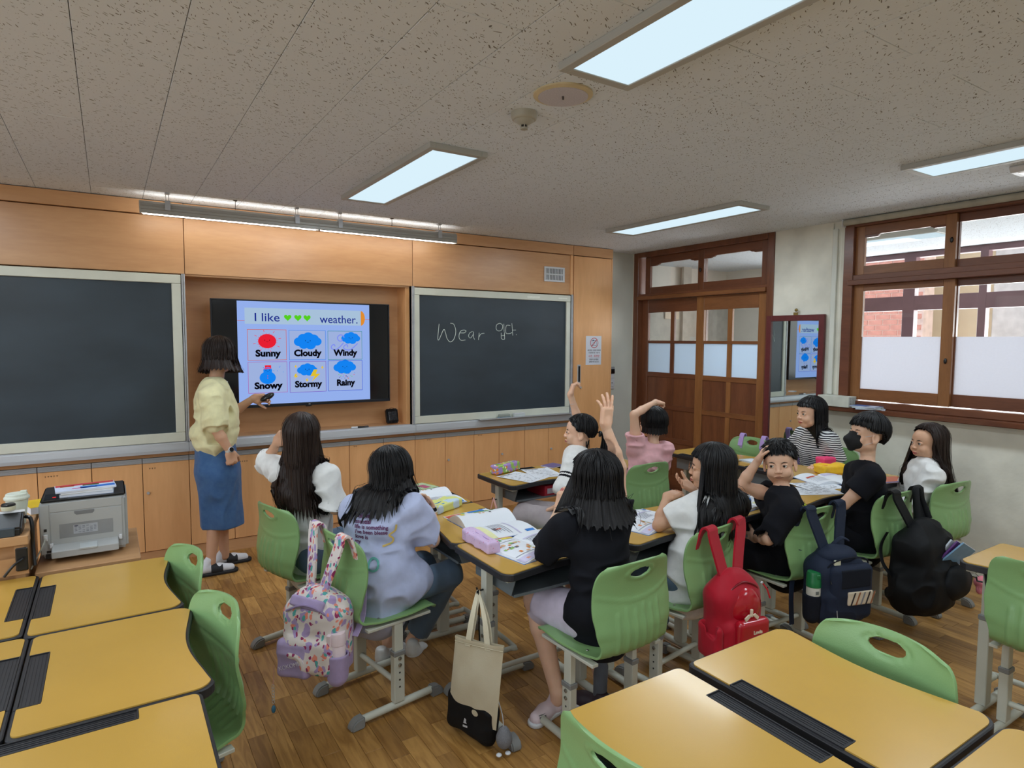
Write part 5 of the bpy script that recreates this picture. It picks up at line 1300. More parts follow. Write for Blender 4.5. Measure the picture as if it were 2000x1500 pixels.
    if hairf: hairf(P, H, topF)
    if eyes_ is not None: eyes(H, P, **eyes_)
    for sh in shoes: shoe(P, **sh)
    return P, topF
def shoe(P, p, d, m=None, sock=None, sole=None, L=.21, ank=None, kind='sneaker', up=(0, 0, 1)):
    """p: heel on the ground, d: towards the toes"""
    p = A_(*p); d = nrm(d); u = A_(*up)
    G = Field(); G.cap(p+d*.035+u*.035, p+d*(L*.55)+u*.032, .032, .033, .02); G.cap(p+d*(L*.55)+u*.03, p+d*(L-.04)+u*.026, .034, .030, .02); G.cap(p+d*.035+u*.03, p+d*.03+u*.065, .032, .031, .02)
    if kind == 'slide':
        S_ = Field(); S_.cap(p+d*.035+u*.045, p+d*(L*.55)+u*.040, .030, .031, .02); S_.cap(p+d*(L*.55)+u*.040, p+d*(L-.038)+u*.032, .032, .026, .02); S_.cap(p+d*.035+u*.045, A_(*ank)+A_(0, 0, .03), .031, .030, .02)
        v, f = S_.mesh(.004); mesh_obj('sock', [(v, f, 0)], [sock], P)
        B = Field(); B.cap(p+d*.035+u*.012, p+d*(L-.03)+u*.012, .040, .042, .01); v, f = B.mesh(.004, clip=[(p+u*.022, u), (p+u*.001, -u)]); o = mesh_obj('slipper_sole', [(v, f, 0)], [m], P)
        B = Field(); B.cap(p+d*.10+u*.036, p+d*.155+u*.032, .042, .040, .01); B.disp(lambda Q: np.zeros(len(Q), np.float32))
        v, f = B.mesh(.004, clip=[(p+d*.09, -d), (p+d*.165, d), (p+u*.004, -u)]); mesh_obj('slipper_strap', [(v, f, 0)], [m], P); return
    v, f = G.mesh(.004, clip=[(p+u*.006, -u), (p+u*.085, u)]); mesh_obj('shoe', [(v, f, 0)], [m], P)
    B = Field(); B.cap(p+d*.035+u*.012, p+d*(L-.037)+u*.012, .0355, .036, .01); v, f = B.mesh(.004, clip=[(p+u*.02, u), (p+u*.0, -u)]); mesh_obj('shoe_sole', [(v, f, 0)], [sole or white], P)
    if sock is not None and ank is not None:
        B = Field(); B.cap(p+d*.04+u*.05, ank, .030, .033, .01); v, f = B.mesh(.004); mesh_obj('sock', [(v, f, 0)], [sock], P)
cot_w = fibre('cotton_white', (226, 226, 224)); cot_k = fibre('cotton_black', (20, 21, 27), .9); cot_l = fibre('cotton_lilac', (176, 184, 214)); cot_p = fibre('cotton_pink', (232, 178, 184)); cot_y = fibre('cotton_pale_yellow', (228, 222, 176), .8, 500)
denim = fibre('denim_blue', (62, 96, 142), .85, 1200, .25, rgb2=(74, 108, 152)); jeans = fibre('jeans', (92, 112, 134)); grey_p = fibre('trousers_grey', (172, 162, 164)); lil_s = fibre('shorts_lilac', (206, 194, 212))
clogw = M('clog_white', (214, 214, 212), .5); blk_rub = M('rubber_black', (26, 27, 30), .7); sock_w = fibre('sock_white', (222, 222, 226), .9); sock_g = fibre('sock_grey', (92, 94, 100), .9)
def L_const(back, side=None, fr_=None):
    side = back if side is None else side
    def f(th):
        a = abs(math.atan2(math.sin(th), math.cos(th))); t = (a/PI)
        return side+(back-side)*min(1, max(0, (t-.4)/.35))
    return f
def legs_f(legs, r0=.078, r1=.064, r2=.058, upto=1.0, pel=None, lower=True, pr=.115):
    def f(B):
        if pel is not None: B.ell(pel, (pr, pr*.95, .085), None, .03)
        for (a, k_, n_) in legs:
            B.cap(a, lerp(a, k_, min(1, upto)), r0, r1, .03)
            if lower and upto >= 1: B.cap(k_, lerp(k_, n_, .93), r1, r2, .02); e_ = A_(*n_); d = nrm(e_-A_(*k_)); B.cap(lerp(k_, n_, .93)+d*.002, lerp(k_, n_, .93)+d*.08, r2*1.3, r2*1.3, .004, 'd')
            else:
                c = lerp(a, k_, min(1, upto)); d = nrm(A_(*k_)-A_(*a)); B.cap(c+d*.004, c+d*.1, r1*1.25, r1*1.25, .004, 'd'); B.cap(c-d*.03, c+d*.02, r1*.84, r1*.86, .003, 'd')
    return f
# ================= the teacher
H = head_frame((.655, 4.80, 1.515), (.62, .78, -.06), .04, 1.06)
def hr(P, H, av):
    o, _ = hair_build('hair', H, P, hair_b, L_const(.125, .15), front=.95, bangs=58, flare=.34, avoid=av, seed=3, locks=150, thick=.018, jag=.06, wind=(.12, -.05, 0)); smooth_all(o)
    G = Field(); 
    mb = MB(); mb.tube(smoothpath([(.655+.085*math.cos(a), 4.80+.115*math.sin(a), 1.475+.014*math.cos(a)) for a in [PI*1.0+k*PI*.85/6 for k in range(7)]]), .0016, 5); mb.build('hair_tie', black, P)
aR = ((.575, 4.645, 1.245), (.588, 4.60, 1.03), (.672, 4.60, .868), .92, 1.22); aL = ((.61, 4.925, 1.25), (.735, 4.93, 1.09), (.868, 4.83, 1.205), .7, 1.15)
def teach_top(T):
    e = A_(*aR[1]); s_ = A_(*aR[0]); T.ell(lerp(s_, e, .68), (.062, .066, .075), None, .03); T.cap(lerp(s_, e, .84), lerp(s_, e, .9), .054, .05, .01)
    T.ell((.60, 4.79, .985), (.145, .155, .065), None, .04); T.ell((.67, 4.79, 1.10), (.085, .12, .12), None, .04)
def skirt(B):
    B.econe((.60, 4.79, .93), (.605, 4.79, .72), (.122, .140), (.138, .158), (1, 0, 0), .02); B.econe((.605, 4.79, .72), (.625, 4.80, .28), (.138, .158), (.122, .14), (1, 0, 0), .03)
    B.cap((.69, 4.78, .75), (.725, 4.77, .30), .035, .045, .05); B.econe((.62, 4.80, .36), (.622, 4.80, .25), (.08, .10), (.085, .10), (1, 0, 0), .003, 'd')
Tp, _ = person('woman in a pale yellow blouse and long blue skirt standing by the screen', skin_m, H, (.60, 4.79, .90), (.615, 4.785, 1.325), aL[0], aR[0],
    arms=(aR, aL), legs=(((.595, 4.755, .82), (.595, 4.75, .47), (.548, 4.725, .10), 1.0), ((.61, 4.83, .82), (.63, 4.85, .47), (.655, 4.86, .10), 1.0)),
    hands=({'w': aR[2], 'from': aR[1], 'd': (.16, -.02, -.95), 'n': (-.2, .9, 0), 'thumb': 1, 'curl': (1.15, 1.2, 1.25, 1.2), 'sc': .98, 'r': 1.15, 'tcurl': .9}, {'w': aL[2], 'from': aL[1], 'd': (.93, -.3, .02), 'n': (-.25, -.75, -.35), 'thumb': 1, 'curl': (.5, .55, .6, .6), 'sc': .98, 'r': 1.1, 'tcurl': .6}),
    top={'m': cot_y, 'name': 'blouse', 'g': .026, 'sr': .060, 'hem': .02, 'fold': .009, 'extra': teach_top, 'flare': 1.05}, bottom={'f': skirt, 'm': denim, 'name': 'skirt', 'fold': .010, 'fsc': (9, 9, 2), 'clip': [((0, 0, .315), (0, 0, -1))]},
    hairf=hr, ears=False, neck_r=.045, shoes=({'p': (.455, 4.715, 0), 'd': (1, -.02, 0), 'm': blk_rub, 'sock': sock_w, 'kind': 'slide', 'L': .255, 'ank': (.54, 4.722, .075)}, {'p': (.575, 4.875, 0), 'd': (1, .05, 0), 'm': blk_rub, 'sock': sock_w, 'kind': 'slide', 'L': .255, 'ank': (.652, 4.862, .075)}))
R_ = Vector(A_(.16, -.02, -.95)).to_track_quat('Z', 'Y').to_matrix()
wt = MB(); c = lerp(aR[1], aR[2], .93); dW = Vector(nrm(A_(*aR[2])-A_(*aR[1]))); Rw = dW.to_track_quat('Z', 'Y').to_matrix()
wt.lathe([(.0262, -.009), (.0275, 0), (.0262, .009)], 24, c, Rw); w0 = wt.build('wristwatch', M('watch_strap', (206, 204, 198), .5), Tp, smooth=True)
nW = Vector(nrm(A_(.35, -.9, .25))); Rf = nW.to_track_quat('Z', 'Y').to_matrix(); pf = Vector(c)+nW*.024
MB().lathe([(.019, 0), (.0195, .006), (.0165, .009)], 24, pf, Rf).build('watch_case', alu, w0, smooth=True); MB().lathe([(.0155, .0088), (.0155, .0096)], 24, pf, Rf).build('watch_face', gloss, w0)
MB().tube([tuple(Vector((.70, 4.585, .795))+Vector((.009*math.cos(a), .0, .009*math.sin(a)))) for a in [2*PI*k/12 for k in range(13)]], .0013, 5).build('ring', M('gold', (206, 160, 90), .3, .9), Tp)
mb = Field(); mb.box((.655, 4.742, 1.30), (.022, .008, .05), np.array(Euler((.35, .25, .5)).to_matrix()), .006); v, f = mb.mesh(.003); mesh_obj('collar', [(v, f, 0)], [cot_w], Tp)
t = thing('computer_mouse', 'black computer mouse in the hand of the woman at the screen', 'mouse', (.955, 4.775, 1.215))
mb = Field(); Rm = np.array(Euler((.2, -.5, -.2)).to_matrix()); mb.ell((0, 0, 0), (.054, .032, .022), Rm); v, f = mb.mesh(.003); mesh_obj('shell', [(v, f, 0)], [M('mouse_black', (22, 24, 24), .25)], t); mbb = MB().ell((.02, -.004, .022), (.008, .003, .005), 10); mbb.build('wheel', greyp, t, smooth=True)
# ================= girl with waist long hair
H = head_frame((.822, 3.30, 1.138), (.35, .93, .02), -.03, .97)
def hr(P, H, av): o, _ = hair_build('hair', H, P, hair_b, L_const(.40, .36), front=1.0, bangs=60, flare=.05, avoid=av, seed=11, locks=170, thick=.016, gather=.10, jag=.08, loose=24, swing=lambda th, t: A_(.06*t, -.02, 0)); smooth_all(o)
aL = ((.745, 3.405, .935), (.715, 3.60, .965), (.742, 3.49, 1.085), .95, 1.0); aR = ((.925, 3.225, .93), (.955, 3.17, .765), (1.10, 3.24, .74), 1.0, 1.0)
lg = (((.86, 3.22, .50), (1.19, 3.27, .52), (1.12, 3.30, .12)), ((.82, 3.38, .50), (1.16, 3.45, .52), (1.10, 3.48, .12)))
person('girl with waist long dark hair in a white shirt, seen from behind', skin_m, H, (.86, 3.33, .50), (.83, 3.315, .975), aL[0], aR[0], arms=(aL, aR), legs=[l_+(.95,) for l_ in lg],
    hands=({'w': aL[2], 'from': aL[1], 'd': (.25, -.6, .55), 'n': (.8, .5, .1), 'thumb': -1, 'curl': (.7, .75, .8, .9)}, {'w': aR[2], 'from': aR[1], 'd': (.9, .3, -.05), 'n': (0, 0, -1), 'thumb': 1}),
    top={'m': cot_w, 'g': .020, 'sr': .058, 'hem': -.10, 'fold': .008, 'flare': 1.12}, bottom={'f': legs_f(lg, pel=(.87, 3.33, .49)), 'm': jeans, 'name': 'trousers'}, hairf=hr, ears=False, pu=(-.27, .96, 0))
# ================= girl in the lilac shirt
H = head_frame((1.118, 2.80, 1.0), (.55, .82, -.15), .20, .98)
def hr(P, H, av): o, _ = hair_build('hair', H, P, hair_k, (lambda th: .215-.10*max(0, math.sin(th))**2 if math.cos(th) < .6 else .12), front=.95, bangs=60, flare=.42, avoid=av, seed=21, locks=190, thick=.024, jag=.13, loose=30, wind=(-.25, -.12, 0)); smooth_all(o)
aR = ((1.15, 2.64, .85), (1.255, 2.645, .695), (1.315, 2.785, .80), .78, 1.15); aL = ((.95, 2.835, .835), (1.08, 2.98, .74), (1.28, 2.95, .75), .9, 1.1)
lg = (((1.02, 2.60, .50), (1.36, 2.68, .50), (1.24, 2.86, .12)), ((.98, 2.76, .50), (1.30, 2.86, .50), (1.16, 2.98, .10)))
lilac_top = {'m': cot_l, 'g': .022, 'sr': .060, 'hem': -.10, 'fold': .010, 'flare': 1.1, 'seed': 4, 'extra': lambda T: (T.ell((1.07, 2.68, .53), (.19, .17, .11), None, .05), T.ell((1.0, 2.70, .60), (.15, .17, .12), None, .05))}
lilac_P, lilac_F = person('girl in a lilac printed shirt leaning her head on her hand', skin_f, H, (1.0, 2.70, .50), (1.055, 2.745, .885), aL[0], aR[0], arms=(aR, aL), legs=[l_+(1.0,) for l_ in lg],
    hands=({'w': aR[2], 'from': aR[1], 'd': (-.45, .15, .85), 'n': (-.8, -.3, -.2), 'thumb': 1, 'curl': (.4, .45, .5, .5)}, {'w': aL[2], 'from': aL[1], 'd': (.9, -.1, 0), 'n': (0, 0, -1), 'thumb': -1}),
    top=lilac_top, bottom={'f': legs_f(lg, .072, .062, .056, pel=(1.0, 2.69, .49), pr=.115), 'm': jeans, 'name': 'jeans'}, hairf=hr, ears=False, w=1.08, pu=(-.15, .98, 0),
    shoes=({'p': (1.20, 2.80, .07), 'd': (.75, .5, -.35), 'm': clogw}, {'p': (1.08, 2.93, 0), 'd': (.9, .35, 0), 'm': clogw}))
c = lerp(aR[1], aR[2], .90); dW = Vector(nrm(A_(*aR[2])-A_(*aR[1]))); Rw = dW.to_track_quat('Z', 'Y').to_matrix()
w0 = MB().lathe([(.024, -.009), (.0255, 0), (.024, .009)], 24, c, Rw).build('pink_watch_strap', M('watch_pink', (214, 62, 96), .4), lilac_P, smooth=True)
nW = Vector(nrm(A_(.2, -.75, .7))); Rf = nW.to_track_quat('Z', 'Y').to_matrix(); MB().lathe([(.017, .018), (.0175, .027), (.014, .03)], 20, c, Rf).build('watch_case', white, w0, smooth=True); MB().lathe([(.0135, .0298), (.0135, .031)], 20, c, Rf).build('watch_face', gloss, w0)
# ================= girl in black with the raised hand
H = head_frame((1.686, 2.0, 1.055), (-.35, .93, .0), 0, 1.0)
def hr(P, H, av): o, _ = hair_build('hair', H, P, hair_k, L_const(.19, .185), front=1.02, bangs=62, flare=.36, avoid=av, seed=31, locks=190, thick=.019, jag=.045, loose=26); smooth_all(o)
aR = ((1.79, 1.975, .885), (1.822, 1.99, 1.095), (1.768, 2.02, 1.275), .35, 1.03); aL = ((1.545, 1.995, .875), (1.50, 2.09, .755), (1.60, 2.12, .915), 1.0, 1.0)
lg = (((1.62, 1.95, .50), (1.585, 2.27, .47), (1.600, 2.12, .10)), ((1.76, 1.93, .50), (1.80, 2.24, .49), (1.822, 2.09, .12)))
bk_top = {'m': cot_k, 'g': .020, 'sr': .060, 'hem': -.08, 'fold': .007, 'flare': 1.08, 'seed': 9, 'extra': lambda T: T.ell((1.69, 1.95, .53), (.165, .145, .09), None, .05)}
person('girl in a black shirt raising her hand in the middle foreground', skin_f, H, (1.685, 1.925, .51), (1.67, 1.965, .91), aL[0], aR[0], arms=(aR, aL), legs=[l_+(1.0,) for l_ in lg],
    hands=({'w': aR[2], 'from': aR[1], 'd': (.06, .0, 1), 'n': (-.15, .99, 0), 'thumb': -1, 'curl': (.05, .12, .16, .3), 'spread': .17, 'sc': .90, 'tang': .62, 'tcurl': .1}, {'w': aL[2], 'from': aL[1], 'd': (.18, .05, .97), 'n': (.9, -.3, 0), 'thumb': 1, 'curl': (.6, .65, .7, .8)}),
    top=bk_top, bottom={'f': legs_f([(a, k_, n_) for a, k_, n_ in lg], .088, .082, upto=.92, pel=(1.69, 1.92, .49), lower=False), 'm': lil_s, 'name': 'shorts', 'fold': .008}, hairf=hr, ears=False,
    shoes=({'p': (1.64, 2.15, 0), 'd': (-1, -.25, 0), 'm': M('shoe_pink', (226, 206, 212), .5), 'L': .2}, {'p': (1.80, 2.01, 0), 'd': (-.5, .86, 0), 'm': M('shoe_dark', (52, 38, 46), .6), 'sock': sock_g, 'ank': (1.823, 2.09, .17)}))
# ================= girl with the ponytail
H = head_frame((2.535, 3.15, 1.045), (-.80, .60, .03), 0, .98)
def hr(P, H, av):
    o, pth = hair_build('hair', H, P, hair_k, lambda th: -1, front=1.3, line=lambda a: 56+44*min(1, (a/1.3)**1.8) if a < 1.4 else (100 if a < 1.7 else 100+28*min(1, (a-1.7)/.5)), avoid=None, seed=41, locks=110, thick=.011, jag=.0, loose=0); smooth_all(o)
    tie = hp(H, (0, -.118, -.004)); mb = MB(); rg = random.Random(4); bk = -H[1][:, 1]
    for k in range(70):
        a, r = rg.uniform(0, 2*PI), rg.uniform(0, .022); off = A_(math.cos(a)*r, math.sin(a)*r, 0); L = rg.uniform(.14, .19)
        pts = [tie-bk*.02+off*.3, tie+bk*.03+A_(0, 0, .012)+off*.6, tie+bk*.052+A_(0, 0, -.03)+off, tie+bk*.050+A_(0, 0, -.09)+off*1.3, tie+bk*.036+A_(0, 0, -L)+off*.8]
        mb.tube([tuple(p) for p in smoothpath(pts, 4)], [.003]*4+[.0055]*9+[.004, .003, .002, .0006], 5, flat=.6)
    for k in range(16):
        x = rg.uniform(-.066, .066); p = hp(H, (x, -.07+.04*rg.random(), -.05)); mb.tube([tuple(p), tuple(p+A_(0, 0, -.03)), tuple(p+A_(rg.uniform(-.01, .01), 0, -.065))], [.004, .003, .0006], 5)
    q = mb.build('ponytail', hair_k, P, recalc=False); smooth_all(q); MB().lathe([(.017, -.008), (.021, 0), (.017, .008)], 16, tie+bk*.016, Vector(bk).to_track_quat('Z', 'Y').to_matrix()).build('hair_tie', black, P, smooth=True)
aR = ((2.595, 3.235, .875), (2.645, 3.29, 1.085), (2.575, 3.30, 1.275), .35, .92); aL = ((2.405, 3.045, .875), (2.30, 3.0, .735), (2.33, 3.10, .60), 1.05, .95)
lg = (((2.42, 3.02, .49), (2.20, 3.28, .51), (2.16, 3.30, .12)), ((2.54, 3.14, .49), (2.30, 3.38, .51), (2.28, 3.42, .12)))
def stripe_fn(C, mi):
    q = C-A_(*aL[0]); d = nrm(A_(*aL[1])-A_(*aL[0])); t = q@d; near = np.linalg.norm(q-t[:, None]*d, axis=1) < .075; m = near & (((t > .085) & (t < .097)) | ((t > .107) & (t < .122))); mi = mi.copy(); mi[m] = 1; return mi
person('girl with a ponytail in a white shirt raising her hand, in left profile', skin_f, H, (2.50, 3.06, .50), (2.505, 3.135, .905), aL[0], aR[0], arms=(aR, aL), legs=[l_+(.95,) for l_ in lg],
    hands=({'w': aR[2], 'from': aR[1], 'd': (.25, -.1, .9), 'n': (.8, -.4, -.3), 'thumb': 1, 'curl': (.85, .9, .8, .75), 'sc': .86, 'tcurl': .6}, {'w': aL[2], 'from': aL[1], 'd': (-.4, .6, -.3), 'n': (0, 0, -1), 'thumb': -1}),
    top={'m': cot_w, 'g': .020, 'sr': .056, 'hem': -.10, 'fold': .008, 'mats': [cot_k], 'matfn': stripe_fn, 'flare': 1.12}, bottom={'f': legs_f(lg, .084, .072, .068, pel=(2.50, 3.07, .48)), 'm': grey_p, 'name': 'trousers', 'fold': .009}, hairf=hr, eyes_={}, ears=True)
MB().tube([tuple(A_(2.592, 3.296, 1.215)+A_(.021*math.cos(a), .021*math.sin(a), .004*math.cos(a))) for a in [2*PI*k/16 for k in range(17)]], .0012, 4).build('bracelet', alu, bpy.data.objects['person.004'])
# ================= girl in pink
H = head_frame((3.325, 3.29, 1.035), (-.30, .95, 0), .12, .97)
def hr(P, H, av): o, _ = hair_build('hair', H, P, hair_k, L_const(.085, .075), front=.95, bangs=60, flare=.05, avoid=None, seed=51, locks=150, thick=.017, jag=.06, loose=10, gather=.12); smooth_all(o)
aL = ((3.155, 3.27, .865), (3.105, 3.25, 1.115), (3.375, 3.31, 1.185), .42, 1.0); aR = ((3.39, 3.225, .84), (3.46, 3.32, .70), (3.40, 3.45, .745), 1.0, 1.0)
lg = (((3.08, 3.22, .50), (3.05, 3.55, .50), (3.05, 3.50, .10)), ((3.22, 3.22, .50), (3.24, 3.55, .50), (3.24, 3.5, .10)))
person('girl in a pink shirt with an arm bent over her head', skin_f, H, (3.16, 3.25, .50), (3.28, 3.25, .865), aL[0], aR[0], arms=(aL, aR), legs=[l_+(.95,) for l_ in lg],
    hands=({'w': aL[2], 'from': aL[1], 'd': (.95, .1, -.12), 'n': (.1, .2, -.9), 'thumb': 1, 'curl': (.95, 1.0, 1.0, 1.0), 'sc': .9, 'tcurl': .7},),
    top={'m': cot_p, 'g': .022, 'sr': .062, 'hem': -.08, 'fold': .010, 'flare': 1.04, 'neck': .016, 'seed': 2}, bottom={'f': legs_f(lg, pel=(3.16, 3.25, .49)), 'm': jeans, 'name': 'trousers'}, hairf=hr, ears=False)
# ================= girl with glasses and the red backpack
H = head_frame((2.44, 2.02, 1.02), (-.62, .78, .02), 0, .99)
def hr(P, H, av): o, _ = hair_build('hair', H, P, hair_k, L_const(.315, .30), front=1.12, bangs=74, flare=.10, avoid=av, seed=61, locks=190, thick=.018, jag=.10, loose=26); smooth_all(o)
aL = ((2.30, 2.045, .815), (2.195, 2.115, .752), (2.285, 2.15, .872), .62, 1.0); aR = ((2.545, 1.965, .84), (2.62, 2.09, .75), (2.50, 2.18, .88), .8, 1.0)
lg = (((2.24, 2.02, .50), (2.19, 2.32, .50), (2.2, 2.28, .10)), ((2.38, 2.02, .50), (2.36, 2.32, .50), (2.38, 2.28, .10)))
gp, _ = person('girl with glasses and long black hair resting her chin on her hand', skin_m, H, (2.31, 2.01, .50), (2.41, 2.0, .865), aL[0], aR[0], arms=(aL, aR), legs=[l_+(.95,) for l_ in lg],
    hands=({'w': aL[2], 'from': aL[1], 'd': (.93, .05, .12), 'n': (.1, .1, -.95), 'thumb': 1, 'curl': (.15, .2, .35, .4), 'sc': .88, 'tang': .3}, {'w': aR[2], 'from': aR[1], 'd': (-.7, .2, .35), 'n': (0, -.5, .8), 'thumb': 1}),
    top={'m': cot_w, 'g': .018, 'sr': .058, 'hem': -.08, 'fold': .007, 'flare': 1.15, 'seed': 6}, bottom={'f': legs_f(lg, pel=(2.31, 2.01, .49)), 'm': jeans, 'name': 'trousers'}, hairf=hr, ears=True, eyes_={}, pu=(1, 0, 0))
gl = MB(); 
for x in (-1, 1):
    gl.tube([tuple(hp(H, (x*.033+.022*math.cos(a), .0995, .002+.019*math.sin(a)))) for a in [2*PI*k/20 for k in range(21)]], .0011, 5)
    gl.tube([tuple(hp(H, p)) for p in ((x*.055, .0985, .006), (x*.072, .08, .008), (x*.079, .0, .0))], .0011, 5)
gl.tube([tuple(hp(H, p)) for p in ((-.011, .0995, .004), (0, .102, .007), (.011, .0995, .004))], .0011, 5); gl.build('glasses', M('gold_wire', (120, 84, 60), .3, .8), gp)
# ================= boy looking back
H = head_frame((2.945, 1.99, .998), (-.865, -.50, -.03), -.10, 1.0)
def hr(P, H, av):
    def PH(th): return -1
    o, _ = hair_build('hair', H, P, hair_k, lambda th: -1, front=1.25, line=lambda a: 77+16*min(1, (a/1.2)**3) if a < 1.35 else (94 if a < 1.8 else 94+34*min(1, (a-1.8)/.5)), seed=71, locks=130, thick=.010, jag=0, loose=0, top_lift=.006); smooth_all(o)
    mb = MB(); rg = random.Random(8)
    for k in range(330):
        th = rg.uniform(-PI, PI); fr_ = abs(th) < 1.25; ph = rg.uniform(.05, .9 if fr_ else 1.35); R3 = A_(.083, .100, .092)
        dr = A_(math.sin(th)*math.sin(ph), math.cos(th)*math.sin(ph), math.cos(ph)); p = dr*R3+A_(0, -.014, .032); tn = A_(math.sin(th)*math.cos(ph), math.cos(th)*math.cos(ph), -math.sin(ph))
        L = rg.uniform(.02, .042); sw = A_(rg.uniform(-.5, .5), rg.uniform(-.3, .5), 0); q = p+(tn*.8+dr*.28+sw*.5)*L*.55; q2 = p+(tn*1.0+dr*.12+sw*.8)*L
        mb.tube([tuple(hp(H, a)) for a in (p-dr*.004, q, q2)], [.0042, .0032, .0004], 4)
    q = mb.build('hair_tufts', hair_k, P, recalc=False); smooth_all(q); q['kind'] = 'stuff'
aR = ((2.985, 2.045, .80), (2.815, 2.125, .872), (2.865, 2.065, 1.005), .32, 1.0); aL = ((2.84, 1.865, .79), (2.755, 1.91, .645), (2.85, 2.05, .60), .95, 1.0)
lg = (((2.93, 1.96, .49), (2.78, 2.20, .50), (2.80, 2.24, .1)), ((3.06, 1.98, .49), (2.95, 2.28, .50), (2.96, 2.32, .1)))
by, byF = person('boy in a black shirt turning back, one hand behind his head', skin_f, H, (3.0, 1.965, .50), (2.925, 1.955, .855), aL[0], aR[0], arms=(aR, aL), legs=[l_+(1.0,) for l_ in lg],
    hands=({'w': aR[2], 'from': aR[1], 'd': (.35, -.25, .8), 'n': (.4, -.75, -.1), 'thumb': -1, 'curl': (.3, .35, .4, .4)}, {'w': aL[2], 'from': aL[1], 'd': (.2, .8, -.2), 'n': (.8, -.2, 0), 'thumb': -1}),
    top={'m': cot_k, 'g': .022, 'sr': .060, 'hem': -.09, 'fold': .007, 'flare': 1.12, 'seed': 12}, bottom={'f': legs_f(lg, .086, .080, upto=.95, pel=(3.0, 1.965, .48), lower=False), 'm': cot_k, 'name': 'shorts', 'fold': .007}, hairf=hr, eyes_={'look': (.35, -.02)}, mouth=1.05, pu=(1, 0, 0))
# ================= boy with the mask
H = head_frame((3.655, 1.92, 1.105), (-.86, .48, .13), 0, 1.0)
def bowl(P, H, av, seed=81, thick=.02):
    o, _ = hair_build('hair', H, P, hair_k, lambda th: -1, front=1.15, line=lambda a: 82+12*min(1, (a/1.2)**3) if a < 1.3 else (96 if a < 1.75 else 96+36*min(1, (a-1.75)/.5)), seed=seed, locks=190, thick=thick, jag=.1, loose=0, top_lift=.004); smooth_all(o)
aL = ((3.54, 1.82, .885), (3.445, 1.92, .725), (3.60, 2.07, .61), .55, 1.05); aR = ((3.70, 1.99, .87), (3.80, 2.07, .67), (3.70, 2.17, .61), .9, 1.0)
lg = (((3.64, 1.92, .49), (3.50, 2.20, .50), (3.52, 2.24, .1)), ((3.77, 1.94, .49), (3.66, 2.26, .50), (3.68, 2.3, .1)))
mk, _ = person('boy in a black face mask and black shirt, in left profile', skin_f, H, (3.70, 1.93, .50), (3.64, 1.905, .915), aL[0], aR[0], arms=(aL, aR), legs=[l_+(1.0,) for l_ in lg],
    hands=({'w': aL[2], 'from': aL[1], 'd': (.3, .8, -.3), 'n': (.8, -.2, 0), 'thumb': -1},),
    top={'m': cot_k, 'g': .020, 'sr': .058, 'hem': -.09, 'fold': .006, 'flare': 1.12, 'seed': 15}, bottom={'f': legs_f(lg, .086, .080, upto=.95, pel=(3.7, 1.93, .48), lower=False), 'm': cot_k, 'name': 'shorts'}, hairf=bowl, eyes_={}, pu=(1, 0, 0))
mb = Field(); L = lambda *p: hp(H, p); mb.ell(L(0, .058, -.040), (.056, .052, .054), H[1], .01); mb.cap(L(0, .085, -.005), L(0, .112, -.040), .012, .016, .02); mb.cap(L(0, .112, -.04), L(0, .082, -.088), .016, .018, .02)
v, f = mb.mesh(.003, clip=[(L(0, .038, 0), -H[1][:, 1])]); mo = mesh_obj('face_mask', [(v, f, 0)], [M('mask_black', (24, 24, 27), .85, bump=(500, .1))], mk)
for x in (-1, 1):
    for z0, z1 in ((-.012, .006), (-.062, -.030)):
        MB().tube([tuple(L(x*.056, .045, z0)), tuple(L(x*.068, .022, (z0+z1)/2)), tuple(L(x*.079, -.004, z1))], .0011, 5).build('ear_loop', white, mo)
# ================= girl in the white sweatshirt
H = head_frame((4.27, 1.87, 1.01), (-.88, .46, 0), 0, 1.0)
def hr(P, H, av): o, _ = hair_build('hair', H, P, hair_b, L_const(.34, .30), front=1.2, bangs=50, flare=.05, avoid=av, seed=91, locks=180, thick=.014, jag=.12, loose=34, wind=(.35, -.18, 0)); smooth_all(o)
aL = ((4.155, 1.785, .825), (4.09, 1.87, .655), (4.17, 2.03, .59), 1.6, 1.0); aR = ((4.34, 1.935, .825), (4.39, 2.05, .66), (4.30, 2.15, .60), 1.6, 1.0)
lg = (((4.25, 1.90, .49), (4.18, 2.20, .50), (4.2, 2.24, .1)), ((4.38, 1.92, .49), (4.32, 2.24, .50), (4.32, 2.3, .1)))
person('girl with long dark hair in a white sweatshirt by the right wall', skin_m, H, (4.31, 1.90, .50), (4.262, 1.865, .868), aL[0], aR[0], arms=(aL, aR), legs=[l_+(.95,) for l_ in lg],
    top={'m': cot_w, 'name': 'sweatshirt', 'g': .024, 'sr': .062, 'hem': -.06, 'fold': .009, 'seed': 18, 'vn': (0, 0, .3)}, bottom={'f': legs_f(lg, pel=(4.31, 1.90, .48)), 'm': fibre('trousers_dark_grey', (86, 88, 92)), 'name': 'trousers'}, hairf=hr, ears=False, eyes_={}, pu=(1, 0, 0))
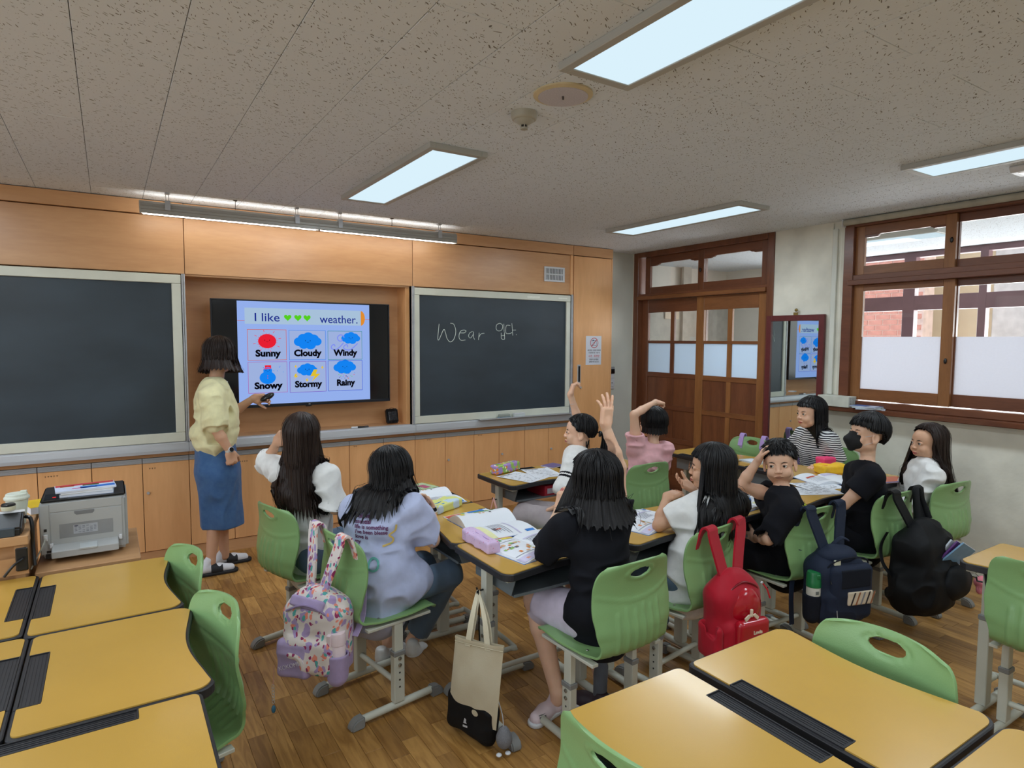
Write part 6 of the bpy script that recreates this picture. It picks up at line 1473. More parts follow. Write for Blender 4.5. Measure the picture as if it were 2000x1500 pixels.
# ================= girl in the striped shirt
def stripemat():
    m = fibre('striped_cotton', (228, 228, 226)); n = m.node_tree.nodes; l = m.node_tree.links; b = n['Principled BSDF']
    tc = n.new('ShaderNodeTexCoord'); sp = n.new('ShaderNodeSeparateXYZ'); l.new(tc.outputs['Object'], sp.inputs[0])
    nz = n.new('ShaderNodeTexNoise'); nz.inputs['Scale'].default_value = 8; l.new(tc.outputs['Object'], nz.inputs[0])
    a = n.new('ShaderNodeMath'); a.operation = 'MULTIPLY_ADD'; a.inputs[1].default_value = .03; l.new(nz.outputs[0], a.inputs[0]); l.new(sp.outputs[2], a.inputs[2])
    m1 = n.new('ShaderNodeMath'); m1.operation = 'MULTIPLY'; m1.inputs[1].default_value = 1/.0165; l.new(a.outputs[0], m1.inputs[0]); fr_ = n.new('ShaderNodeMath'); fr_.operation = 'FRACT'; l.new(m1.outputs[0], fr_.inputs[0])
    gt = n.new('ShaderNodeMath'); gt.operation = 'GREATER_THAN'; gt.inputs[1].default_value = .52; l.new(fr_.outputs[0], gt.inputs[0])
    mx = n.new('ShaderNodeMix'); mx.data_type = 'RGBA'; mx.inputs[6].default_value = lin((226, 226, 226)); mx.inputs[7].default_value = lin((30, 32, 44)); l.new(gt.outputs[0], mx.inputs[0]); l.new(mx.outputs[2], b.inputs['Base Color']); return m
H = head_frame((4.475, 2.78, 1.09), (-.93, .36, -.03), 0, 1.04)
def hr(P, H, av): o, _ = hair_build('hair', H, P, hair_k, (lambda th: .09 if math.sin(th) > .25 else .22), front=1.30, bangs=77, flare=.12, avoid=av, seed=101, locks=170, thick=.016, jag=.07, loose=18); smooth_all(o)
aL = ((4.50, 2.64, .895), (4.54, 2.60, .73), (4.34, 2.60, .735), .90, 1.12); aR = ((4.58, 2.90, .895), (4.56, 3.02, .74), (4.36, 2.98, .74), .8, 1.1)
lg = (((4.66, 2.70, .50), (4.30, 2.70, .51), (4.3, 2.7, .1)), ((4.66, 2.84, .50), (4.30, 2.84, .51), (4.3, 2.84, .1)))
person('girl in a black and white striped shirt beyond the far desks', skin_f, H, (4.66, 2.77, .50), (4.535, 2.775, .925), aL[0], aR[0], arms=(aL, aR), legs=[l_+(1.0,) for l_ in lg],
    hands=({'w': aL[2], 'from': aL[1], 'd': (-.95, .15, -.05), 'n': (0, 0, -1), 'thumb': -1}, {'w': aR[2], 'from': aR[1], 'd': (-.95, -.15, -.05), 'n': (0, 0, -1), 'thumb': 1}),
    top={'m': stripemat(), 'g': .022, 'sr': .060, 'hem': -.08, 'fold': .006, 'flare': 1.1}, bottom={'f': legs_f(lg, pel=(4.66, 2.77, .49)), 'm': jeans, 'name': 'trousers'}, hairf=hr, ears=False, eyes_={}, w=1.05)
# ================= bags hung on the chairs
def patmat(name, base, cols, sc=26):
    m = bpy.data.materials.new(name); m.use_nodes = True; n = m.node_tree.nodes; l = m.node_tree.links; b = n['Principled BSDF']; b.inputs['Roughness'].default_value = .75
    tc = n.new('ShaderNodeTexCoord'); nz = n.new('ShaderNodeTexNoise'); nz.inputs['Scale'].default_value = 18; l.new(tc.outputs['Object'], nz.inputs[0])
    ad = n.new('ShaderNodeVectorMath'); ad.operation = 'MULTIPLY_ADD'; ad.inputs[1].default_value = (.05,)*3; l.new(nz.outputs['Color'], ad.inputs[0]); l.new(tc.outputs['Object'], ad.inputs[2])
    prev = lin(base); last = None
    for k, (c, s_, th) in enumerate(cols):
        v = n.new('ShaderNodeTexVoronoi'); v.inputs['Scale'].default_value = s_; mp = n.new('ShaderNodeMapping'); mp.inputs['Location'].default_value = (k*3.1, k, 0); mp.inputs['Scale'].default_value = (1, 1, .7); l.new(ad.outputs[0], mp.inputs[0]); l.new(mp.outputs[0], v.inputs[0])
        t_ = n.new('ShaderNodeMath'); t_.operation = 'LESS_THAN'; t_.inputs[1].default_value = th; l.new(v.outputs['Distance'], t_.inputs[0])
        mx = n.new('ShaderNodeMix'); mx.data_type = 'RGBA'; l.new(t_.outputs[0], mx.inputs[0]); mx.inputs[7].default_value = lin(c)
        if last is None: mx.inputs[6].default_value = prev
        else: l.new(last.outputs[2], mx.inputs[6])
        last = mx
    l.new(last.outputs[2], b.inputs['Base Color']); return m
def sdf(parent, name, mat_, build, h=.004, clip=None, fold=0, sm=2):
    G = Field(); build(G)
    if fold: G.disp(folds(fold, (12, 12, 12), 1.7))
    v, f = G.mesh(h, clip=clip); o = mesh_obj(name, [(v, f, 0)], [mat_], parent, smooth_it=sm); return o
def strap(parent, pts, w, mat_, name='strap', th=.18, n=6):
    q = smoothpath(pts, n); return MB().tube([tuple(p) for p in q], w, 8, flat=th, up=(1, 0, 0.01)).build(name, mat_, parent, smooth=True)
def ribbon(parent, pts, w, mat_, name='strap', th=.005):
    """flat band following pts; its width runs along local x"""
    q = smoothpath(pts, 6); mb = MB(); vs_ = []; N = len(q)
    for i, p in enumerate(q):
        t = (q[min(i+1, N-1)]-q[max(i-1, 0)]).normalized(); x = Vector((1, 0, 0)); x = (x-t*x.dot(t)).normalized(); nn = t.cross(x)
        for a, b in ((-w, -th), (w, -th), (w, th), (-w, th)): vs_.append(p+x*a+nn*b)
    fs = [(i*4+k, i*4+(k+1) % 4, (i+1)*4+(k+1) % 4, (i+1)*4+k) for i in range(N-1) for k in range(4)]+[(0, 1, 2, 3), tuple((N-1)*4+k for k in (3, 2, 1, 0))]
    return mb.add(vs_, fs).build(name, mat_, parent, bevel=.0015)
def over(x0, x1, zb, yb=-.245, w=.03):
    return [(x0, yb, zb), (x0+(x1-x0)*.45, yb+(-.245-yb)*.5, zb+(.80-zb)*.45), (x1, -.246, .785), (x1, -.240, .815), (x1, -.222, .824), (x1, -.206, .812), (x1, -.192, .77), (x1, -.180, .72)]
def bag(key, c, hx, lab, m1, m_strap, sx=.12, zt=None, back=.02, **k):
    ch = CH[key]; t = thing('backpack', lab, 'backpack', tuple(ch.location), ch.rotation_euler.z); zt = zt or c[2]+hx[2]*.8
    def B(G):
        G.box((c[0], c[1], c[2]-hx[2]*.15), (hx[0], hx[1], hx[2]*.85), None, .055, .03); G.ell((c[0], c[1]+.01, c[2]+hx[2]*.55), (hx[0]*.88, hx[1]*.9, hx[2]*.5), None, .04)
        G.box((c[0], c[1]-hx[1]*.9, c[2]-hx[2]*.45), (hx[0]*.78, hx[1]*.45, hx[2]*.42), None, .03, .02)
        if k.get('extra'): k['extra'](G)
    sdf(t, 'bag_body', m1, B, .0045, fold=k.get('fold', .006))
    for s in (-1, 1): ribbon(t, over(c[0]+s*.042, s*sx, zt-.03, c[1]+hx[1]*.2), .034, m_strap, 'shoulder_strap')
    return t
def spin(t, a, piv):
    Mr = Matrix.Translation((piv[0], piv[1], 0)) @ Matrix.Rotation(a, 4, 'Z') @ Matrix.Translation((-piv[0], -piv[1], 0))
    def rec(o):
        for c in o.children:
            if not c.name.startswith('shoulder_strap') and c.data: c.data.transform(Mr)
            rec(c)
    rec(t)
# lilac flowery backpack
lil_pat = patmat('flower_print', (222, 210, 206), [((172, 150, 196), 26, .42), ((232, 140, 120), 34, .30), ((150, 44, 96), 40, .26), ((86, 168, 164), 22, .20)])
lil = fibre('lilac_cloth', (168, 150, 188), .8)
t = bag('lilac', (.03, -.33, .43), (.135, .075, .175), 'flowery lilac backpack hanging on a green chair', lil_pat, lil_pat, sx=.125)
sdf(t, 'front_pocket', lil, lambda G: G.box((-.035, -.408, .335), (.072, .024, .075), None, .02), fold=.004)
sdf(t, 'side_gusset', lil, lambda G: G.box((.150, -.32, .40), (.014, .045, .13), None, .014), fold=.004)
sdf(t, 'top_band', lil, lambda G: G.box((.02, -.395, .565), (.075, .012, .022), np.array(Euler((-.5, .15, 0)).to_matrix()), .01))
strap(t, [(-.07, -.405, .53), (.02, -.415, .565), (.11, -.40, .52), (.13, -.385, .42), (.125, -.385, .33)], .005, fibre('zip_lilac', (150, 132, 170)), 'zip', 1)
sdf(t, 'bottle_pocket', lil, lambda G: (G.cap((.145, -.38, .27), (.145, -.38, .36), .042, .045), G.cap((.145, -.38, .30), (.145, -.38, .45), .036, .040, .004, 'd')), clip=[((0, 0, .365), (0, 0, 1))], fold=.003)
ribbon(t, [(.165, -.20, .70), (.18, -.215, .58), (.185, -.24, .46), (.18, -.30, .40)], .014, lil, 'webbing', .002)
t0_ = t; text('KOKOMINI', .024, M('badge_white', (214, 206, 220), .6), (-.035, -.434, .315), (PI/2, -.35, 0), t, 'badge_lettering', ext=.0008)
bt = thing('water_bottle', 'pale pink water bottle in the side pocket of the flowery backpack', 'bottle', tuple(CH['lilac'].location), CH['lilac'].rotation_euler.z)
pk = M('bottle_pink', (226, 206, 212), .35)
MB().lathe([(.030, 0), (.032, .01), (.032, .125), (.029, .13)], 24, (.145, -.382, .285), None).build('flask', pk, bt, smooth=True); MB().lathe([(.0335, .12), (.0335, .155), (.030, .168), (.004, .172)], 24, (.145, -.382, .285)).build('lid', pk, bt, smooth=True); MB().box(.115, .135, -.42, -.40, .40, .452).build('clasp', pk, bt, bevel=.003)
kc = thing('keyring', 'beaded keyring with a blue charm hanging from the flowery backpack', 'keyring', tuple(CH['lilac'].location), CH['lilac'].rotation_euler.z)
MB().tube([(-.12, -.42, .30), (-.125, -.425, .22)], .0012, 5).build('cord', M('cord_pink', (206, 150, 150), .6), kc)
mb = MB(); 
for k in range(6): mb.tube([tuple(Vector((-.125+.006*math.cos(a), -.425, .212-k*.013+.008*math.sin(a)))) for a in [2*PI*j/8 for j in range(9)]], .0012, 4)
tag(mb.build('chain', alu, kc), kind='stuff'); MB().ell((-.125, -.425, .115), (.009, .009, .017), 10).build('charm', M('charm_blue', (50, 110, 140), .15), kc, smooth=True)
for o_ in (t0_, bt, kc): spin(o_, .62, (.02, -.27))
# red backpack
red = fibre('red_nylon', (172, 20, 40), .55, 900, .1); redp = M('red_patent', (176, 16, 36), .18, coat=.6, noise=(10, .08))
t = bag('red', (-.045, -.315, .455), (.125, .07, .185), 'red backpack with a bow and scalloped pocket hanging on a chair', red, red, sx=.115, fold=.004)
sdf(t, 'patent_panel', redp, lambda G: G.ell((-.03, -.36, .50), (.095, .045, .085)), fold=.002)
sdf(t, 'front_pocket', redp, lambda G: G.box((-.03, -.418, .405), (.085, .024, .06), None, .022))
mb = MB()
for k in range(15):
    a = PI+PI*k/14; mb.ell((-.03+.082*math.cos(a), -.441, .375+.03*math.sin(a)), (.0085, .003, .0085), 8)
tag(mb.build('scalloped_trim', redp, t), kind='stuff')
sdf(t, 'side_pocket', red, lambda G: (G.box((-.175, -.33, .36), (.022, .06, .075), None, .02), G.box((-.18, -.33, .43), (.014, .045, .05), None, .014, .004, 'd')), fold=.004)
bw = M('cream_ribbon', (222, 204, 180), .5)
mb = MB().box(-.046, -.036, -.43, -.42, .478, .51); mb.prism([(-.041, .488), (-.075, .462), (-.082, .478), (-.06, .492)], -.432, -.426, 'y'); mb.prism([(-.041, .488), (-.012, .462), (-.004, .475), (-.024, .492)], -.432, -.426, 'y'); mb.build('bow', bw, t, bevel=.001)
strap(t, [(-.135, -.34, .50), (-.12, -.365, .565), (-.04, -.365, .605), (.04, -.365, .575), (.065, -.345, .52)], .0045, M('zip_red', (120, 12, 28), .3), 'zip', 1)
MB().tube([(.045, -.395, .60), (.062, -.405, .575), (.075, -.41, .535)], .004, 6).build('zip_pull', redp, t); MB().ell((.04, -.396, .603), (.008, .004, .006), 8).build('zip_slider', alu, t)
text('Lovie', .022, bw, (-.02, -.4435, .415), (PI/2, 0, 0), t, 'badge_lettering', ext=.0006, bold=.0008)
MB().ell((-.1, -.437, .41), (.005, .003, .005), 8).build('heart_stud', bw, t); mb = MB().tube([(.0, -.405, .345), (.0, -.408, .30), (.012, -.408, .275)], .003, 5).tube([(.0, -.408, .30), (-.014, -.408, .272)], .003, 5).tube([(.02, -.407, .355), (.0, -.407, .33)], .002, 5); mb.build('bead_flowers', bw, t)
spin(t, -.30, (-.04, -.27))
# navy backpack
nav = fibre('navy_nylon', (34, 42, 60), .7, 900, .15); navd = fibre('navy_dark', (24, 28, 38), .8)
t = bag('navy', (-.02, -.32, .455), (.135, .08, .18), 'navy backpack with a checked strip hanging on a chair', nav, nav, sx=.12, fold=.005)
sdf(t, 'top_flap', nav, lambda G: G.ell((-.02, -.32, .60), (.10, .075, .045)), fold=.005)
sdf(t, 'front_panel', nav, lambda G: G.box((.0, -.40, .44), (.115, .032, .135), None, .035, .02), fold=.003)
sdf(t, 'dark_plate', navd, lambda G: G.box((.005, -.430, .515), (.085, .006, .045), None, .005))
chk = patmat('check_cloth', (206, 190, 168), [((60, 50, 48), 30, .22), ((150, 96, 64), 40, .2)])
cp = sdf(t, 'checked_strip', M('beige_check', (208, 192, 168), .8), lambda G: G.box((.03, -.434, .42), (.072, .006, .033), np.array(Euler((0, .0, 0)).to_matrix()), .005))
for k, c_ in enumerate(((48, 42, 44), (150, 96, 64), (130, 132, 138), (48, 42, 44), (150, 96, 64))):
    x = -.03+k*.028; MB().prism([(x, .39), (x+.008, .39), (x+.03, .45), (x+.022, .45)], -.4415, -.4405, 'y').build('check_stripe', M('check_%d' % (k % 3), c_, .8), cp)
sdf(t, 'bottle_pocket', navd, lambda G: G.cap((-.165, -.345, .32), (-.165, -.345, .42), .040, .044), clip=[((0, 0, .425), (0, 0, 1))])
t0_ = t; ribbon(t, [(-.14, -.225, .60), (-.165, -.21, .48), (-.185, -.225, .36), (-.18, -.23, .22)], .014, nav, 'webbing', .002)
strap(t, [(-.02, -.30, .64), (.02, -.31, .675), (.07, -.30, .655)], .011, nav, 'grab_handle', .6)
MB().box(-.095, -.06, -.405, -.395, .575, .60, Euler((0, 0, 0)).to_matrix()).build('zip_tape', M('tape_cream', (206, 206, 180), .6), t, bevel=.002)
MB().tube([(-.105, -.39, .55), (-.11, -.40, .52), (-.115, -.41, .49)], .004, 6).build('zip_pull', black, t)
strap(t, [(-.13, -.365, .52), (-.10, -.40, .59), (.0, -.41, .61), (.10, -.395, .585), (.125, -.36, .50)], .004, navd, 'zip', 1); MB().tube(smoothpath([(-.10, -.435, .37), (-.098, -.437, .34), (-.09, -.437, .31), (-.07, -.437, .295)]), .002, 5).build('zip_thread', alu, t)
bt = thing('water_bottle', 'green lidded white bottle in the pocket of the navy backpack', 'bottle', tuple(CH['navy'].location), CH['navy'].rotation_euler.z)
MB().lathe([(.030, 0), (.0325, .01), (.0325, .13), (.03, .135)], 24, (-.165, -.352, .365)).build('flask', M('bottle_white', (210, 208, 196), .4), bt, smooth=True)
MB().lathe([(.034, .10), (.034, .128), (.033, .13), (.033, .16), (.028, .172), (.004, .174)], 24, (-.165, -.352, .365)).build('lid', M('bottle_green', (28, 112, 62), .35), bt, smooth=True); MB().box(-.175, -.155, -.388, -.375, .51, .53).build('spout', M('bottle_green', (28, 112, 62), .35), bt, bevel=.003)
MB().box(-.178, -.162, -.3860, -.3845, .435, .45).build('printed_mark', M('mark_grey', (110, 116, 112), .6), bt)
for o_ in (t0_, bt): spin(o_, -.28, (-.02, -.27))
# big black backpack
bkn = fibre('black_nylon', (20, 21, 23), .65, 900, .15)
def ex(G): G.ell((.03, -.37, .33), (.19, .10, .15), None, .05); G.ell((-.10, -.32, .30), (.10, .09, .12), None, .05)
t = bag('mask', (.01, -.33, .44), (.165, .095, .22), 'large black backpack stuffed with books hanging on a chair', bkn, bkn, sx=.115, fold=.012, extra=ex)
sdf(t, 'front_pocket', bkn, lambda G: G.ell((.07, -.47, .36), (.12, .05, .09)), fold=.008)
ribbon(t, [(-.15, -.22, .60), (-.17, -.20, .52), (-.20, -.23, .44), (-.17, -.27, .37)], .014, bkn, 'webbing', .002)
strap(t, [(.03, -.28, .66), (.05, -.26, .76), (.08, -.24, .82), (.10, -.26, .76), (.11, -.30, .66)], .02, bkn, 'grab_handle', .5)
MB().ell((.15, -.47, .33), (.005, .012, .012), 8).tube([(.155, -.475, .335), (.16, -.48, .31), (.155, -.475, .29)], .002, 5).build('zip_pull', alu, t)
for k, (c_, lab) in enumerate([((196, 206, 214), 'pale workbook sticking out of the black backpack'), ((96, 52, 120), 'purple workbook sticking out of the black backpack'), ((120, 160, 190), 'blue workbook sticking out of the black backpack')]):
    q = thing('workbook', lab, 'book', tuple(CH['mask'].location), CH['mask'].rotation_euler.z, 'workbooks in the black backpack')
    Rr = Euler((.35+.1*k, .45, 0)).to_matrix(); MB().box(-.075, .075, -.004, .004, -.07, .07, Rr, (.075+.012*k, -.425-.018*k, .50)).build('cover', C('bk%d' % k, c_), q); MB().box(-.073, .074, -.003, .003, -.07, .0715, Rr, (.075+.012*k, -.425-.018*k, .50)).build('pages', paper, q)
q = thing('plush_charm', 'pink plush ball hanging from the black backpack', 'charm', tuple(CH['mask'].location), CH['mask'].rotation_euler.z)
sdf(q, 'plush', M('plush_pink', (222, 130, 142), .9, bump=(300, .3)), lambda G: (G.ell((.28, -.50, .33), (.036, .034, .032)), G.ell((.26, -.50, .29), (.016, .014, .02))), fold=.003); MB().box(.262, .266, -.536, -.534, .27, .34).build('tag', paper, q); MB().tube([(.27, -.49, .36), (.25, -.48, .38), (.22, -.46, .38)], .0015, 5).build('loop', black, q)
# lilac straps over the empty chair and its bag behind
ch = CH['strap']; t = thing('backpack', 'lilac backpack behind the empty chair before the door, only straps showing', 'backpack', tuple(ch.location), ch.rotation_euler.z)
lv = M('lavender_strap', (178, 150, 206), .7)
sdf(t, 'bag_body', lv, lambda G: G.box((0, -.31, .48), (.13, .065, .17), None, .05), fold=.005)
for s in (-1, 1): ribbon(t, over(s*.06, s*.105, .60, -.25), .022, lv); MB().box(s*.105-.02, s*.105+.02, -.186, -.180, .70, .725).build('buckle', M('buckle_grey', (170, 160, 190), .5), t, bevel=.001)
# ================= tote, pouch and plush on the desk hook
t = thing('tote_bag', 'cream canvas tote bag hanging from the desk hook', 'bag')
can = fibre('canvas', (214, 206, 182), .9, 700, .25, rgb2=(200, 188, 160), ns=(5, .1))
TL, TR, BL, BR = A_(1.15, 2.21, .44), A_(1.25, 2.00, .455), A_(1.14, 2.255, .105), A_(1.24, 2.04, .095)
nx = nrm(np.cross(TR-TL, BL-TL)); nx = -nx if nx[0] > 0 else nx; mb = MB(); NU, NV = 24, 34; g = []
for side in (1, -1):
    for j in range(NV+1):
        for i in range(NU+1):
            u, v = i/NU, j/NV; p = (TL*(1-u)+TR*u)*(1-v)+(BL*(1-u)+BR*u)*v; e = (u*(1-u)*4)**.6
            b = .012*e*(.35+math.sin(PI*v*.95))+.004*e*math.sin(u*9+v*4)*math.sin(v*5+1)+(.004 if v < .05 else 0); g.append(p+nx*b*side-A_(0, 0, .006*math.sin(PI*u)*(1-v)))
K = (NU+1)*(NV+1)
fs = [(s*K+j*(NU+1)+i, s*K+j*(NU+1)+i+1, s*K+(j+1)*(NU+1)+i+1, s*K+(j+1)*(NU+1)+i)[::(1 if s else -1)] for s in (0, 1) for j in range(NV) for i in range(NU)]
for j in range(NV): fs += [(j*(NU+1), (j+1)*(NU+1), K+(j+1)*(NU+1), K+j*(NU+1)), (j*(NU+1)+NU, K+j*(NU+1)+NU, K+(j+1)*(NU+1)+NU, (j+1)*(NU+1)+NU)]
for i in range(NU): fs.append((NV*(NU+1)+i, K+NV*(NU+1)+i, K+NV*(NU+1)+i+1, NV*(NU+1)+i+1))
mb.add(g, fs).build('pouch', can, t, smooth=True)
hem_ = [tuple(TL*(1-u)+TR*u+nx*(.016*(u*(1-u)*4)**.6*.35+.006)+A_(0, 0, -.02)) for u in [i/12 for i in range(13)]]; MB().tube(hem_, .0016, 4).build('hem_seam', M('seam', (186, 176, 150), .9), t)
hk = A_(1.262, 2.215, .60)
for s in (1, -1):
    a, b = TL*.72+TR*.28, TL*.30+TR*.70; o_ = nx*.008*s
    q = smoothpath([tuple(a-A_(0, 0, .03)+o_), tuple(a*.55+hk*.45+o_), tuple(hk+A_(-.004, .006*s, -.01)), tuple(hk+A_(-.004, -.008, -.012)), tuple(b*.55+hk*.45+o_+A_(0, -.012, 0)), tuple(b-A_(0, 0, .03)+o_)], 6)
    vs_ = []; dW = nrm(TR-TL)*.013
    for i, p in enumerate(q):
        f_ = .35+.65*min(1, abs(i-len(q)/2)/(len(q)*.35)); p = A_(*p)
        for aa, bb in ((-1, -1), (1, -1), (1, 1), (-1, 1)): vs_.append(p+dW*aa*f_+nx*.0018*bb)
    MB().add(vs_, [(i*4+k, i*4+(k+1) % 4, (i+1)*4+(k+1) % 4, (i+1)*4+k) for i in range(len(q)-1) for k in range(4)]).build('handle', can, t)
t = thing('shoulder_bag', 'black shoulder bag behind the tote bag, its bottom near the floor', 'bag')
def B(G): G.box((1.205, 2.17, .105), (.035, .12, .085), np.array(Euler((.08, 0, .40)).to_matrix()), .035)
sdf(t, 'bag_body', bkn, B, fold=.005)
MB().tube(smoothpath([(1.20, 2.25, .17), (1.235, 2.23, .42), (1.258, 2.215, .60), (1.25, 2.19, .4), (1.225, 2.10, .18)]), .009, 6, flat=.3).build('shoulder_strap', bkn, t)
mb = MB().box(-.011, .011, -.0006, 0, -.012, -.004).prism([(-.008, .004), (.008, .004), (.004, .012), (.006, .02), (-.002, .026), (-.006, .014)], -.0006, 0, 'y')
o = mb.build('white_emblem', M('emblem_white', (186, 186, 190), .6), t); o.location = (1.152, 2.135, .10); o.rotation_euler = (0, 0, -1.12)
t = thing('plush_keyring', 'grey plush ball with a beaded chain beside the tote bag', 'charm')
sdf(t, 'plush', M('plush_grey', (120, 120, 124), .95, bump=(300, .4)), lambda G: G.ell((1.265, 2.02, .065), (.032, .034, .040), None, .01).ell((1.265, 2.02, .095), (.018, .02, .022)), h=.003)
for s in (-1, 1): MB().ell((1.25+.018*s, 2.0-.004*s, .018), (.012, .012, .006), 10).build('foot', white, t, smooth=True)
MB().tube(smoothpath([(1.262, 2.02, .11), (1.262, 2.03, .16), (1.25, 2.06, .24)]), .0022, 5).build('chain', alu, t)
t = thing('pink_strap_bag', 'thin pink strap hanging from the hook of the far desk', 'strap')
MB().tube(smoothpath([(2.10, 3.50, .60), (2.085, 3.51, .52), (2.07, 3.56, .43), (2.09, 3.50, .42), (2.095, 3.44, .44), (2.105, 3.46, .52), (2.10, 3.50, .60)]), .006, 6, flat=.35).build('strap', M('strap_pink', (226, 172, 160), .6), t)
# ================= books, papers and pouches on the desks
pw = M('page_white', (226, 230, 236), .55, noise=(8, .02)); gl_ = C('grey_text', (140, 142, 156)); cols = {'g': C('leaf_green', (150, 196, 96)), 'y': C('lemon', (232, 214, 80)), 'o': C('orange2', (232, 140, 70)), 'b': C('sky3', (40, 120, 200)), 'l': C('lilac2', (200, 196, 224)), 'k': C('pencil_grey', (90, 88, 96)), 'c': C('cream2', (232, 232, 178)), 'r': C('rust', (196, 84, 60)), 't': gl_, 'G': C('leaf_dark', (110, 160, 90)), 's': C('skin_print', (226, 182, 140))}
DZ = .7204
def open_book(loc, rz, w, d, lab, prints, cov=None, bulge=.014, grp='open workbooks on the desks', curl=0.0, n=30):
    """w: both pages together, d: page height; prints (key, x0, x1, y0, y1) in page units -1..1 by -1..1"""
    t = thing('workbook', lab, 'book', (loc[0], loc[1], DZ), rz, grp)
    def zf(x): 
        a = abs(x); z = .004+bulge*(math.sin(min(1, a/.9)*PI)**.8)*(1 if x < 0 else .75)*(1-a*.2)
        if curl and x < 0: z += curl*math.sin(PI*min(1, a))
        return z if a > .02 else .003
    mb = MB(); P = []
    for i in range(-n, n+1):
        x = i/n; z = zf(x)
        P.append((x*w/2, z))
    mb.add([(x, -d/2, z) for x, z in P]+[(x, d/2, z) for x, z in P]+[(x, -d/2, .0012) for x, z in P]+[(x, d/2, .0012) for x, z in P],
           [(i, i+1, 2*n+1+i+1, 2*n+1+i) for i in range(2*n)]+[(i+1, i, 4*n+2+i, 4*n+3+i) for i in range(2*n)]+[(2*n+1+i, 2*n+2+i, 6*n+4+i, 6*n+3+i) for i in range(2*n)]+[(0, 2*n+1, 6*n+3, 4*n+2), (2*n, 6*n+3-2-1+0 if False else 6*n+2, 8*n+3, 4*n+1)])
    mb.build('pages', pw, t, recalc=False)
    MB().box(-w/2-.002, w/2+.002, -d/2-.002, d/2+.002, 0, .0012).build('cover', cov or cols['b'], t)
    by_ = {}
    for key, x0, x1, y0, y1 in prints: by_.setdefault(key, []).append((x0, x1, y0, y1))
    for key, rs in by_.items():
        mb = MB()
        for x0, x1, y0, y1 in rs:
            k = max(2, int(abs(x1-x0)*n*1.5)+1); 
            pts = [(x0+(x1-x0)*i/k) for i in range(k+1)]
            mb.add([(x*w/2, y*d/2, zf(x)+.0014) for x in pts for y in (y0, y1)], [(2*i, 2*i+2, 2*i+3, 2*i+1) for i in range(k)])
        o = mb.build('page_print', cols[key], t, recalc=False); o['kind'] = 'stuff'
    return t
def lines(x0, x1, y0, y1, n_, key='t', seed=0):
    r = random.Random(seed); return [(key, x0, x0+(x1-x0)*r.uniform(.6, 1), y1-(y1-y0)*i/n_-.012, y1-(y1-y0)*i/n_+.012) for i in range(n_)]
def picture(x0, x1, y0, y1, seed=1):
    r = random.Random(seed); out = []
    for k in range(26):
        x, y = r.uniform(x0, x1-.09), r.uniform(y0, y1-.12); out.append((r.choice('gGgsok'), x, x+r.uniform(.03, .1), y, y+r.uniform(.05, .14)))
    return out
WB = [('y', -.95, -.72, .72, .90), ('G', -.68, -.5, .74, .90), ('y', -.45, -.12, .8, .92), ('o', -.97, -.05, .955, .99), ('l', -.98, -.03, -.96, -.62), ('t', -.9, -.2, .60, .62)]
A1_ = WB+picture(-.85, -.15, -.45, .5, 3)+lines(-.9, -.2, -.55, -.5, 1)+[('b', -.55, -.47, -.86, -.74), ('o', -.78, -.7, -.86, -.76), ('b', .8, .97, .78, .92), ('l', .04, .96, .55, .62)]+lines(.08, .6, .0, .5, 6)+lines(.1, .9, -.8, -.2, 4, seed=2)
open_book((1.575, 2.265), math.radians(10), .40, .285, 'open workbook with green pictures beside the lilac pencil case', A1_)
A2_ = [('o', -.99, -.93, -.98, .98), ('c', -.9, -.62, .55, .9), ('G', -.75, -.5, -.3, .2), ('r', -.75, -.6, -.85, -.7), ('y', -.6, -.45, -.85, -.7), ('c', .03, .98, -.98, -.55), ('l', .03, .98, .3, .36), ('b', .8, .97, .6, .92)]+picture(-.9, -.35, -.2, .7, 5)+lines(.1, .9, -.45, .1, 6)+[('k', .45, .6, -.4, -.25), ('r', .5, .56, -.3, -.1)]
open_book((1.570, 2.628), -PI/2, .40, .29, 'open workbook with one side rolled up before the girl in the lilac shirt', A2_, curl=.028)
t = thing('flyer', 'glossy blue and red leaflet under the rolled up workbook', 'leaflet', (1.575, 2.86, DZ), math.radians(6))
MB().box(-.145, .13, -.035, .04, 0, .0016).build('sheet', pw, t)
for k_, r_ in (('r', (-.14, -.04, -.03, .035)), ('G', (-.04, -.02, .0, .035)), ('b', (.0, .1, .005, .037))): mb = MB(); mb.add([(x, y, .0021) for x, y in rect(*r_)], [(0, 1, 2, 3)]); mb.build('print', cols[k_], t, recalc=False)
open_book((1.545, 3.27), -PI/2, .36, .27, 'open workbook beside the girl with waist long hair', A2_, curl=.016)
booklet((1.60, 3.50, DZ), .3, .11, .15, .018, C('mint', (170, 190, 150)), 'small patterned green book at the far end of the first desk', [(C('mag', (170, 80, 110)), (-.03, .02, -.05, .03))])
open_book((2.265, 2.275), math.radians(14), .38, .27, 'open workbook at the elbow of the girl with glasses', [(a, -b2, -b1, c, d) if False else (a, b1, b2, c, d) for a, b1, b2, c, d in A1_])
open_book((2.985, 2.265), math.radians(8), .38, .27, 'open workbook with a pen on it beside the boy looking back', [('l', -.95, -.05, -.5, .9), ('b', .2, .6, .8, .9), ('c', .1, .95, -.9, -.5)]+lines(-.9, -.1, -.8, .8, 9)+lines(.1, .9, -.4, .6, 6, seed=3)+[('o', -.2, .0, .2, .3)])
open_book((3.985, 2.33), math.radians(-22), .36, .25, 'open workbook behind the white worksheets near the yellow pouch', [('r', -.8, -.5, .1, .3), ('o', -.4, -.1, .3, .5), ('l', .1, .9, .5, .9)]+lines(-.8, -.1, -.8, .0, 5), bulge=.022)
t = thing('pen', 'ballpoint pen lying on the open workbook of the boy looking back', 'pen', (3.06, 2.25, .745), .7)
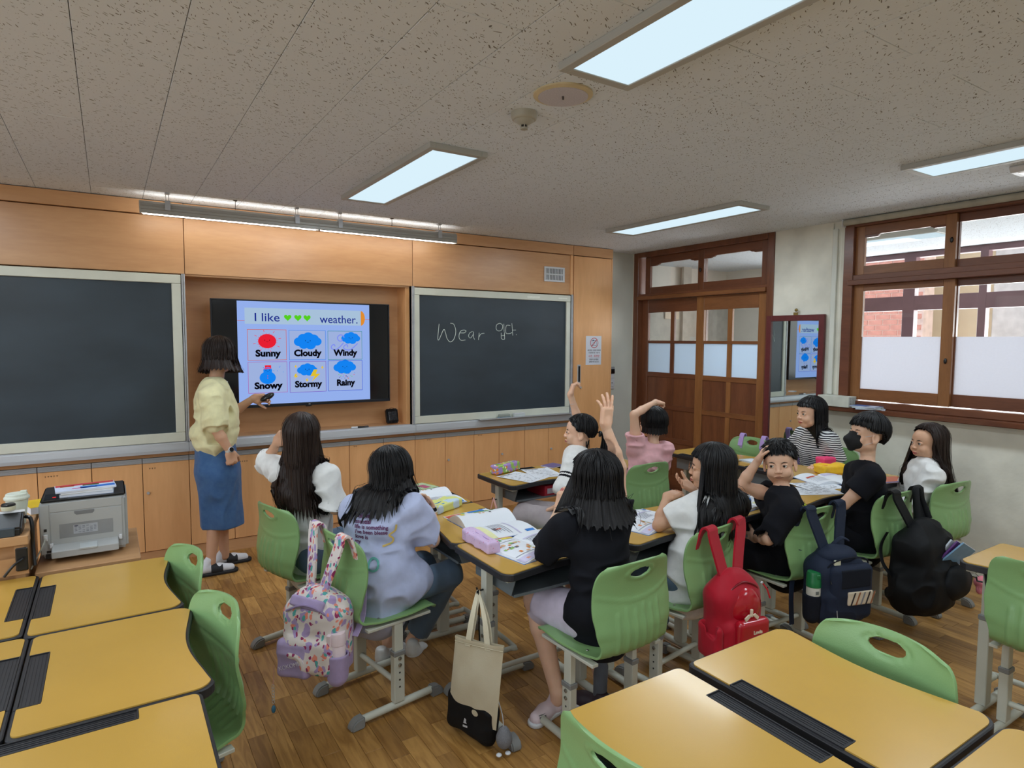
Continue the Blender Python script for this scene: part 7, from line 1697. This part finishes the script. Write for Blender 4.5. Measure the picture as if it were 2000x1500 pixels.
Ry = Euler((0, PI/2, 0)).to_matrix(); MB().lathe([(.004, -.06), (.0045, .05), (.001, .065)], 8, (0, 0, 0), Ry).build('barrel', M('pen_grey', (170, 176, 184), .3), t, smooth=True); MB().lathe([(.0047, -.065), (.0047, -.03)], 8, (0, 0, 0), Ry).build('cap', cols['b'], t)
def sheet(x, y, rz, w, d, lab, seed, lift=0, z=DZ):
    t = thing('worksheet', lab, 'paper', (x, y, z+lift), rz, 'printed worksheets on the desks')
    n_ = 8; mb = MB(); mb.add([((i/n_-.5)*w, s*d/2, .001+.004*(abs(i/n_-.5)*2)**3*(1 if s > 0 else .4)) for s in (-1, 1) for i in range(n_+1)], [(i, i+1, n_+2+i, n_+1+i) for i in range(n_)])
    o = mb.build('sheet', pw, t, recalc=False); so = o.modifiers.new('s', 'SOLIDIFY'); so.thickness = .0006
    mb = MB(); r = random.Random(seed)
    for k in range(16):
        y0 = -d*.42+k*d*.053; x0 = -w*.4
        while x0 < w*.35:
            L = r.uniform(.008, .03); 
            if r.random() < .38: mb.box(x0, x0+L, y0, y0+.0028, .0032, .0034)
            x0 += L+.008
    mb.box(-w*.4, w*.1, d*.42, d*.445, .0032, .0034)
    tag(mb.build('print', cols['k'], t, recalc=False), kind='stuff'); return t
sheet(2.30, 3.455, .35, .21, .28, 'printed worksheet in front of the shiny pencil box', 1); sheet(2.49, 3.50, -.2, .21, .28, 'printed worksheet at the hand of the girl with the ponytail', 2, .0012)
sheet(3.62, 2.215, -.45, .30, .21, 'white worksheet at the front edge before the boy in the mask', 3); sheet(3.76, 2.27, -.3, .28, .2, 'white worksheet half under the other before the boy in the mask', 4, .0012)
booklet((2.70, 3.66, DZ), .25, .14, .11, .006, C('violet', (110, 96, 140)), 'purple booklet across the two desks nearest the cupboards')
booklet((4.34, 2.11, DZ), -.35, .22, .15, .006, C('coral', (214, 120, 90)), 'orange booklet on the desk of the girl in the white sweatshirt', [(cols['y'], (-.1, -.04, .0, .07)), (cols['b'], (-.11, .1, -.074, -.062))])
booklet((4.10, 2.985, DZ), -.2, .13, .19, .008, C('greyblue', (176, 190, 190)), 'grey green booklet between the far right desks', [(paper, (-.05, .04, -.02, .07))])
# pencil cases
def pouch(name, lab, cat, loc, rz, h, m_, z=DZ, fold=.003, zipc=None, **k):
    t = thing(name, lab, cat, (loc[0], loc[1], z), rz); sdf(t, 'case', m_, lambda G: G.box((0, 0, h[2]), h, None, min(h)*.45, .02), h=.003, clip=[((0, 0, .0005), (0, 0, -1))], fold=fold)
    if zipc: MB().tube(smoothpath([(-h[0]*.85, 0, h[2]*2-.004), (0, .0, h[2]*2-.001), (h[0]*.85, 0, h[2]*2-.004)]), .003, 5).build('zip', zipc, t)
    return t
lc = patmat('lilac_case', (206, 180, 214), [((206, 70, 110), 60, .14), ((110, 90, 170), 70, .11)])
pouch('pencil_case', 'lilac pencil case with small red hearts on the desk corner', 'pencil case', (1.365, 2.385), PI/2-.03, (.125, .032, .026), lc, zipc=fibre('zip_lilac2', (170, 140, 190)))
hol = patmat('holographic_box', (150, 190, 90), [((170, 140, 200), 22, .5), ((230, 140, 60), 30, .33), ((240, 250, 180), 36, .25)]); hol.node_tree.nodes['Principled BSDF'].inputs['Roughness'].default_value = .2
pouch('pencil_case', 'shiny green and purple pencil box on the far desk', 'pencil case', (2.29, 3.655), .30, (.125, .036, .033), hol, fold=0, zipc=cols['y'])
clp = M('clear_pouch', (196, 212, 220), .15); t = pouch('pencil_case', 'clear pouch with blue zip and yellow side at the wrist of the girl in lilac', 'pencil case', (1.50, 3.03), .45, (.11, .055, .022), patmat('yellow_blue', (214, 218, 130), [((190, 210, 226), 14, .45), ((30, 120, 200), 22, .2)]), zipc=cols['b'])
MB().tube([(.04, -.05, .012), (.13, -.02, .014)], .005, 6).build('black_pen_tip', black, t)
pouch('pencil_case', 'yellow cloth pouch on the far desk beside the boy in the mask', 'pencil case', (4.22, 2.455), -.3, (.105, .05, .028), fibre('pouch_yellow', (238, 190, 48)), fold=.007, zipc=cols['o'])
pouch('pencil_case', 'bright pink and green round pouch behind the yellow pouch', 'pencil case', (4.40, 2.60), -.2, (.06, .045, .036), patmat('melon', (236, 70, 120), [((60, 130, 90), 9, .16)]), fold=.002)
pouch('pink_pouch', 'small pink pouch on the desk before the girl in pink', 'pouch', (2.95, 3.60), .2, (.05, .04, .032), M('pouch_pink', (232, 170, 170), .7), fold=.004)
t = thing('file_box', 'red file box inside the tray of the far desk', 'box', (2.50, 3.47, .594)); MB().box(-.09, .09, -.12, .1, 0, .075).build('box', M('file_red', (170, 30, 48), .5), t, bevel=.003); MB().box(-.07, .07, -.1215, -.12, .02, .055).build('label', M('file_label', (190, 180, 190), .6), t)
# blue pen cap near the striped girl
t = thing('blue_marker', 'small blue marker lying at the edge of the far right desk', 'marker', (4.24, 2.86, .728), .5); MB().lathe([(.006, -.03), (.006, .03), (.003, .034)], 8, (0, 0, 0), Ry).build('barrel', cols['b'], t)
# ================= lettering on the shirts, laid on the cloth
def decal(o, F, d, off=.005):
    me = o.data; n_ = len(me.vertices); a = np.empty(n_*3, np.float32); me.vertices.foreach_get('co', a); P = a.reshape(-1, 3); d = V3(nrm(d)); P0 = P.copy()
    P = P-d*.15
    for _ in range(40): P = P+d*(F(P)-off)[:, None]*.8
    P = P+d*0; me.vertices.foreach_set('co', P.astype(np.float32).ravel()); me.update()
purple_ink = M('shirt_print_plum', (92, 40, 84), .8); mus = M('shirt_print_mustard', (206, 176, 96), .8); teal = M('shirt_print_teal', (104, 178, 172), .8)
LP = lilac_P; bd = A_(.50, .86, -.05)    # direction into the back
rx = math.atan2(.50, .86); Rt = (PI/2, 0, -rx); right = A_(math.cos(rx), -math.sin(rx), 0); base = A_(.955, 2.60, .83)
def tgt(u, z): return tuple(base+right*u+A_(0, 0, z))
for s_, u, z in (('i have', -.075, .045), ('positive a', -.060, .022), ('essential', -.065, 0), ('life is something', -.022, -.022), ("i've been blesse", -.022, -.044), ('love is', -.065, -.066), ('my', -.085, -.088), ('st', -.085, -.108)):
    o = text(s_, .024, purple_ink, tgt(u, z), Rt, LP, 'shirt_lettering', ext=0, bold=.0006); decal(o, lilac_F, bd, .0045)
def bandline(pts, w, m_, nm):
    q = smoothpath([(u, 0, z) for u, z in pts], 8); vs_ = []
    for i, p in enumerate(q):
        t_ = (q[min(i+1, len(q)-1)]-q[max(i-1, 0)]).normalized(); nn = Vector((t_.z, 0, -t_.x))*w
        for s in (-1, 1): vs_.append(tgt(p.x+nn.x*s, p.z+nn.z*s))
    o = MB().add(vs_, [(2*i, 2*i+1, 2*i+3, 2*i+2) for i in range(len(q)-1)]).build(nm, m_, LP, recalc=False); decal(o, lilac_F, bd, .0045)
bandline([(.09, -.01), (.085, -.035), (.06, -.055), (.075, -.07), (.07, -.09), (.03, -.105)], .004, mus, 'shirt_squiggle')
bandline([(.0+.022*math.cos(a), -.17+.024*math.sin(a)) for a in [2*PI*k/14 for k in range(15)]], .005, teal, 'shirt_ring')
nf = M('shirt_print_lime', (196, 214, 60), .7)
o = text('ASAP', .05, nf, (0, 0, 0), (0, 0, 0), by, 'shirt_lettering', ext=0, bold=.0015)
bf = A_(-.80, .60, 0); rr_ = A_(.60, .80, 0); Mx = Matrix([list(rr_)+[0], list(-bf)+[0], [0, 0, 1, 0], [0, 0, 0, 1]]).transposed()
o.data.transform(Matrix.Translation((3.0, 1.86, .80)) @ Mx @ Matrix.Rotation(PI/2, 4, 'X') if False else Matrix.Translation((2.985, 1.85, .79)) @ Matrix([(rr_[0], 0, -bf[0], 0), (rr_[1], 0, -bf[1], 0), (0, 1, 0, 0), (0, 0, 0, 1)])); decal(o, byF, bf, .0045)
